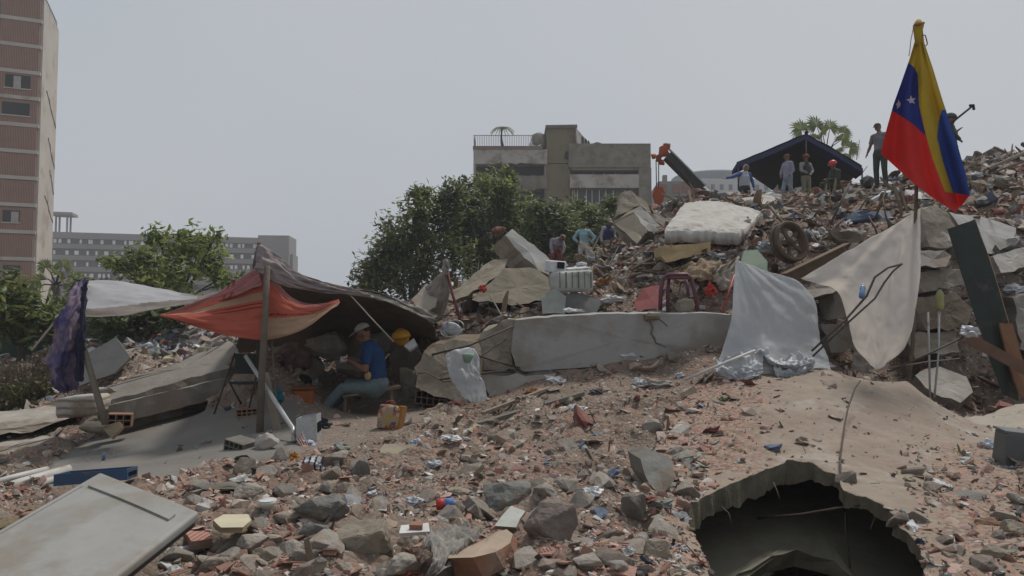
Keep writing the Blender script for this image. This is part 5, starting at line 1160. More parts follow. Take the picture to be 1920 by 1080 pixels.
# striped bundle
bm_ = M('striped_fabric', (.45, .45, .46), (.38, .38, .4), wave=(6, (.03, .03, .05), 3, 'X'), bump=.3)
lump(588, 872, 22, 17, bm_, 'fabric_bundle', 'black and white striped fabric bundle tied at the top of the scree', 'cloth', 210, amp=.3)
lump(552, 858, 11, 12, M('amber_rag', (.38, .17, .03), bump=.3), 'rag', 'amber rag left of the striped bundle', 'rag', 211); lump(614, 860, 11, 10, M('amber_rag', (.38, .17, .03)), 'rag', 'amber rag right of the striped bundle', 'rag', 212); lump(575, 832, 22, 8, M('blue_white_bag', (.35, .42, .55)), 'rag', 'blue-white rags under the grey basket', 'rag', 213)
m = MB()
for k in range(4):
    m.tube([W(548 + k * 5, 812 - k * 2, 8.1), W(566 + k * 4, 838, 7.9), W(585 + k * 3, 862, 7.7), W(592 + k * 2, 870, 7.6)], .006, 5)
one('wire_bundle', m, M('pink_wire', (.35, .2, .16), bump=0), 'loose wires running from the aluminium pipe to the striped bundle', 'wires')
# ------------------------------------------------------------------ the painted beam and the heap round it
paint = M('white_painted_concrete', (.31, .305, .295), (.26, .255, .245), scale=1.2, stain=(.22, .195, .165), sscale=1.6, sstr=1.1, bump=.2, bscale=10, rough=.7)
root = empty('concrete_beam', W(1170, 690, 11.0), 'long white painted concrete beam lying across the middle of the heap', 'beam')
roughen(plate([(966,600,10.75),(1040,594,10.8),(1120,589,10.9),(1240,588,11.0),(1330,587,11.1),(1374,590,11.15),(1392,630,11.15),(1385,662,11.15),(1300,669,11.1),(1180,681,10.95),(1080,690,10.85),(985,696,10.75),(968,690,10.72),(958,660,10.72),(962,625,10.74)], (0, .5, .03), .008, .1).build('painted_face', paint, root), .2, .003)
roughen(plate([(884,642,10.72),(905,624,10.76),(940,606,10.8),(966,601,10.8),(964,640,10.78),(958,662,10.76),(970,694,10.78),(940,698,10.75),(902,696,10.7),(888,672,10.7)], (0.03, .45, .03), .03, .08).build('broken_end', tanm, root), .12, .03)
roughen(plate([(900,697,10.74),(985,699,10.78),(1080,693,10.88),(1180,684,10.98),(1300,672,11.12),(1372,665,11.2),(1372,674,11.2),(1300,681,11.12),(1180,692,10.98),(1080,700,10.88),(985,708,10.78),(905,706,10.74)], (0, .42, .0), .02, .07).build('broken_underside', M('brown_broken_concrete', (.17, .13, .085), (.12, .09, .06), bump=.6), root), .12, .025)
m = MB(); P = [W(x, y, 10.965 + (x - 1200) * .0009) for x, y in ((1207,589),(1213,599),(1220,604),(1224,615),(1221,625),(1227,634),(1230,643),(1241,647),(1250,651))]; m.tube(P, [.022, .03, .022, .014, .012, .016, .012, .008, .004], 5); m.build('crack', concdark, root)
m = MB(); P = [W(x, y, 10.965 + (x - 1200) * .0009) for x, y in ((1224,600),(1236,598),(1246,606),(1252,612))]; m.tube(P, [.012, .012, .008, .004], 5); m.build('crack', concdark, root)
vs, fs = hull(12, .16, .03, .07, random.Random(3)); m = MB(); m.add([W(1219, 594, 10.94) + Vector(tuple(v)) for v in vs], [tuple(int(q) for q in f) for f in fs]); m.build('chipped_patch', M('brown_broken_concrete', (.17, .13, .085)), root)
facet('rough_block', [(778,690,10.3),(795,662,10.4),(850,640,10.6),(895,640,10.6),(905,700,10.4),(912,745,10.3),(870,758,10.2),(815,742,10.15),(782,725,10.2)], (0, .7, .08), [tanm, M('brown_broken_concrete', (.17, .13, .085))], 'big cracked tan block at the broken left end of the white beam', 'concrete block', jag=.03)
m = MB(); P = [W(x, y, 10.2) for x, y in ((783,700),(800,698),(818,708),(832,716),(860,712),(890,705))]; m.tube(P, .012, 5); one('crack_line', m, concdark, 'dark seam cable across the cracked tan block', 'cable')
facet('grey_block', [(905,706,10.5),(985,702,10.6),(1040,700,10.7),(1030,735,10.5),(985,752,10.35),(920,756,10.3)], (0, .5, .1), [conc, concdark], 'stained grey block tucked under the left part of the beam', 'concrete block', jag=.03)
psheet = bpy.data.materials.new('milky_plastic_film'); psheet.use_nodes = True
def _film(m, col, al, tr, ro=.35):
    nt = m.node_tree; b = nt.nodes['Principled BSDF']; b.inputs['Base Color'].default_value = (*col, 1); b.inputs['Roughness'].default_value = ro; b.inputs['Specular IOR Level'].default_value = .35
    tc = _n(nt, 'ShaderNodeTexCoord'); nz = _n(nt, 'ShaderNodeTexNoise'); nz.inputs['Scale'].default_value = 3; nz.inputs['Detail'].default_value = 6; nt.links.new(tc.outputs['Object'], nz.inputs['Vector'])
    bp = _n(nt, 'ShaderNodeBump'); bp.inputs['Strength'].default_value = .5; bp.inputs['Distance'].default_value = .05; nt.links.new(nz.outputs[0], bp.inputs['Height']); nt.links.new(bp.outputs[0], b.inputs['Normal'])
    t = _n(nt, 'ShaderNodeBsdfTranslucent'); t.inputs['Color'].default_value = (*col, 1); tp = _n(nt, 'ShaderNodeBsdfTransparent'); m1 = _n(nt, 'ShaderNodeMixShader'); m1.inputs[0].default_value = tr; m2 = _n(nt, 'ShaderNodeMixShader'); m2.inputs[0].default_value = 1 - al
    L = nt.links; L.new(b.outputs[0], m1.inputs[1]); L.new(t.outputs[0], m1.inputs[2]); L.new(m1.outputs[0], m2.inputs[1]); L.new(tp.outputs[0], m2.inputs[2]); L.new(m2.outputs[0], nt.nodes['Material Output'].inputs[0])
_film(psheet, (.62, .64, .66), .66, .45)
creamfilm = bpy.data.materials.new('cream_film'); creamfilm.use_nodes = True; _film(creamfilm, (.80, .76, .71), .84, .55, .5)
o = cloth([[(836,665,10.15),(855,655,10.2),(885,652,10.3),(898,668,10.2)],[(840,695,10.1),(862,688,10.1),(885,690,10.1),(900,700,10.05)],[(850,720,10.05),(870,722,10.0),(890,720,10.0),(908,718,10.0)],[(868,742,10.0),(880,752,9.95),(896,755,9.95),(914,748,9.95)]], 30, 36, .03, 1.6, .004, 31)
one('plastic_sheet', o, psheet, 'small crumpled plastic sheet draped on the cracked tan block', 'plastic sheet')
c = W(877, 672, 9.98); root = empty('plastic_funnel', c, 'pale green plastic cup hanging on the small plastic sheet', 'cup'); m = MB(); m.tube([c + Vector((0, 0, .06)), c + Vector((0, 0, .03)), c + Vector((-.01, 0, -.06))], [.085, .08, .04], 14); m.build('cup_body', M('pale_green', (.25, .38, .29), bump=.1), root); m = MB(); m.tube([c + Vector((.01, -.02, -.05)), c + Vector((.02, -.03, -.17))], .008, 5); m.build('straw', creamfilm, root)
RB = [((962,612,10.7),(880,648,10.45),(810,665,10.4),'upper rebar sticking out of the beam\'s broken end'),((948,636,10.7),(905,665,10.4),(868,698,10.1),'diagonal rebar below the upper one at the beam end'),((975,690,10.65),(925,676,10.4),(890,664,10.3),'bent short rebar under the beam end'),((965,697,10.65),(920,698,10.4),(825,712,10.05),'lowest rebar along the bottom of the beam end')]
for a, b, c, lab in RB: m = MB(); m.tube([W(*a), W(*b), W(*c)], .014, 6); one('rebar', m, steel, lab, 'rebar', 'rebars at the beam end')
# heap left of beam
m = MB(); m.tube([W(838, 505, 11.6), W(848, 550, 11.5), W(865, 606, 11.3)], .022, 8); one('red_pole', m, M('maroon_pole', (.14, .045, .04), bump=.2), 'maroon pole holding the grey rag behind the tent', 'pole')
o = cloth([[(838,486,11.6),(838,494,11.62),(838,500,11.6)],[(822,515,11.7),(832,512,11.5),(843,520,11.6)],[(790,550,11.9),(815,548,11.6),(842,556,11.6)],[(768,585,12.1),(800,590,11.8),(832,588,11.7)]], 30, 40, .05, 1.6, .006, 41)
one('draped_rag', o, M('dust_grey_cloth', (.25, .22, .19), (.19, .165, .145), bump=.3, rough=.9), 'grey-brown rag draped from the maroon pole tip', 'cloth')
lump(838, 495, 9, 12, ragm, 'rag_knot', 'knotted rag on top of the maroon pole', 'rag', 220, d=11.6)
facet('carton', [(772,560,11.7),(800,530,11.9),(824,548,11.7),(815,575,11.5),(790,592,11.4)], (0, .1, -.02), [M('beige_board', (.33, .28, .23), (.27, .23, .19), bump=.2), tanm], 'beige board under the grey-brown rag', 'board')
o = MB(); c = W(848, 616, 10.7); o.ell(c, (.16, .012, .10), (R(-25), R(20), .2), 18, 8); o2 = one('metal_tray', o, M('dull_tray', (.20, .205, .21), (.13, .135, .14), rough=.4, metal=.5, bump=.5), 'shiny aluminium tray standing left of the beam', 'tray')
m = MB(); P = [c + Vector((.165 * math.cos(t), -.03 + .04 * math.sin(t), .115 * math.sin(t) + .03 * math.cos(t))) for t in [i * .3 for i in range(21)]]; m.tube(P, .008, 6); m.build('tray_rim', foil, o2)
slab2 = M('pale_wall_face', (.40, .385, .36), (.35, .335, .31), scale=1.5, stain=(.27, .24, .2), bump=.15)
e = W(924, 466, 13.7) - W(950, 444, 13.4); P = [(948,441,13.4),(960,430,13.5),(1000,460,13.4),(1032,488,13.3),(1030,516,13.1),(1010,506,13.1),(975,475,13.3)]
facet('wall_slab', P, e + Vector((0, .15, 0)), [slab2, tanm], 'tilted fallen wall slab with a pale face, left of the washing machine', 'wall slab', jag=.02)
facet('wall_slab', [(834,560,12.4),(880,520,12.8),(925,486,13.2),(952,484,13.3),(946,508,13.0),(900,540,12.6),(850,566,12.3)], (0, .25, -.05), [tanm, conc], 'long tan slab leaning below the tilted pale slab', 'wall slab', jag=.03)
facet('wall_slab', [(885,562,12.4),(945,504,12.9),(1000,500,13.0),(1040,528,12.8),(1035,560,12.4),(960,572,12.2)], (0, .5, 0), [M('olive_tan', (.21, .18, .135), (.16, .14, .105), scale=2, bump=.4), conc], 'dull olive-tan slab between the leaning slabs and the washing machine', 'wall slab', jag=.03)
bigrock(936, 432, 15, 9, M('brick_red_stone', (.21, .10, .07), (.15, .08, .06), bump=.5), 'brick clod on the top corner of the tilted pale slab', 222, name='brick_clod', cat='brick clod', d=13.6)
e = W(1152, 418, 16.3) - W(1190, 398, 16)
facet('wall_slab', [(1188,397,16),(1200,386,16.1),(1246,430,16),(1230,452,15.8),(1207,425,15.8)], e + Vector((0, .2, 0)), [slab2, tanm], 'tilted block with pale painted strip beside the old mattress', 'wall slab', jag=.03)
facet('wall_slab', [(1158,404,16.4),(1166,360,16.8),(1184,356,16.8),(1256,418,16.3),(1246,428,16.2),(1200,384,16.3)], (0, .5, 0), [tanm, conc], 'tan triangular slab standing on the tilted pale-striped block', 'wall slab', jag=.03)
facet('wall_slab', [(1152,418,15.8),(1190,400,15.8),(1228,452,15.5),(1208,468,15.3)], (0, .3, 0), [M('beige_face', (.34, .29, .22), (.29, .245, .19), scale=2, bump=.25), tanm], 'smooth beige face of the tilted block right of the standing men', 'wall slab', jag=.02)
# washing machine
def washer():
    c = W(1070, 527, 12.3); root = empty('washing_machine', c, 'dirty white washing machine lying on its side on the heap', 'washing machine'); wm = M('washer_white', (.40, .41, .38), (.30, .31, .275), rough=.5, scale=4, stain=(.16, .15, .11), sscale=2.5, sstr=.1, bump=.1)
    o = rbox(c, (.68, .6, .36), (R(6), R(-4), .05), .12, 2).build('body', wm, root)
    m = MB(); m.box(c + Vector((-.25, .05, .24)), (.30, .35, .2), (R(5), R(4), .15)); x = m.build('control_box', whiteplastic, root); bv = x.modifiers.new('b', 'BEVEL'); bv.width = .03; bv.segments = 3
    m = MB(); m.box(c + Vector((-.17, -.14, .25)), (.12, .012, .11), (R(5), R(4), .15)); m.build('opening', glassd, root)  # solid near-black box paints the shade of an opening
    m = MB(); m.box(c + Vector((.12, .05, .205)), (.38, .5, .05), (R(6), R(-4), .05)); x = m.build('lid', whiteplastic, root); bv = x.modifiers.new('b', 'BEVEL'); bv.width = .02; bv.segments = 2
    for k in range(6): m = MB(); q = c + Vector((-.2 + k * .1, -.315, .05)); m.bar(q + Vector((0, 0, .08)), q + Vector((.005, .01, -.18)), .012 + .01 * (k % 2), .006, up=(0, 1, 0)); m.build('dark_groove', concdark, root)
    m = MB(); m.tube([c + Vector((.1, .0, .27)), c + Vector((.18, -.02, .29)), c + Vector((.26, .0, .27))], .03, 8); m.build('hose', whiteplastic, root)
washer()
facet('drawer', [(1052,556,11.9),(1075,546,12.1),(1128,564,12.0),(1118,588,11.8),(1066,586,11.8)], (0, .2, -.02), [M('slate_board', (.12, .12, .115), (.09, .09, .085), bump=.1), M('pale_edge', (.35, .33, .3))], 'dark grey drawer panel just above the white beam', 'panel', jag=.006)
facet('board', [(1014,556,11.85),(1040,540,12),(1062,556,11.9),(1060,588,11.7),(1018,588,11.7)], (0, .06, 0), [M('greygreen_board', (.26, .27, .24), (.2, .21, .19), bump=.2), tanm], 'pale grey-green broken board left of the dark drawer panel', 'board', jag=.01)
facet('plastic_sheet_piece', [(1190,566,11.75),(1207,540,11.9),(1238,534,12.0),(1236,578,11.7),(1194,582,11.65)], (0, .04, 0), [M('dull_red', (.27, .06, .055), (.21, .05, .045), rough=.6, bump=.1), redm], 'dull red plastic panel left of the purple stool', 'panel', jag=.006)
def stool():
    pm = M('maroon_plastic', (.13, .045, .065), (.10, .035, .05), rough=.45, bump=.05); d = 11.55; root = empty('plastic_stool', W(1272, 582, d), 'maroon-purple plastic stool lying on its side above the beam', 'stool')
    m = MB(); m.tube([W(1238, 582, d), W(1239, 545, d), W(1243, 522, d), W(1252, 515, d), W(1288, 515, d), W(1296, 522, d), W(1303, 550, d), W(1308, 582, d)], .033, 8); m.build('leg', pm, root)
    m = MB(); m.tube([W(1252, 582, d + .06), W(1252, 545, d + .06), W(1254, 522, d + .06)], .028, 8); m.build('leg', pm, root)
    m = MB(); m.tube([W(1292, 580, d + .35), W(1290, 545, d + .35), W(1286, 525, d + .35)], .028, 8); m.build('leg', pm, root)
    m = MB(); m.bar(W(1252, 521, d + .02), W(1290, 521, d + .02), .36, .03, up=(0, 0, 1)); m.build('seat', pm, root)
stool()
bigrock(1284, 571, 19, 17, tanm, 'pale stone sitting in the opening of the purple stool', 420, d=11.4)
lump(952, 562, 24, 11, M('pink_bag', (.45, .32, .33), (.5, .44, .42), rough=.5, bump=.4), 'bag', 'pink and white plastic bag on the heap left of the beam top', 'bag', 230)
lump(906, 541, 10, 9, redm, 'rag', 'small bright red rag at the foot of the leaning slabs', 'rag', 231, d=12.2)
lump(1332, 545, 15, 16, redm, 'bag', 'bright red bag right of the purple stool', 'bag', 232, d=11.9)
lump(1032, 566, 14, 10, M('grey_bag', (.14, .15, .16), bump=.4), 'bag', 'dark blue-grey bag under the tilted pale slab', 'bag', 233, d=12.1)
lump(1072, 582, 22, 5, whiteplastic, 'rag', 'white rag on top of the beam', 'rag', 234, d=11.3)
lump(1150, 560, 26, 8, whiteplastic, 'rag', 'white strip of cloth right of the dark drawer panel', 'rag', 235, d=12)
m = MB(); m.tube([W(1352, 592, 11.5), W(1364, 555, 11.6), W(1377, 515, 11.8)], .012, 6); one('thin_pole', m, redm, 'thin red pole behind the grey plastic sheet', 'pole')
# old mattress and foam
mat1 = M('old_mattress_top', (.44, .42, .39), (.35, .33, .30), scale=5, stain=(.30, .26, .22), sscale=2.4, bump=.7, bscale=12)
o = cloth([[(1283,381,15.0),(1330,376,15.3),(1380,383,15.3),(1426,396,15.2)],[(1268,400,14.2),(1320,392,14.5),(1375,398,14.5),(1415,412,14.4)],[(1250,424,13.2),(1300,418,13.4),(1350,422,13.4),(1395,428,13.4)],[(1246,433,12.95),(1300,432,13.0),(1345,434,13.0),(1385,437,13.1)]], 60, 60, .03, 2.2, -.01, 51)
n0 = len(o.v) // 2
for k in range(n0, 2 * n0): o.v[k] = o.v[k] - Vector((0, 0, .2)) + Vector((rnd.uniform(-.01, .01), 0, 0))
one('mattress', o, mat1, 'old dirty white mattress lying flat on top of the heap', 'mattress')
foamm = M('yellow_foam', (.36, .27, .14), (.28, .20, .11), scale=3, bump=.4)
facet('foam_block', [(1238,462,12.8),(1332,453,13.0),(1332,472,12.9),(1290,482,12.8),(1250,492,12.7),(1238,480,12.75)], (0, .6, .02), foamm, 'yellow-tan foam block under the old mattress', 'foam block', jag=.015)
card = M('crumpled_cardboard', (.27, .20, .13), (.2, .145, .09), scale=3, bump=.5)
o = cloth([[(1278,500,12.3),(1310,492,12.5),(1350,488,12.6)],[(1270,515,12.2),(1315,505,12.2),(1358,508,12.3)],[(1262,525,12.1),(1318,522,12.0),(1362,530,12.2)]], 20, 20, .12, 1.5, .02, 61); one('cardboard_sheet', o, card, 'curled tan cardboard sheet below the foam block', 'cardboard')
o = cloth([[(1345,500,12.1),(1372,490,12.3),(1392,470,12.5)],[(1340,520,12.0),(1362,512,12.1),(1388,500,12.3)],[(1352,545,11.95),(1370,540,12),(1385,520,12.2)]], 20, 20, .1, 1.5, .02, 63); one('cardboard_sheet', o, M('beige_board', (.33, .28, .23)), 'beige curled board behind the tip of the grey plastic sheet', 'cardboard')
facet('green_board', [(1385,505,12.2),(1395,470,12.5),(1420,468,12.5),(1438,490,12.3),(1440,520,12.1),(1400,530,12.0)], (0, .05, 0), M('mint_board', (.24, .29, .22), (.2, .24, .18), bump=.15), 'pale green board behind the top of the grey plastic sheet', 'board', jag=.01)
lump(1435, 462, 17, 12, foil, 'bag', 'silver plastic bag left of the rusty pulley', 'bag', 240, d=12.8); lump(1380, 415, 0.1, .1, foil, 'foil_scrap', 'tiny foil scrap by the mattress corner', 'foil', 241, d=13.4)
# pulley
def pulley():
    rm = M('rusty_cast_iron', (.13, .095, .065), (.085, .06, .045), scale=6, bump=.5); c = W(1485, 452, 12.6); root = empty('pulley_wheel', c, 'large rusty spoked pulley wheel standing in the heap', 'pulley wheel'); ax = Vector((.42, -.88, .2)).normalized(); u = ax.orthogonal().normalized(); u = (Vector((0, 0, 1)) - ax * ax.z).normalized(); v = ax.cross(u)
    for off, nm in ((-.0, 'rim'), (.13, 'rim')):
        m = MB(); Rr = .33; P = [c - ax * off + (u * math.cos(t) + v * math.sin(t)) * Rr for t in [i * 2 * math.pi / 36 for i in range(37)]]; m.tube(P, .035, 8, cap=False); m.build(nm, rm, root)
    m = MB(); n = 36; vs = []
    for i in range(n):
        t = i * 2 * math.pi / n; q = (u * math.cos(t) + v * math.sin(t))
        vs += [c + q * .32, c - ax * .13 + q * .32, c - ax * .13 + q * .285, c + q * .285]
    fs = []
    for i in range(n):
        j = (i + 1) % n
        for a in range(4): b = (a + 1) % 4; fs.append((i * 4 + a, i * 4 + b, j * 4 + b, j * 4 + a))
    m.add(vs, fs, 0, False); m.build('tread', rm, root)
    for i in range(5): t = i * 1.2566 + .4; m = MB(); m.bar(c - ax * .06, c - ax * .06 + (u * math.cos(t) + v * math.sin(t)) * .3, .07, .03, up=ax); m.build('spoke', rm, root)
    m = MB(); m.tube([c + ax * .03, c - ax * .17], .07, 12); m.build('hub', rm, root)
pulley()
root = empty('steel_channel', W(1520, 500, 12.4), 'brown steel channel lying below the rusty pulley', 'steel beam'); A, B = W(1462, 528, 12.2), W(1582, 470, 12.9)
m = MB(); m.bar(A, B, .04, .22, up=(0, 0, 1)); m.build('web', M('brown_steel', (.16, .11, .07), (.11, .08, .055), bump=.3), root)
for dz in (.12, -.12): m = MB(); m.bar(A + Vector((.04, -.05, dz)), B + Vector((.04, -.05, dz)), .14, .018); m.build('flange', M('brown_steel', (.16, .11, .07)), root)
# hanging plastic sheets
def folds(mb, c, reach, amp, k):
    """soft folds fanning out from the corner the sheet hangs by"""
    for i, v in enumerate(mb.v):
        dx, dz = v.x - c.x, v.z - c.z; a = math.atan2(dz, dx); r_ = math.hypot(dx, dz)
        f = math.sin(a * k + 2 * math.sin(a * 3)) + .5 * math.sin(a * k * 2.3 + 1)
        mb.v[i] = v + Vector((0, amp * f * min(1, r_ / reach * 1.6) * (1 - .35 * min(1, r_ / reach)), 0))
o = cloth([[(1379,488,10.9),(1400,495,10.9),(1430,506,10.9),(1465,516,10.95),(1500,530,11.0),(1524,556,11.05)],
           [(1376,540,10.85),(1402,550,10.8),(1440,555,10.8),(1475,560,10.85),(1510,575,10.9),(1534,600,11.0)],
           [(1372,600,10.75),(1405,610,10.65),(1440,612,10.65),(1478,615,10.7),(1515,625,10.8),(1545,645,10.9)],
           [(1356,655,10.6),(1398,664,10.4),(1440,660,10.35),(1480,668,10.45),(1520,665,10.6),(1555,675,10.7)],
           [(1336,694,10.3),(1385,700,10.1),(1430,700,10.05),(1475,700,10.2),(1520,690,10.35),(1562,692,10.5)]], 90, 90, .035, 1.2, .003, 71); folds(o, W(1379, 480, 10.9), 1.3, .05, 11)
root = empty('plastic_sheet', W(1450, 700, 10.3), 'large milky grey plastic sheet hanging over the heap right of the beam', 'plastic sheet'); o.build('sheet', psheet, root)
gath = M('gathered_film', (.52, .535, .55), (.42, .435, .45), rough=.5, scale=4, bump=.25, spec=.5, trans=.25)
for i, Q in enumerate([[[(1348,672,10.25),(1390,664,10.2),(1430,668,10.2)],[(1340,692,10.0),(1388,684,9.9),(1432,690,9.95)],[(1362,706,9.85),(1392,714,9.8),(1428,704,9.85)]],
        [[(1412,650,10.35),(1460,668,10.25),(1505,664,10.3)],[(1428,664,10.15),(1470,682,10.0),(1520,676,10.1)],[(1450,682,10.05),(1480,692,9.95),(1525,690,10.0)]],
        [[(1450,684,10.1),(1490,680,10.1),(1530,668,10.2)],[(1452,696,9.95),(1492,694,9.9),(1526,686,10.0)],[(1458,705,9.88),(1490,707,9.85),(1518,700,9.95)]]]): cloth(Q, 44, 30, .11, 1.1, .004, 190 + i * 7).build('gathered_fold', gath, root)
o = cloth([[(1502,522,11.6),(1590,470,11.4),(1670,425,11.2),(1726,390,11.05)],
           [(1530,532,11.5),(1602,503,11.25),(1675,470,11.1),(1726,450,11.0)],
           [(1572,548,11.4),(1620,545,11.1),(1675,535,11.0),(1724,530,10.95)],
           [(1588,600,11.3),(1628,602,11.0),(1674,600,10.9),(1712,598,10.9)],
           [(1602,650,11.2),(1634,655,10.95),(1668,650,10.85),(1696,648,10.85)],
           [(1636,686,11.0),(1645,692,10.9),(1655,690,10.85),(1668,680,10.85)]], 90, 90, .035, 1.2, .003, 73); folds(o, W(1727, 380, 11.0), 1.8, .045, 13)
one('plastic_sheet', o, creamfilm, 'cream torn sheet hanging from the flagpole in a triangle', 'plastic sheet')
o = cloth([[(1602,645,11.3),(1620,655,11.2),(1638,690,11.1)],[(1596,690,11.2),(1612,697,11.1),(1632,700,11.0)]], 14, 20, .05, 1.5, .004, 75); one('cloth_corner', o, M('dust_grey_cloth', (.25, .22, .19)), 'lower corner of dusty cloth under the cream torn sheet', 'cloth')
# ------------------------------------------------------------------ flag on its pole
fyel = M('flag_yellow', (.52, .36, .02), (.46, .31, .02), scale=3, bump=.1, bscale=30, trans=.4, rough=.8)
fblu = M('flag_blue', (.035, .05, .26), (.03, .042, .22), scale=3, bump=.1, bscale=30, trans=.4, rough=.8)
fblu_lit = M('flag_blue_lit', (.04, .09, .33), (.035, .08, .30), scale=3, bump=.1, bscale=30, trans=.4, rough=.8)  # brighter copy of the same blue: light painted into the right-hand part
fred = M('flag_red', (.66, .04, .03), (.60, .035, .028), scale=3, bump=.1, bscale=30, trans=.45, rough=.8)
def flag():
    d = 10.75; base = W(1700, 700, d + .4); root = empty('flag', base, 'big yellow, blue and red flag with white stars hanging on the right', 'flag')
    Lp = [(1717,42),(1716,75),(1705,112),(1690,155),(1675,197),(1663,240),(1652,285),(1652,288)]
    Rp = [(1729,42),(1733,80),(1750,130),(1765,180),(1780,226),(1795,270),(1812,330),(1819,366)]
    B0 = [(1652,288),(1685,318),(1715,345),(1742,366),(1768,383),(1790,398),(1805,383),(1819,366)]
    nu, nv = 150, 220
    def edge(P, t):
        x = t * (len(P) - 1); i = min(int(x), len(P) - 2); f = x - i; return P[i][0] * (1 - f) + P[i + 1][0] * f, P[i][1] * (1 - f) + P[i + 1][1] * f
    V, uvp = [], []
    for j in range(nv + 1):
        t = j / nv; a = edge(Lp, t); b = edge(Rp, t)
        for i in range(nu + 1):
            u = i / nu; x = a[0] * (1 - u) + b[0] * u; y = a[1] * (1 - u) + b[1] * u
            if t > .45:
                bb = edge(B0, u); base_y = (288 * (1 - u) + 366 * u); base_x = 1652 * (1 - u) + 1819 * u; k = ((t - .45) / .55) ** 1.6
                x += (bb[0] - base_x) * k; y += (bb[1] - base_y) * k
            wv = .17 * math.sin(u * 8 + t * 1.5) * t + .10 * math.sin(u * 19 + 2 - t * 3) * t + .05 * mn.noise(Vector((u * 4, t * 5, 0)))
            V.append(W(x, y, d + wv)); uvp.append((x, y))
    yel = [(1700,30),(1745,30),(1760,150),(1800,230),(1784,212),(1766,206),(1760,228),(1757,257),(1768,303),(1787,362),(1772,359),(1760,328),(1748,296),(1740,268),(1733,241),(1727,215),(1723,195),(1722,160),(1721,140),(1714,126),(1704,118),(1690,110)]
    yel = [(1700,30),(1745,30),(1775,150),(1790,205),(1766,206),(1760,228),(1757,257),(1768,303),(1787,362),(1772,359),(1760,328),(1748,296),(1740,268),(1733,241),(1727,215),(1723,195),(1722,160),(1721,140),(1714,126),(1704,118),(1680,110)]
    yel = [p if p != (1790,205) else (1779,206) for p in yel]
    blu = [(1680,110),(1704,118),(1714,126),(1721,140),(1722,160),(1723,195),(1727,215),(1733,241),(1739,257),(1713,234),(1690,218),(1670,206),(1650,200)]
    blr = [(1766,205),(1800,205),(1850,366),(1819,367),(1787,361),(1768,303),(1757,257),(1760,228)]
    m = MB(); n = len(V); N = [];
    m.add(V + [v + Vector((0, .003, 0)) for v in V], [], 0)
    for j in range(nv):
        for i in range(nu):
            a = j * (nu + 1) + i; x = (uvp[a][0] + uvp[a + nu + 2][0]) / 2; y = (uvp[a][1] + uvp[a + nu + 2][1]) / 2
            mi = 3
            if inpoly(x, y, yel): mi = 0
            elif inpoly(x, y, blu): mi = 1
            elif inpoly(x, y, blr): mi = 2
            for q in ((a, a + 1, a + nu + 2, a + nu + 1), tuple(k + n for k in (a + nu + 1, a + nu + 2, a + 1, a))): m.f.append(list(q)); m.m.append(mi); m.sm.append(True)
    m.build('flag_cloth', [fyel, fblu, fblu_lit, fred], root)
    starm = M('flag_star', (.62, .5, .55), bump=0, trans=.3)
    for (sx, sy) in ((1686, 196), (1709, 188)):
        # nearest cloth point
        k = min(range(len(uvp)), key=lambda q: (uvp[q][0] - sx) ** 2 + (uvp[q][1] - sy) ** 2); dd = V[k].y - .012; P = []
        for i in range(10):
            a = math.pi / 2 + i * math.pi / 5 + .15; rr_ = 9.5 if i % 2 == 0 else 3.9; P.append(W(sx + rr_ * math.cos(a), sy - rr_ * math.sin(a), dd))
        m = MB(); m.add(P + [p + Vector((0, .004, 0)) for p in P] + [W(sx, sy, dd)], [(i, (i + 1) % 10, 20) for i in range(10)] + [(i, (i + 1) % 10, 10 + (i + 1) % 10, 10 + i) for i in range(10)]); m.build('star', starm, root)
    m = MB(); m.tube([base - Vector((0, 0, .3)), W(1712, 640, d + .36), W(1717, 400, d + .33), W(1722, 200, d + .22), W(1722, 38, d + .1)], [.035, .03, .028, .026, .022], 8); m.build("pole", woodm, root)
    m = MB(); m.tube([W(1722, 40, d + .05), W(1722, 48, d), W(1721, 62, d), W(1722, 85, d)], [.04, .075, .055, .04], 10); m.build('knot', fyel, root)
    tw = M('twine', (.25, .12, .09), bump=0)
    m = MB(); m.tube([W(1714, 46, d), W(1708, 75, d), W(1706, 95, d)], .006, 5); m.tube([W(1706, 95, d), W(1704, 105, d)], .006, 5); m.build('cord', tw, root)
    m = MB(); m.tube([W(1728, 66, d), W(1735, 66, d), W(1737, 74, d), W(1739, 82, d), W(1736, 86, d)], .009, 5); m.tube([W(1715, 47, d - .05), W(1722, 45, d - .09), W(1732, 43, d - .05)], .02, 6); m.build('cord', tw, root)
flag()
# ------------------------------------------------------------------ right side: board, planks, stacked floor slabs
gb = M('dark_green_board', (.03, .038, .032), (.022, .027, .023), scale=2, bump=.15, stain=(.06, .06, .05), sscale=2)
facet('green_board', [(1776,430,11.9),(1828,411,12.0),(1860,500,11.8),(1890,600,11.5),(1911,752,11.3),(1880,740,11.2),(1850,660,11.4),(1822,575,11.6)], (.05, .06, 0), [gb, M('board_edge', (.20, .13, .08), bump=.2)], 'tall dark green board leaning on the heap right of the flag', 'board', jag=.004)
bw = M('brown_panel', (.21, .105, .055), (.15, .075, .04), scale=3, bump=.2)
facet('brown_board', [(1874,606,11.45),(1899,606,11.5),(1922,690,11.3),(1925,745,11.1),(1912,742,11.1),(1892,680,11.3)], (0, .04, 0), bw, 'orange-brown plywood board overlapping the dark green board', 'board', jag=.006)
m = MB(); m.bar(W(1812, 632, 11.2), W(1945, 704, 10.9), .05, .16); one('plank', m, M('rust_plank', (.17, .10, .07), (.12, .075, .05), bump=.3), 'thick rusty-brown plank slanting down to the right edge', 'plank')
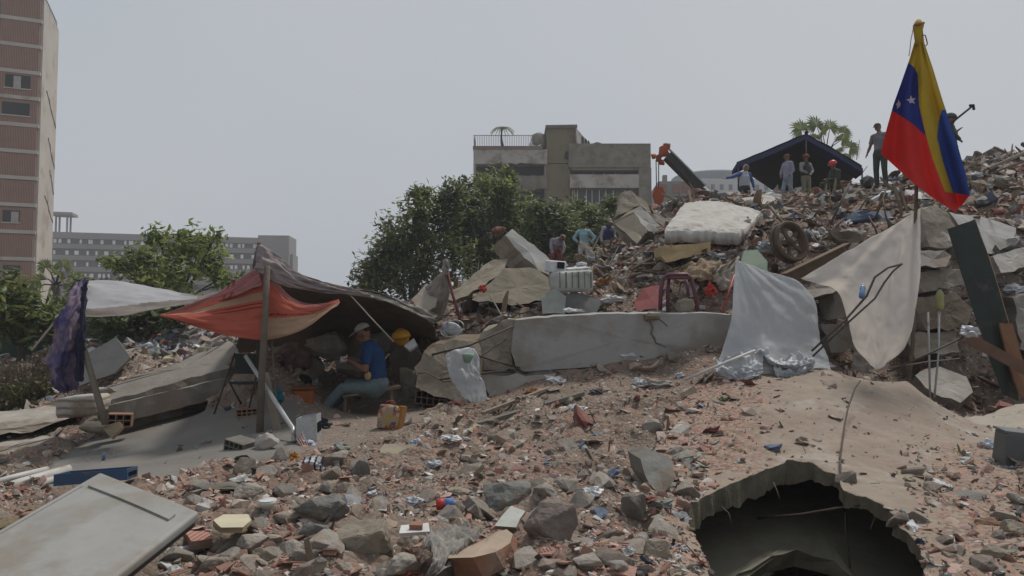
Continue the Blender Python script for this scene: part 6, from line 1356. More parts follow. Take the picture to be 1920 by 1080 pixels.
SL = [([(1780,398,13.9),(1850,408,14.0),(1905,428,13.9),(1898,455,13.6),(1862,476,13.4),(1832,470,13.4)], (0,.6,0), [slab2, conc], 'pale smooth slab face behind the flag tip', .02),
 ([(1722,398,13.5),(1752,385,13.7),(1782,400,13.6),(1800,440,13.4),(1790,462,13.2),(1742,462,13.2)], (0,.6,0), [tanm, conc], 'rough tan block right of the top of the cream sheet', .04),
 ([(1718,475,12.7),(1770,468,12.8),(1785,480,12.8),(1775,500,12.6),(1725,500,12.5)], (0,.7,.02), [conc, concdark], 'grey slab end above the dark gap right of the flagpole', .03),
 ([(1560,548,12.0),(1600,538,12.0),(1620,560,11.9),(1612,592,11.8),(1570,598,11.8)], (0,.6,0), [concdark, conc], 'round-edged grey lump between the two plastic sheets', .04),
 ([(1540,604,11.7),(1600,612,11.6),(1605,650,11.5),(1560,660,11.5)], (0,.5,0), [concdark, concdark], 'dark block low between the two plastic sheets', .04),
 ([(1718,512,12.6),(1800,505,12.7),(1812,535,12.6),(1730,548,12.4)], (0,.8,0), [tanm, conc], 'tan floor slab edge behind the bottle on a stake', .035),
 ([(1712,560,12.3),(1790,548,12.5),(1826,580,12.4),(1815,612,12.2),(1735,620,12.1)], (0,.7,0), [M('brown_wall_face', (.19, .15, .11), (.14, .11, .08), bump=.5), conc], 'brown slab face just above the leaning rods', .035),
 ([(1700,628,12.1),(1790,622,12.2),(1800,660,12.0),(1712,672,11.9)], (0,.7,0), [tanm, concdark], 'tan slab behind the pair of vertical wires', .04),
 ([(1714,702,11.7),(1760,686,11.9),(1812,706,11.8),(1826,735,11.5),(1800,755,11.3),(1750,738,11.4)], (0,.12,-.15), [concpale, conc], 'pale tilted slab low in the dark hollow behind the shell', .03),
 ([(1862,480,13.2),(1925,462,13.4),(1930,500,13.1),(1880,512,12.9)], (0,.5,-.1), [concpale, conc], 'pale slab corner at the right edge above the brown board', .03),
 ([(1900,560,12.6),(1960,540,12.8),(1960,660,12.3),(1915,655,12.2)], (0,.5,0), [conc, concdark], 'grey block at the right edge beside the brown board', .04),
 ([(1500,545,11.9),(1560,520,12.1),(1590,530,12.2),(1560,548,11.9),(1520,560,11.8)], (0,.4,-.08), [conc, concdark], 'grey slab under the left tip of the cream torn sheet', .03),
 ([(1620,410,15.5),(1690,385,16),(1730,392,15.8),(1700,430,15),(1640,440,14.8)], (0,.5,-.15), [tanm, conc], 'olive-tan slab behind the top of the cream torn sheet', .04),
 ([(1790,330,18.5),(1870,318,19),(1960,322,19),(1960,365,17.5),(1880,360,17.6),(1800,368,17.4)], (0,.4,-.2), [concpale, conc], 'broad pale slab on the upper right slope', .05),
 ([(1850,312,19.5),(1960,282,20),(1965,300,19.8),(1870,325,19.2)], (0,.4,-.15), [concpale, conc], 'slab edge rising to the right at the top of the mound', .04),
 ([(1800,372,16.5),(1900,352,17),(1960,356,17),(1960,400,15.5),(1850,398,15.5)], (0,.3,-.18), [M('brown_wall_face', (.19, .15, .11)), conc], 'brownish slab on the slope right of the flag tip', .05),
 ([(1440,392,18),(1500,384,19),(1560,388,19),(1540,402,17.5),(1460,408,17)], (0,.3,-.1), [tanm, conc], 'flat tan slab below the feet of the tent workers', .04),
 ([(1390,372,20),(1440,365,21),(1475,380,20),(1420,392,18.5)], (0,.3,-.1), [concpale, conc], 'sloping grey slab below the pointing man', .03),
 ([(1800,790,9.8),(1870,770,10.2),(1960,742,10.8),(1960,800,9.6),(1860,812,9.2)], (0,.2,-.1), [M('cream_slab', (.33, .29, .24), (.27, .235, .19), scale=2, bump=.3), tanm], 'cream slab at the right edge beyond the bare shell', .03)]
for P, e, mt, lab, jg in SL: facet('broken_slab', P, e, mt, lab, 'concrete slab', jag=jg)
m = MB(); A = W(1740, 586, 11.6); m.tube([A, W(1742, 660, 11.55), W(1744, 750, 11.4)], .016, 6); one('stake', m, greymetal, 'left upright wire stake in the dark hollow behind the shell', 'stake')
m = MB(); m.tube([W(1761, 575, 11.55), W(1760, 660, 11.5), W(1752, 745, 11.3)], .016, 6); one('stake', m, greymetal, 'right upright stake carrying the yellow bottle', 'stake')
bottle(1762, 560, .34, .06, 0, M('yellow_green_bottle', (.30, .29, .12), rough=.3, bump=.1), M('dark_cap', (.08, .08, .07), bump=0), 'yellow-green plastic bottle stuck upright on a stake', d=11.5, up=40.)
bottle(1617, 545, .24, .04, 1.2, M('blue_clear', (.12, .22, .38), rough=.2, bump=.1), clearp, 'small blue plastic bottle on the upper rebar tips', d=10.3, up=.9)
m = MB(); m.tube([W(1668, 696, 10.9), W(1740, 664, 10.9), W(1806, 632, 10.95)], .016, 6); one('rod', m, steel, 'thin rod leaning up to the small white plastic bag', 'rod')
lump(1820, 622, 22, 12, M('thin_white_bag', (.55, .57, .6), (.42, .44, .47), rough=.35, bump=.4), 'bag', 'small white plastic bag tied on the end of a rod', 'bag', 250, d=10.9)
m = MB(); m.tube([W(1664, 690, 10.9), W(1740, 678, 11), W(1800, 672, 11)], .01, 5); one('rod', m, tanm, 'thin horizontal cane crossing the dark hollow', 'rod')
RBS = [([(1522,658,10.1),(1585,600,10.2),(1625,555,10.3),(1640,520,10.4),(1665,502,10.4),(1691,495,10.5)],.016,'upper of two bent rebars crossing in front of the cream sheet'),([(1524,668,10.1),(1590,605,10.2),(1640,560,10.3),(1658,530,10.4),(1675,508,10.4),(1690,496,10.5)],.014,'lower of two bent rebars crossing in front of the cream sheet'),
 ([(1583,905,6.5),(1576,885,6.6),(1576,855,6.9),(1583,800,7.6),(1590,765,7.9),(1603,728,8.4),(1613,714,8.5)],.009,'thin bent rebar standing up from the lip of the big hole'),
 ([(1420,972,6.9),(1500,965,6.6),(1560,955,6.4),(1612,946,6.2)],.012,'rebar crossing inside the dark hole'),([(1585,962,6.6),(1586,1000,6.5),(1594,1065,6.3)],.010,'wire hanging down inside the dark hole')]
RBS += [([(1450,905,6.75),(1456,918,6.7),(1462,936,6.62)],.007,'short rebar stub bent down under the upper left rim of the hole'),([(1655,960,6.1),(1640,972,6.05),(1632,992,6.0)],.007,'short rebar stub hanging from the right rim of the hole'),([(1352,950,6.2),(1366,962,6.15),(1372,985,6.1)],.007,'short rebar stub hanging from the left rim of the hole')]
for P, r_, lab in RBS: m = MB(); m.tube([W(*p) for p in P], r_, 6); one('rebar', m, steel, lab, 'rebar')
m = MB(); m.tube([W(1284, 712, 9.9), W(1350, 684, 9.9), W(1416, 657, 9.95)], [.016, .018, .02], 8); one('white_stick', m, M('white_stick', (.55, .54, .52), bump=.1), 'white stick leaning on the grey plastic sheet', 'stick')
m = MB(); m.bar(W(895, 796, 8.9), W(1092, 738, 9.9), .09, .05); one('long_plank', m, concdark, 'long dark plank on the scree below the beam', 'plank')
m = MB(); m.bar(W(905, 775, 9.3), W(1030, 728, 10.2), .05, .04); one('long_plank', m, tanm, 'short pale batten above the long dark plank', 'plank')
m = MB(); m.bar(W(798, 915, 6.1), W(845, 898, 6.5), .07, .03); one('plank', m, concdark, 'dark short plank end in the centre foreground', 'plank')
m = MB(); m.bar(W(842, 898, 6.4), W(905, 888, 6.6), .07, .03); one('plank', m, woodm, 'tan short plank joined to the dark plank in the centre foreground', 'plank')
facet('flat_block', [(712,842,7.9),(785,840,8.0),(788,858,7.7),(785,868,7.6),(715,866,7.6)], (0, .25, .02), [M('olive_pale_stone', (.27, .24, .17), (.21, .19, .13), bump=.4), tanm], 'pale olive rectangular block at the top of the scree below the tent', 'concrete block', jag=.012)
lump(1357, 752, 10, 10, M('weed', (.11, .15, .07), (.08, .11, .05), bump=.3), 'weed', 'pale green crumpled weed on the brown slope', 'weed', 251)
lump(1235, 722, 40, 10, ragm, 'rag', 'long grey-white rag on the slope below the right of the beam', 'rag', 252)
# grey case
root = empty('plastic_case', W(1900, 870, 7.4), 'dark grey plastic case at the right edge', 'case'); m = MB(); c = W(1912, 843, 7.4); m.box(c, (.38, .25, .33), (R(4), R(6), -.15)); o = m.build('case_body', M('dark_grey_plastic', (.10, .11, .11), (.08, .085, .085), rough=.5, bump=.1), root); bv = o.modifiers.new('b', 'BEVEL'); bv.width = .02; bv.segments = 3
m = MB(); m.box(c + Vector((.015, 0, .175)), (.39, .26, .02), (R(4), R(6), -.15)); m.build('case_lid', M('grey_lid', (.15, .16, .16), bump=0), root)
lump(1892, 882, 12, 9, M('lamp_black', (.04, .045, .05), (.3, .32, .34), scale=14, bump=.3), 'head_torch', 'dark round torch below the grey case', 'torch', 253)
# ------------------------------------------------------------------ blue tent at the top, crane
tb = M('navy_tarp', (.035, .042, .085), (.028, .033, .07), scale=1, bump=.2, rough=.8); tun = M('tarp_underside', (.055, .058, .058), (.042, .044, .046), scale=.8, bump=.2)
D = 27.5
o = cloth([[(1381,304,D),(1450,277,D),(1510,250,D),(1512,251,D),(1560,278,D),(1616,312,D)],[(1384,310,D+.7),(1450,290,D+.8),(1507,270,D+1),(1518,272,D+1),(1560,296,D+.8),(1612,320,D+.6)],
           [(1398,318,D+1.8),(1450,330,D+2),(1500,345,D+2.2),(1525,345,D+2.2),(1560,342,D+2),(1598,335,D+1.8)],[(1412,332,D+2.2),(1455,362,D+2.5),(1500,390,D+2.8),(1530,392,D+2.8),(1555,375,D+2.6),(1580,352,D+2.3)]], 50, 40, .08, 1, .02, 81)
root = empty('blue_tent', W(1500, 385, D + 1), 'navy blue tarp tent pitched on top of the mound', 'tent'); o.build('tarp', tun, root)
m = MB(); P = [W(1381, 306, D - .02), W(1450, 279, D - .02), W(1510, 252, D - .02), W(1560, 280, D - .02), W(1618, 315, D - .02)]
for a, b in zip(P, P[1:]):
    m.add([a, b, b + Vector((0, .6, -.16)), a + Vector((0, .6, -.16)), a + Vector((0, -.02, -.19)), b + Vector((0, -.02, -.19)), b + Vector((0, .6, -.3)), a + Vector((0, .6, -.3))], [(0, 1, 2, 3), (4, 7, 6, 5), (0, 4, 5, 1), (1, 5, 6, 2), (2, 6, 7, 3), (3, 7, 4, 0)])
m.build('tarp_hem', tb, root)
for x, y0, y1 in ((1384, 306, 372), (1616, 315, 350), (1511, 254, 380)): m = MB(); m.tube([W(x, y0, D), W(x + 1, y1, D)], .03, 6); m.build('tent_pole', steel, root)
def crane():
    om = M('crane_orange', (.33, .075, .03), (.24, .06, .03), scale=2, bump=.3); dk = M('crane_dark', (.055, .055, .055), (.04, .04, .04), scale=2, bump=.2); D = 31
    root = empty('crane', W(1330, 385, D), 'dark crane boom with orange head and hook block above the mound', 'crane')
    A, B = W(1356, 396, D + .6), W(1252, 292, D)
    m = MB(); m.bar(A, B, .34, .42); o = m.build('boom', dk, root); m = MB(); m.bar(A + Vector((.02, -.2, .23)), B + Vector((.02, -.2, .23)), .1, .05); m.build('boom_rail', greymetal, root)
    m = MB(); r = random.Random(4)
    for (x, y, s) in ((1244,284,.34),(1234,296,.26),(1250,276,.22),(1226,292,.18),(1240,304,.2)):
        vs, fs = hull(16, s, s * .8, s, r, .7); m.add([W(x, y, D) + Vector(tuple(v)) for v in vs], [tuple(int(q) for q in f) for f in fs])
    m.build('boom_head', om, root)
    for dx in (0, 5): m = MB(); m.tube([W(1230 + dx, 300, D), W(1231 + dx * .8, 352, D)], .022, 5); m.build('cable', steel, root)
    m = MB()
    c = W(1235, 370, D); m.add([c + Vector(v) for v in [(-.16,-.1,.42),(.14,-.1,.42),(.25,-.1,.15),(.14,-.1,-.25),(0,-.1,-.45),(-.14,-.1,-.25),(-.25,-.1,.1)]] + [c + Vector(v) for v in [(-.16,.1,.42),(.14,.1,.42),(.25,.1,.15),(.14,.1,-.25),(0,.1,-.45),(-.14,.1,-.25),(-.25,.1,.1)]], [tuple(range(7))[::-1], tuple(range(7, 14))] + [(i, (i + 1) % 7, 7 + (i + 1) % 7, 7 + i) for i in range(7)])
    m.build('hook_block', om, root); m = MB(); m.tube([c + Vector((0, 0, -.4)), c + Vector((.02, 0, -.55)), c + Vector((.12, 0, -.66)), c + Vector((.2, 0, -.56)), c + Vector((.19, 0, -.48))], .035, 6); m.build('hook', om, root)
crane()
# rods, rebars and beams bristling from the heap top
ROD = [(1554,428,1593,344,.04,'thick grey rod leaning below the red-helmeted worker',steel),(1606,300,1612,262,.03,'slim upright rod right of the blue tent',steel),(1612,330,1626,312,.04,'short bent rod at the foot of the slim upright rod',steel),
 (1640,412,1662,352,.035,'rod in the tangle below the standing man in the cap',steel),(1668,430,1655,372,.03,'second leaning rod in the tangle below the capped man',steel),(1690,392,1675,345,.06,'thick wooden prop in the tangle left of the flag tip',woodm),(1702,400,1688,352,.04,'thin wooden prop beside the thick one',woodm),
 (1600,412,1640,345,.03,'rod crossing the tangle below the tent\'s right end',steel),(1590,372,1660,362,.03,'horizontal rusty pipe in the tangle',steel),(1566,455,1540,418,.035,'rod behind the rusty pulley',steel),(1650,455,1628,405,.035,'rod above the cream torn sheet',steel),
 (1720,430,1742,455,.035,'short rod right of the flagpole',steel),(1395,470,1350,440,.04,'stick at the corner of the old mattress',woodm),(1440,420,1456,398,.05,'stick poking up left of the pulley',woodm),(1466,415,1440,385,.05,'slanting stick above the pulley',woodm),
 (1848,318,1955,272,.09,'long pale timber at the top right edge',tanm),(1855,326,1955,290,.07,'second long timber under the pale one at the top right',woodm),(930,575,905,548,.02,'thin cane on the heap left of the beam',tanm),(945,600,918,552,.02,'second thin cane on the heap left of the beam',tanm),
 (960,552,1010,531,.03,'pale batten below the tilted pale slab',whiteplastic),(1150,568,1078,548,.025,'batten across the top of the dark drawer panel',tanm),(1140,500,1160,462,.02,'thin stick right of the standing men',tanm),(1010,452,1022,478,.02,'grey stick behind the bending worker',greymetal),
 (1180,520,1262,492,.05,'reddish timber above the red panel',M('red_timber', (.22, .13, .10), bump=.3)),(1230,520,1180,545,.04,'brown stick above the red panel',woodm),(1115,530,1205,470,.03,'pale stick by the washing machine',tanm),(1700,350,1720,318,.05,'short post behind the flag',woodm)]
for x0, y0, x1, y1, r_, lab, mt in ROD:
    d = hit(x0, y0 + 3) - .15; m = MB(); A = W(x0, y0, d); B = W(x1, y1, d + .25); k = r_ * .5
    if mt in (woodm, tanm, whiteplastic): m.bar(A, B, r_, r_ * .7)
    else: m.tube([A, A.lerp(B, .5) + Vector((rnd.uniform(-.03, .03), 0, rnd.uniform(-.02, .03))), B], k, 6)
    one('rod' if mt in (steel, greymetal) else 'timber', m, mt, lab, 'rod' if mt in (steel, greymetal) else 'timber')
# more rubbish over the upper heap
UP = [(1480,405,18,9,bluem,'blue plastic lump above the rusty pulley'),(1462,398,18,8,M('yellow_slats',(.24,.2,.12),bump=.3),'ochre slatted lump below the blue tent'),(1540,470,22,12,M('teal_grey_bag',(.13,.15,.15),bump=.4),'teal-grey bag right of the rusty pulley'),
 (1560,430,18,10,whiteplastic,'white bag upper right of the pulley'),(1600,440,26,14,M('beige_white_bag',(.4,.38,.34),(.3,.28,.25),bump=.4),'beige-white sack right of the pulley'),(1615,480,18,10,whiteplastic,'white crumpled paper above the cream sheet'),
 (1590,455,18,12,M('teal_grey_bag',(.13,.15,.15)),'grey-teal sack beside the beige-white sack'),(1512,440,10,14,whiteplastic,'white rag directly right of the pulley rim'),(1640,400,24,13,M('ochre_junk',(.26,.15,.06),(.18,.11,.06),bump=.6),'ochre tangle of broken furniture left of the flagpole'),
 (1660,378,10,8,M('mustard_junk',(.3,.23,.08),bump=.5),'mustard lump in the tangle'),(1680,340,14,10,M('blue_grey_rag',(.15,.17,.22),bump=.4),'blue-grey rag behind the tangle'),(1838,300,16,8,M('pinkish_sack',(.27,.18,.17),bump=.4),'pinkish sack at the top right skyline'),
 (1862,305,12,8,M('teal_grey_bag',(.13,.15,.15)),'dark sack second along the top right skyline'),(1830,330,20,9,whiteplastic,'white bags just below the top right skyline'),(1888,392,14,6,whiteplastic,'white rag on the slope above the right edge'),(1905,410,14,9,clearp,'clear bag near the right edge on the upper slope'),
 (1780,300,0,0,None,''),(1905,545,22,14,whiteplastic,'white foam sheet right of the dark green board'),(1385,455,14,9,M('teal_grey_bag',(.13,.15,.15)),'dark bag just right of the old mattress'),(1420,440,14,10,M('black_bag',(.02,.02,.024)),'black bag between the mattress and pulley'),
 (1300,520,12,8,M('tan_rag',(.27,.19,.13),bump=.4),'tan rag above the purple stool'),(1180,478,18,8,whiteplastic,'white bag beside the tilted beige block'),(1125,468,10,8,whiteplastic,'white cap-like rag right of the bending worker'),(1168,500,16,10,M('brick_brown_lump',(.20,.10,.07),bump=.5),'brick-brown lump right of the washing machine'),
 (1130,530,20,10,M('orange_rag',(.30,.15,.07)),'orange-brown sack against the washing machine'),(1220,500,18,9,M('brick_brown_lump',(.20,.10,.07)),'second brick-brown lump left of the foam block'),(870,585,16,7,whiteplastic,'white carton right of the maroon pole'),(880,600,22,9,M('tan_rag',(.27,.19,.13)),'tan curled sheet right of the maroon pole'),
 (812,612,16,9,M('black_bag',(.02,.02,.024)),'black rag at the right tip of the brown tarp'),(898,612,20,9,tanm,'tan lump over the broken end of the beam'),(825,650,16,6,M('orange_rag',(.30,.15,.07)),'orange-brown rag on top of the cracked tan block'),(850,650,10,7,clearp,'clear cup on top of the cracked tan block'),(1000,560,16,8,M('grey_bag',(.14,.15,.16)),'grey sack right of the pink bag'),
 (1560,388,16,9,M('tan_rag',(.27,.19,.13)),'tan sack under the seated helmeted worker'),(1340,460,18,8,M('tan_rag',(.27,.19,.13)),'tan rag on the foam block'),(1700,470,0,0,None,'')]
for i, (x, y, w_, h_, mt, lab) in enumerate(UP):
    if mt is None: continue
    if mt in (tanm,): bigrock(x, y, w_, h_, mt, lab, 620 + i, cat='boulder')
    else: lump(x, y, w_, h_, mt, 'bag' if 'bag' in lab or 'sack' in lab else 'scrap_heap', lab, 'bag' if 'bag' in lab or 'sack' in lab else 'scrap', 320 + i)
bk = {}
BR = [(1175,455,12,9),(1150,485,14,9),(1205,505,12,8),(1225,470,14,9),(1195,490,10,8),(1240,500,12,8),(1125,505,12,8),(1090,560,14,8),(1165,530,13,9),(1400,500,12,9),(1440,400,12,7),(1500,520,16,9),(1420,455,14,8),(900,590,14,8),(920,575,12,7),(985,545,13,8),(1300,480,10,7),(870,560,14,8),(1760,480,14,9),(1590,520,12,8),(1210,440,14,8)]
for i, (x, y, w_, h_) in enumerate(BR):
    wh, n = where(x, y); bk[wh, i % 3] = bk.get((wh, i % 3), 0) + 1; bigrock(x, y, w_, h_, [orangeb, M('brick_red_stone', (.21, .10, .07), (.15, .08, .06), bump=.5), tanm][i % 3], '%s%s broken masonry lump %s' % (['', 'second ', 'third ', 'fourth '][bk[wh, i % 3] - 1], ['orange', 'brick-red', 'tan'][i % 3], wh), 700 + i, name='masonry_lump', cat='masonry', cut=.6)
CLEAR.append([(188,880),(378,958),(330,1010),(255,1100),(-200,1100),(-150,1050)])
CLEAR.append([(95,870),(265,868),(265,915),(95,920)])
CLEAR += [[(830,1090),(832,1040),(868,1015),(930,990),(960,985),(960,1030),(930,1090)],[(795,1080),(790,1000),(850,980),(910,985),(890,1015),(840,1080)],[(395,1010),(398,965),(475,962),(478,1010)],[(745,1025),(745,980),(808,980),(808,1020)],[(480,970),(482,935),(525,935),(525,970)],[(640,1060),(625,1000),(680,970),(745,1000),(740,1060)],[(545,985),(550,930),(650,930),(655,985)],[(705,890),(708,838),(792,838),(792,885)],[(970,1050),(975,945),(1090,945),(1090,1050)],[(905,960),(908,910),(1002,910),(1002,955)]]
# ------------------------------------------------------------------ people: one continuous remeshed body each, clothing as parts
skin = M('brown_skin', (.19, .095, .06), (.16, .08, .05), rough=.6, bump=.05)
def remesh(mb, vox, name, mats, parent):
    inv = (parent.matrix_basis).inverted()
    me = bpy.data.meshes.new('t'); me.from_pydata([inv @ v for v in mb.v], [], mb.f); t = bpy.data.objects.new('t', me); COL.objects.link(t)
    md = t.modifiers.new('r', 'REMESH'); md.mode = 'VOXEL'; md.voxel_size = vox; md.use_smooth_shade = True
    s = t.modifiers.new('s', 'SMOOTH'); s.factor = .5; s.iterations = 2
    dg = bpy.context.evaluated_depsgraph_get(); dg.update(); me2 = bpy.data.meshes.new_from_object(t.evaluated_get(dg)); bpy.data.objects.remove(t); me2.name = name
    me2.materials.clear(); me2.materials.append(mats); me2.polygons.foreach_set('use_smooth', [True] * len(me2.polygons))
    return link(bpy.data.objects.new(name, me2), parent)
def cap_tube(mb, P, r):
    P = [Vector(p) for p in P]; mb.tube(P, r, 12)
    for p, q in ((P[0], r[0]), (P[-1], r[-1])): mb.ell(p, (q, q, q), None, 12, 8)
STAND = dict(pel=(0,0,.93), spine=(0,0,1.12), chest=(0,.0,1.32), neck=(0,0,1.48), head=(0,-.02,1.62), sl=(-.19,0,1.42), el=(-.25,.03,1.14), hl=(-.26,-.06,.88), sr=(.19,0,1.42), er=(.25,.03,1.14), hr=(.26,-.06,.88), pl=(-.095,0,.92), kl=(-.11,-.02,.5), al=(-.12,.03,.08), pr=(.095,0,.92), kr=(.11,-.02,.5), ar=(.12,.03,.08))
def person(loc, pose, s, rz, label, shirt, trousers, hat=None, hatm=None, sleeve='short', shoe=None, vox=.014, look=0, hair=None, face=(0,-1,0), fl=(0,-1,0), vest=None, fingers=False, held=None):
    J = dict(STAND); J.update(pose); root = empty('person', loc, label, 'person'); Rz = Euler((0, 0, rz)).to_matrix(); L = Vector(loc)
    g = {k: L + Rz @ (Vector(v) * s) for k, v in J.items()}; S = lambda *a: [q * s for q in a]
    fwd = (Rz @ Vector(face)).normalized(); up = (g['head'] - g['neck']).normalized(); side = fwd.cross(up).normalized(); fwd = up.cross(side).normalized()
    Rh = Matrix((side, fwd, up)).transposed(); hp = lambda x, y, z: g['head'] + Rh @ (Vector((x, y, z)) * s)
    b = MB()
    cap_tube(b, [g['pel'], g['spine'], g['chest'], g['chest'].lerp(g['neck'], .6)], S(.145, .125, .15, .11)); cap_tube(b, [g['chest'].lerp(g['neck'], .7), g['neck'], g['head'] - up * .03 * s], S(.07, .055, .052))
    cap_tube(b, [g['sl'], g['chest'].lerp(g['neck'], .45), g['sr']], S(.06, .1, .06))
    hq = Rh.to_euler()
    b.ell(g['head'] + up * .02 * s, S(.076, .095, .115), hq, 16, 12, f=lambda v: Vector((v.x * (1 - .22 * max(0, -v.z)), v.y * (1 - .12 * max(0, -v.z)), v.z)))
    b.tube([hp(0, .085, .03), hp(0, .112, -.015), hp(0, .09, -.025)], S(.011, .017, .012), 8)       # nose
    b.tube([hp(-.02, .082, -.052), hp(0, .09, -.052), hp(.02, .082, -.052)], S(.007, .010, .007), 6); b.tube([hp(-.035, .078, .04), hp(0, .088, .042), hp(.035, .078, .04)], S(.01, .012, .01), 6)  # mouth, brow
    for q in (-1, 1): b.ell(hp(.078 * q, -.005, .0), S(.012, .02, .03), hq, 8, 6)
    b.ell(hp(0, .06, -.075), S(.035, .035, .025), hq, 10, 8)
    for q in 'lr':
        cap_tube(b, [g['s' + q], g['e' + q]], S(.052, .04)); w_ = g['e' + q].lerp(g['h' + q], .88); cap_tube(b, [g['e' + q], g['e' + q].lerp(w_, .35), w_], S(.041, .042, .027))
        dv = (g['h' + q] - g['e' + q]).normalized(); sd = dv.cross(up if abs(dv.dot(up)) < .9 else fwd).normalized(); nn = sd.cross(dv); pc = w_ + dv * .045 * s
        Rp = Matrix((sd, dv, nn)).transposed().to_euler(); b.ell(pc, S(.038, .052, .017), Rp, 10, 8)
        for k, (o_, l_) in enumerate(((-.028, .058), (-.010, .072), (.010, .068), (.027, .052))):
            a0 = pc + dv * .04 * s + sd * o_ * s; cu = nn * (-.35 if k < 2 else -.5); a1 = a0 + (dv + cu * .4).normalized() * l_ * .5 * s; a2 = a1 + (dv + cu * 1.6).normalized() * l_ * .5 * s; b.tube([a0, a1, a2], S(.009, .0085, .007), 7)
        t0 = pc - dv * .015 * s + sd * .033 * s * (-1 if q == 'l' else 1); b.tube([t0, t0 + (dv * .6 + sd * .7 * (-1 if q == 'l' else 1) - nn * .3).normalized() * .035 * s, t0 + (dv * 1.2 + sd * .6 * (-1 if q == 'l' else 1) - nn * .5).normalized() * .058 * s], S(.012, .011, .008), 7)
        cap_tube(b, [g['p' + q], g['k' + q]], S(.082, .058)); cap_tube(b, [g['k' + q], g['k' + q].lerp(g['a' + q], .3), g['a' + q]], S(.056, .054, .038))
        f_ = (Rz @ Vector(fl)).normalized(); b.tube([g['a' + q] - f_ * .04 * s - Vector((0, 0, .03 * s)), g['a' + q] + f_ * .17 * s - Vector((0, 0, .05 * s))], S(.035, .028), 8)
    remesh(b, vox * s, 'body', skin, root)
    v = MB(); e = .017
    cap_tube(v, [g['pel'] + (g['spine'] - g['pel']) * .15, g['pel'].lerp(g['spine'], .5), g['spine'], g['chest'], g['chest'].lerp(g['neck'], .62)], S(.128 + e, .14 + e, .132 + e, .155 + e, .105 + e)); v.tube([g['sl'], g['chest'].lerp(g['neck'], .45), g['sr']], S(.065 + e, .1 + e, .065 + e), 10); 
    for q in 'lr':
        v.ell(g['s' + q], S(.068, .068, .068)); el = g['s' + q].lerp(g['e' + q], .75 if sleeve == 'short' else 1)
        v.tube([g['s' + q], el], S(.064, .062), 10)
        if sleeve == 'long': v.ell(g['e' + q], S(.056, .056, .056)); v.tube([g['e' + q], g['e' + q].lerp(g['h' + q], .82)], S(.056, .044), 10)
    sh = remesh(v, .013 * s, 'shirt', shirt, root)
    if vest:
        v = MB(); cap_tube(v, [g['pel'].lerp(g['spine'], .6), g['chest'], g['chest'].lerp(g['neck'], .5)], S(.155 + e, .17 + e, .13 + e)); remesh(v, .015 * s, 'vest', vest, root)
    v = MB(); cap_tube(v, [g['pel'] + (g['spine'] - g['pel']) * .12, g['pl'].lerp(g['pr'], .5)], S(.155 + e, .15 + e))
    for q in 'lr': cap_tube(v, [g['p' + q], g['p' + q].lerp(g['k' + q], .5), g['k' + q]], S(.102, .088, .076)); v.tube([g['k' + q], g['k' + q].lerp(g['a' + q], .5), g['k' + q].lerp(g['a' + q], .97)], S(.074, .07, .062), 10)
    remesh(v, .014 * s, 'trousers', trousers, root)
    for q in 'lr':
        f_ = (Rz @ Vector(fl)).normalized(); v = MB(); A = g['a' + q]; v.tube([A - f_ * .07 * s - Vector((0, 0, .03 * s)), A - Vector((0, 0, .02 * s)), A + f_ * .1 * s - Vector((0, 0, .045 * s)), A + f_ * .2 * s - Vector((0, 0, .055 * s))], S(.04, .052, .046, .026), 10); v.tube([A - Vector((0, 0, .02 * s)), A + (g['k' + q] - A) * .16], S(.05, .05), 10); remesh(v, .012 * s, 'shoe', shoe or M('dark_boot', (.06, .05, .04), bump=.1), root)
    hm = hair or M('black_hair', (.02, .016, .013), bump=.3)
    v = MB(); v.ell(hp(0, -.018, .045), S(.083, .095, .10), hq, 16, 10, f=lambda q: Vector((q.x, q.y, max(q.z, -.35 if q.y < 0 else .25)))); v.build('hair', hm, root)
    if hat == 'cap':
        v = MB(); v.ell(hp(0, -.008, .065), S(.092, .108, .088), hq, 18, 10, f=lambda q: Vector((q.x, q.y, max(q.z, -.05)))); c = v.build('cap', hatm, root)
        v = MB(); v.ell(hp(0, .12, .062), S(.075, .085, .008), (Rh @ Euler((R(-12), 0, 0)).to_matrix()).to_euler(), 16, 6); v.build('visor', hatm, c)
    elif hat == 'helmet':
        v = MB(); v.ell(hp(0, -.005, .07), S(.115, .14, .115), hq, 18, 12, f=lambda q: Vector((q.x, q.y, max(q.z, -.1)))); c = v.build('hard_hat', hatm, root); v = MB(); v.ell(hp(0, .01, .062), S(.125, .165, .012), hq, 18, 6); v.build('brim', hatm, c)
    elif hat == 'hood':
        v = MB(); v.ell(hp(0, -.02, .04), S(.105, .115, .125), hq, 16, 12, f=lambda q: Vector((q.x, q.y if q.y < .35 else .35, max(q.z, -.9)))); v.build('head_cloth', hatm, root)
    if vox < .0135:
        for q in (-1, 1): v = MB(); v.ell(hp(.03 * q, .083, .015), S(.012, .008, .007), hq, 8, 6); v.build('eye', M('eye_dark', (.03, .025, .02), bump=0), root)
    return root, g
cl = lambda n, c, b=.25: M(n, c, tuple(k * .78 for k in c), scale=9, bump=b, rough=.9)
# seated man eating under the tent, turned to the left
d = 10.1; L0 = W(706, 728, d); L0.z -= .46
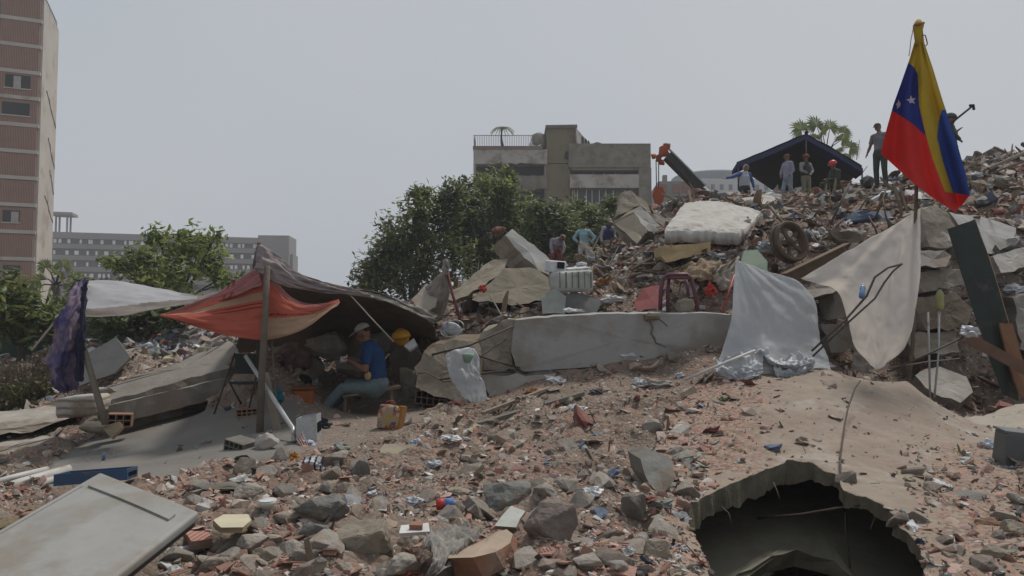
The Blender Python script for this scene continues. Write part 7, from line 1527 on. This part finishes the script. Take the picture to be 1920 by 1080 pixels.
# local: face toward -x
pose = dict(pel=(0,0,.50), spine=(-.02,0,.70), chest=(-.06,0,.90), neck=(-.12,0,1.06), head=(-.18,0,1.19), sl=(-.08,.19,.99), sr=(-.09,-.19,.99), er=(-.10,-.24,.72), hr=(-.34,-.14,.84), el=(-.14,.22,.74), hl=(-.38,.06,.80), pl=(-.04,.09,.48), pr=(-.04,-.10,.48), kr=(-.42,-.16,.47), ar=(-.72,-.18,.16), kl=(-.40,.14,.50), al=(-.66,.14,.14))
sm_, g = person(L0, pose, 1.0, 0, 'man in blue shirt and pale cap eating on a bench under the tent', cl('blue_shirt', (.014, .045, .125)), cl('grey_jeans', (.11, .15, .16)), 'cap', cl('pale_cap', (.36, .33, .30)), 'short', cl('brown_boot', (.13, .11, .08)), vox=.011, face=(-1,0,-.25), fl=(-1,0,.1))
wb = M('white_wrapper', (.55, .54, .5), bump=.3); m = MB(); vs, fs = crumple(77, 3, .4, .8); c = g['hr'].lerp(g['hl'], .4) + Vector((-.06, -.03, .03)); m.add([c + Vector(tuple(v)) * .055 for v in vs], [tuple(int(q) for q in f) for f in fs], 0, True); one('food_wrapper', m, wb, 'white food wrapper in the seated man\'s hands', 'food wrapper')
m = MB(); c = g['spine'] + Vector((-.06, -.2, -.06)); m.ell(c, (.045, .04, .06)); one('bread_roll', m, M('bread', (.36, .24, .12), bump=.2), 'small tan bread roll beside the seated man\'s forearm', 'bread')
def at(px, pyfeet, d): p = W(px, pyfeet, d); return p
# four workers in the saddle behind the washing machine
bend = dict(pel=(0,.1,.88), spine=(0,-.05,1.04), chest=(.02,-.2,1.16), neck=(.06,-.30,1.24), head=(.12,-.38,1.27), sl=(-.17,-.2,1.22), el=(-.2,-.3,.98), hl=(-.14,-.38,.72), sr=(.2,-.2,1.2), er=(.24,-.34,.95), hr=(.16,-.42,.72), kl=(-.14,-.05,.48), kr=(.14,-.06,.48))
person(at(1042, 520, 25), bend, 1.0, .1, 'worker bending forward in grey and dark red, left of the man in light blue', cl('grey_tshirt', (.24, .22, .26)), cl('maroon_trousers', (.20, .05, .06)), 'hood', cl('khaki_hat', (.25, .21, .16)), 'long', vox=.018, vest=None)
akimbo = dict(el=(-.34,.02,1.2), hl=(-.17,-.12,1.02), er=(.38,.03,1.2), hr=(.2,-.1,1.0), kl=(-.13,-.02,.5), al=(-.12,.02,.08), kr=(.15,-.02,.5), ar=(.2,.05,.08))
person(at(1095, 512, 25.5), akimbo, 1.0, -.1, 'man standing hands on hips in light blue shirt and white trousers', cl('light_blue_shirt', (.24, .38, .42)), cl('off_white_trousers', (.46, .46, .48)), 'cap', cl('dark_cap', (.04, .035, .035)), 'long', vox=.018)
person(at(1141, 504, 25.5), dict(hr=(.2,-.18,1.1), head=(.02,-.05,1.62)), .98, .25, 'man in dark blue vest and khaki trousers, left of the tilted block', cl('pale_sleeves', (.33, .33, .36)), cl('khaki_trousers', (.23, .22, .17)), 'cap', cl('grey_cap', (.26, .24, .22)), 'long', vox=.018, vest=cl('navy_vest', (.03, .035, .08)))
person(at(1165, 508, 26.5), dict(), .95, 2.8, 'figure in dark navy clothes half hidden by the tilted block', cl('navy_shirt', (.03, .06, .10)), cl('navy_trousers', (.025, .045, .08)), None, None, 'long', vox=.018)
# on top of the mound
point = dict(sl=(-.2,0,1.42), el=(-.47,-.06,1.30), hl=(-.76,-.12,1.24), er=(.30,.02,1.16), hr=(.34,-.02,.9), head=(.03,-.04,1.6))
person(at(1397, 402, 25.5), point, .98, .1, 'worker pointing left in blue and white jacket, left of the blue tent', cl('blue_white_jacket', (.06, .10, .28)), cl('charcoal_trousers', (.04, .045, .045)), 'hood', cl('cream_hood', (.40, .36, .30)), 'long', vox=.018, vest=cl('white_vest', (.36, .38, .42)))
stride = dict(el=(-.2,-.1,1.16), hl=(-.12,-.2,.98), er=(.22,.05,1.15), hr=(.2,-.1,.95), kl=(-.1,-.12,.5), al=(-.08,-.12,.08), kr=(.1,.03,.5), ar=(.12,.16,.1))
person(at(1478, 382, 26.2), stride, 1.0, -1.2, 'man in lilac shirt and pale jeans standing in front of the blue tent', cl('lilac_shirt', (.27, .26, .33)), cl('pale_jeans', (.22, .27, .33)), 'cap', cl('brown_cap', (.13, .06, .05)), 'long', vox=.018, face=(0,-1,-.15))
person(at(1512, 382, 26.6), dict(el=(-.24,-.06,1.18), hl=(-.05,-.2,1.05), er=(.24,-.06,1.18), hr=(.06,-.2,1.05)), 1.0, .3, 'man with dark pack and khaki trousers under the peak of the blue tent', cl('grey_sleeves', (.26, .25, .26)), cl('olive_khaki', (.20, .19, .14)), 'helmet', cl('dull_red_hat', (.16, .05, .04)), 'long', vox=.018, vest=cl('dark_pack', (.045, .05, .045)))
sit = dict(pel=(0,.05,.38), spine=(-.03,.02,.58), chest=(-.08,-.03,.78), neck=(-.13,-.06,.93), head=(-.18,-.09,1.05), sl=(-.1,.17,.86), el=(-.2,.12,.62), hl=(-.42,0,.62), sr=(-.06,-.2,.86), er=(-.16,-.26,.6), hr=(-.4,-.2,.6), pl=(-.05,.12,.36), kl=(-.42,.16,.5), al=(-.5,.16,.08), pr=(-.05,-.05,.36), kr=(-.42,-.12,.5), ar=(-.52,-.12,.08))
person(at(1570, 374, 24.6), sit, 1.05, .15, 'crouching soldier in dark green with bright red helmet under the blue tent', cl('army_green', (.045, .055, .035)), cl('army_trousers', (.05, .055, .035)), 'helmet', M('red_helmet', (.55, .04, .04), rough=.4, bump=0), 'long', vox=.018, face=(-1,-.2,-.1), fl=(-1,0,0))
person(at(1652, 352, 20.0), dict(head=(-.03,-.03,1.62), el=(-.27,.0,1.16), hl=(-.30,-.14,.92), er=(.24,-.05,1.18), hr=(.2,-.2,1.0)), 1.0, -.9, 'man in grey shirt and dark cap standing left of the flag', cl('mauve_grey_shirt', (.17, .155, .17)), cl('dark_green_trousers', (.05, .06, .05)), 'cap', cl('charcoal_cap', (.05, .045, .045)), 'short', vox=.018)
sp, g2 = person(at(1784, 352, 18.5), dict(er=(.32,-.05,1.3), hr=(.2,-.22,1.42), el=(-.3,-.05,1.2), hl=(-.1,-.2,1.1)), 1.05, 1.2, 'soldier in green mostly hidden behind the flag, carrying a tool on his shoulder', cl('army_green', (.045, .055, .035)), cl('army_trousers', (.05, .055, .035)), 'helmet', cl('green_helmet', (.06, .08, .06)), 'long', vox=.018)
m = MB(); m.tube([W(1772, 240, 18.2), W(1822, 200, 18.2)], .026, 8); root = empty('shovel', W(1790, 226, 18.2), 'dark long-handled tool over the soldier\'s shoulder behind the flag', 'tool'); m.build('handle', M('tool_black', (.03, .03, .03), bump=0), root); m = MB(); m.tube([W(1818, 198, 18.2), W(1825, 197, 18.2), W(1826, 206, 18.2)], .035, 6); m.build('grip', M('tool_black', (.03, .03, .03)), root)
for o in list(COL.objects):
    if o.parent is None and 'category' in o.keys() and 'kind' not in o.keys(): o['kind'] = 'thing'
# ------------------------------------------------------------------ haze
def haze():
    m = MB(); m.box((0, 150, 28), (420, 360, 62)); mt = bpy.data.materials.new('haze_air'); mt.use_nodes = True; nt = mt.node_tree; nt.nodes.remove(nt.nodes['Principled BSDF'])
    v = nt.nodes.new('ShaderNodeVolumePrincipled'); v.inputs['Density'].default_value = .0009; v.inputs['Color'].default_value = (.92, .95, 1, 1); nt.links.new(v.outputs[0], nt.nodes['Material Output'].inputs['Volume'])
    o = m.build('haze', mt, None); o['kind'] = 'stuff'; o['label'] = 'thin dusty haze in the air'
haze()
# ------------------------------------------------------------------ individual stones, brick pieces and scraps
def place_big(big, kind, name, cat, mats, meshes, noun, seed, group, sizes):
    r = random.Random(seed)
    rows = []
    for i, (x, y, z, s) in enumerate(big):
        me = meshes[i % len(meshes)]
        o = bpy.data.objects.new(name, me); s *= sizes
        o.scale = (s * r.uniform(.85, 1.2), s * r.uniform(.8, 1.15), s * r.uniform(.75, 1.2))
        o.rotation_euler = (r.gauss(0, .35), r.gauss(0, .35), r.uniform(0, 6.28)); o.location = (x, y, z + s * .06)
        px, py = proj((x, y, z)); wh, n = where(px, py); l = next(q for q in LAND if q[0] == n)
        tag(link(o), None, cat, group + ' ' + wh); rows.append((o, wh, noun[i % len(meshes)], math.hypot(px - l[1], py - l[2]), s / y))
    for wh in set(q[1] for q in rows):
        mem = sorted([q for q in rows if q[1] == wh], key=lambda q: -q[4]); mem[0][0]['label'] = 'largest of the loose %ss %s' % (mem[0][2], wh)
        for word in set(q[2] for q in mem[1:]):
            ms = sorted([q for q in mem[1:] if q[2] == word], key=lambda q: q[3]); od = ['nearest', 'second nearest', 'third nearest', 'fourth nearest', 'fifth nearest', 'sixth nearest', 'seventh nearest', 'eighth nearest', 'ninth nearest', 'tenth nearest', 'eleventh nearest', 'twelfth nearest', 'thirteenth nearest', 'fourteenth nearest', 'fifteenth nearest', 'sixteenth nearest', 'seventeenth nearest']
            for k, q in enumerate(ms): q[0]['label'] = ('small %s %s' % (word, wh)) if len(ms) == 1 else ('%s small %s %s' % (od[k] if k < 17 else 'farther', word, wh))
def finish_rubble():
    b = stuff('grey', 'stone_gravel', 'grey and tan concrete gravel and crumbs over the mound', 27000, .013, .15, 1.6, 1, nbig=300)
    rocks = []
    for i, (s, cut) in enumerate([((1,.8,.55),0), ((1,.7,.4),.7), ((1,.9,.7),0), ((.9,.8,.6),.65), ((1,.6,.5),0), ((1,.85,.35),.75), ((.9,.9,.5),0), ((1,.55,.45),.7)]):
        me = rockmesh(i + 3, s, 15, cut, 1); me.materials.append(rockm if i % 2 else conc); rocks.append(me)
    place_big(b, 'grey', 'concrete_chunk', 'concrete chunk', None, rocks, ['grey chunk', 'flat tan slab piece', 'rounded lump', 'brown block', 'pale wedge', 'thin broken plate', 'squat stone', 'square-cut fragment'], 21, 'loose concrete chunks', 1.0)
    b = stuff('brick', 'brick_chips', 'orange and pink chips of broken clay brick over the mound', 44000, .012, .085, 1.6, 2, nbig=290)
    bricks = []
    for i in range(6):
        m = MB(); r = random.Random(i); L = r.uniform(.8, 1.1); wd = r.uniform(.5, .8)
        n = 3 + i % 3
        P = [Vector((-L, -wd, 0)), Vector((L * r.uniform(.5, 1), -wd, 0)), Vector((L, wd * r.uniform(.2, .9), 0)), Vector((L * r.uniform(-.2, .5), wd, 0)), Vector((-L * r.uniform(.7, 1), wd * .9, 0))]
        plate(P, (0, 0, -.16), jag=.05, seg=.3, mb=m)
        if i % 2 == 0:
            for k in range(n):
                yy = -wd + .18 + k * (2 * wd - .3) / n; m.bar((-L * .9, yy, .035), (L * .45, yy, .035), .09, .07)
        if i % 3 == 1:
            for k in range(3): m.bar((-L * .8, -wd * .9 + k * wd * .8, -.3), (L * .4, -wd * .9 + k * wd * .8, -.3), .08, .34)
        o = m.build('brick', brickm, None, (0, 0, 0)); bricks.append(o.data); bpy.data.objects.remove(o)
    place_big(b, 'brick', 'brick_fragment', 'brick fragment', None, bricks, ['ridged clay shard', 'orange brick shard', 'pink grooved tile piece', 'flat red brick flake', 'ribbed hollow brick piece', 'dusty brick corner'], 22, 'broken brick pieces', .8)
    b = stuff('white', 'plaster_chips', 'white plaster and tile chips dotted over the rubble', 8000, .010, .08, 1.6, 3, nbig=120)
    ws = []
    wm_ = M('white_plaster', (.58, .56, .53), (.42, .40, .37), scale=7, rand=.2, bump=.2)
    for i in range(4):
        r = random.Random(i + 9); vs, fs = hull(12, 1, [.7,.5,.8,.35][i], [.2,.35,.15,.25][i], r, .7); m = MB(); m.add([tuple(v) for v in vs], [tuple(int(q) for q in f) for f in fs]); o = m.build('p', wm_, None, (0, 0, 0)); ws.append(o.data); bpy.data.objects.remove(o)
    place_big(b, 'white', 'plaster_piece', 'plaster piece', None, ws, ['white plaster flake', 'pale tile piece', 'white shard', 'chalky lump'], 23, 'white plaster pieces', .8)
    stuff('wood', 'splinters', 'splinters of broken wood and cane over the heap', 4200, .05, .45, 1.9, 4)
    stuff('rag', 'litter', 'scraps of cloth, plastic and foil mixed through the heap', 10000, .022, .15, 1.8, 5)
finish_rubble()
stuff('rag', 'heap_litter', 'dense pale rubbish covering the small heap on the left', 5500, .028, .10, 1.7, 15, dmin=12.8, dmax=20, pxr=(150, 470))
stuff('junk', 'mound_litter', 'dense rubbish caught in the upper mound', 8500, .028, .11, 1.6, 16, dmin=11.8, dmax=27, pxr=(820, 2000))
stuff('wood', 'mound_sticks', 'sticks and laths poking out of the upper mound', 900, .15, .5, 2, 17, dmin=11.8, dmax=27, pxr=(820, 2000))
for o in list(COL.objects):
    if o.parent is None and 'category' in o.keys() and 'kind' not in o.keys(): o['kind'] = 'thing'
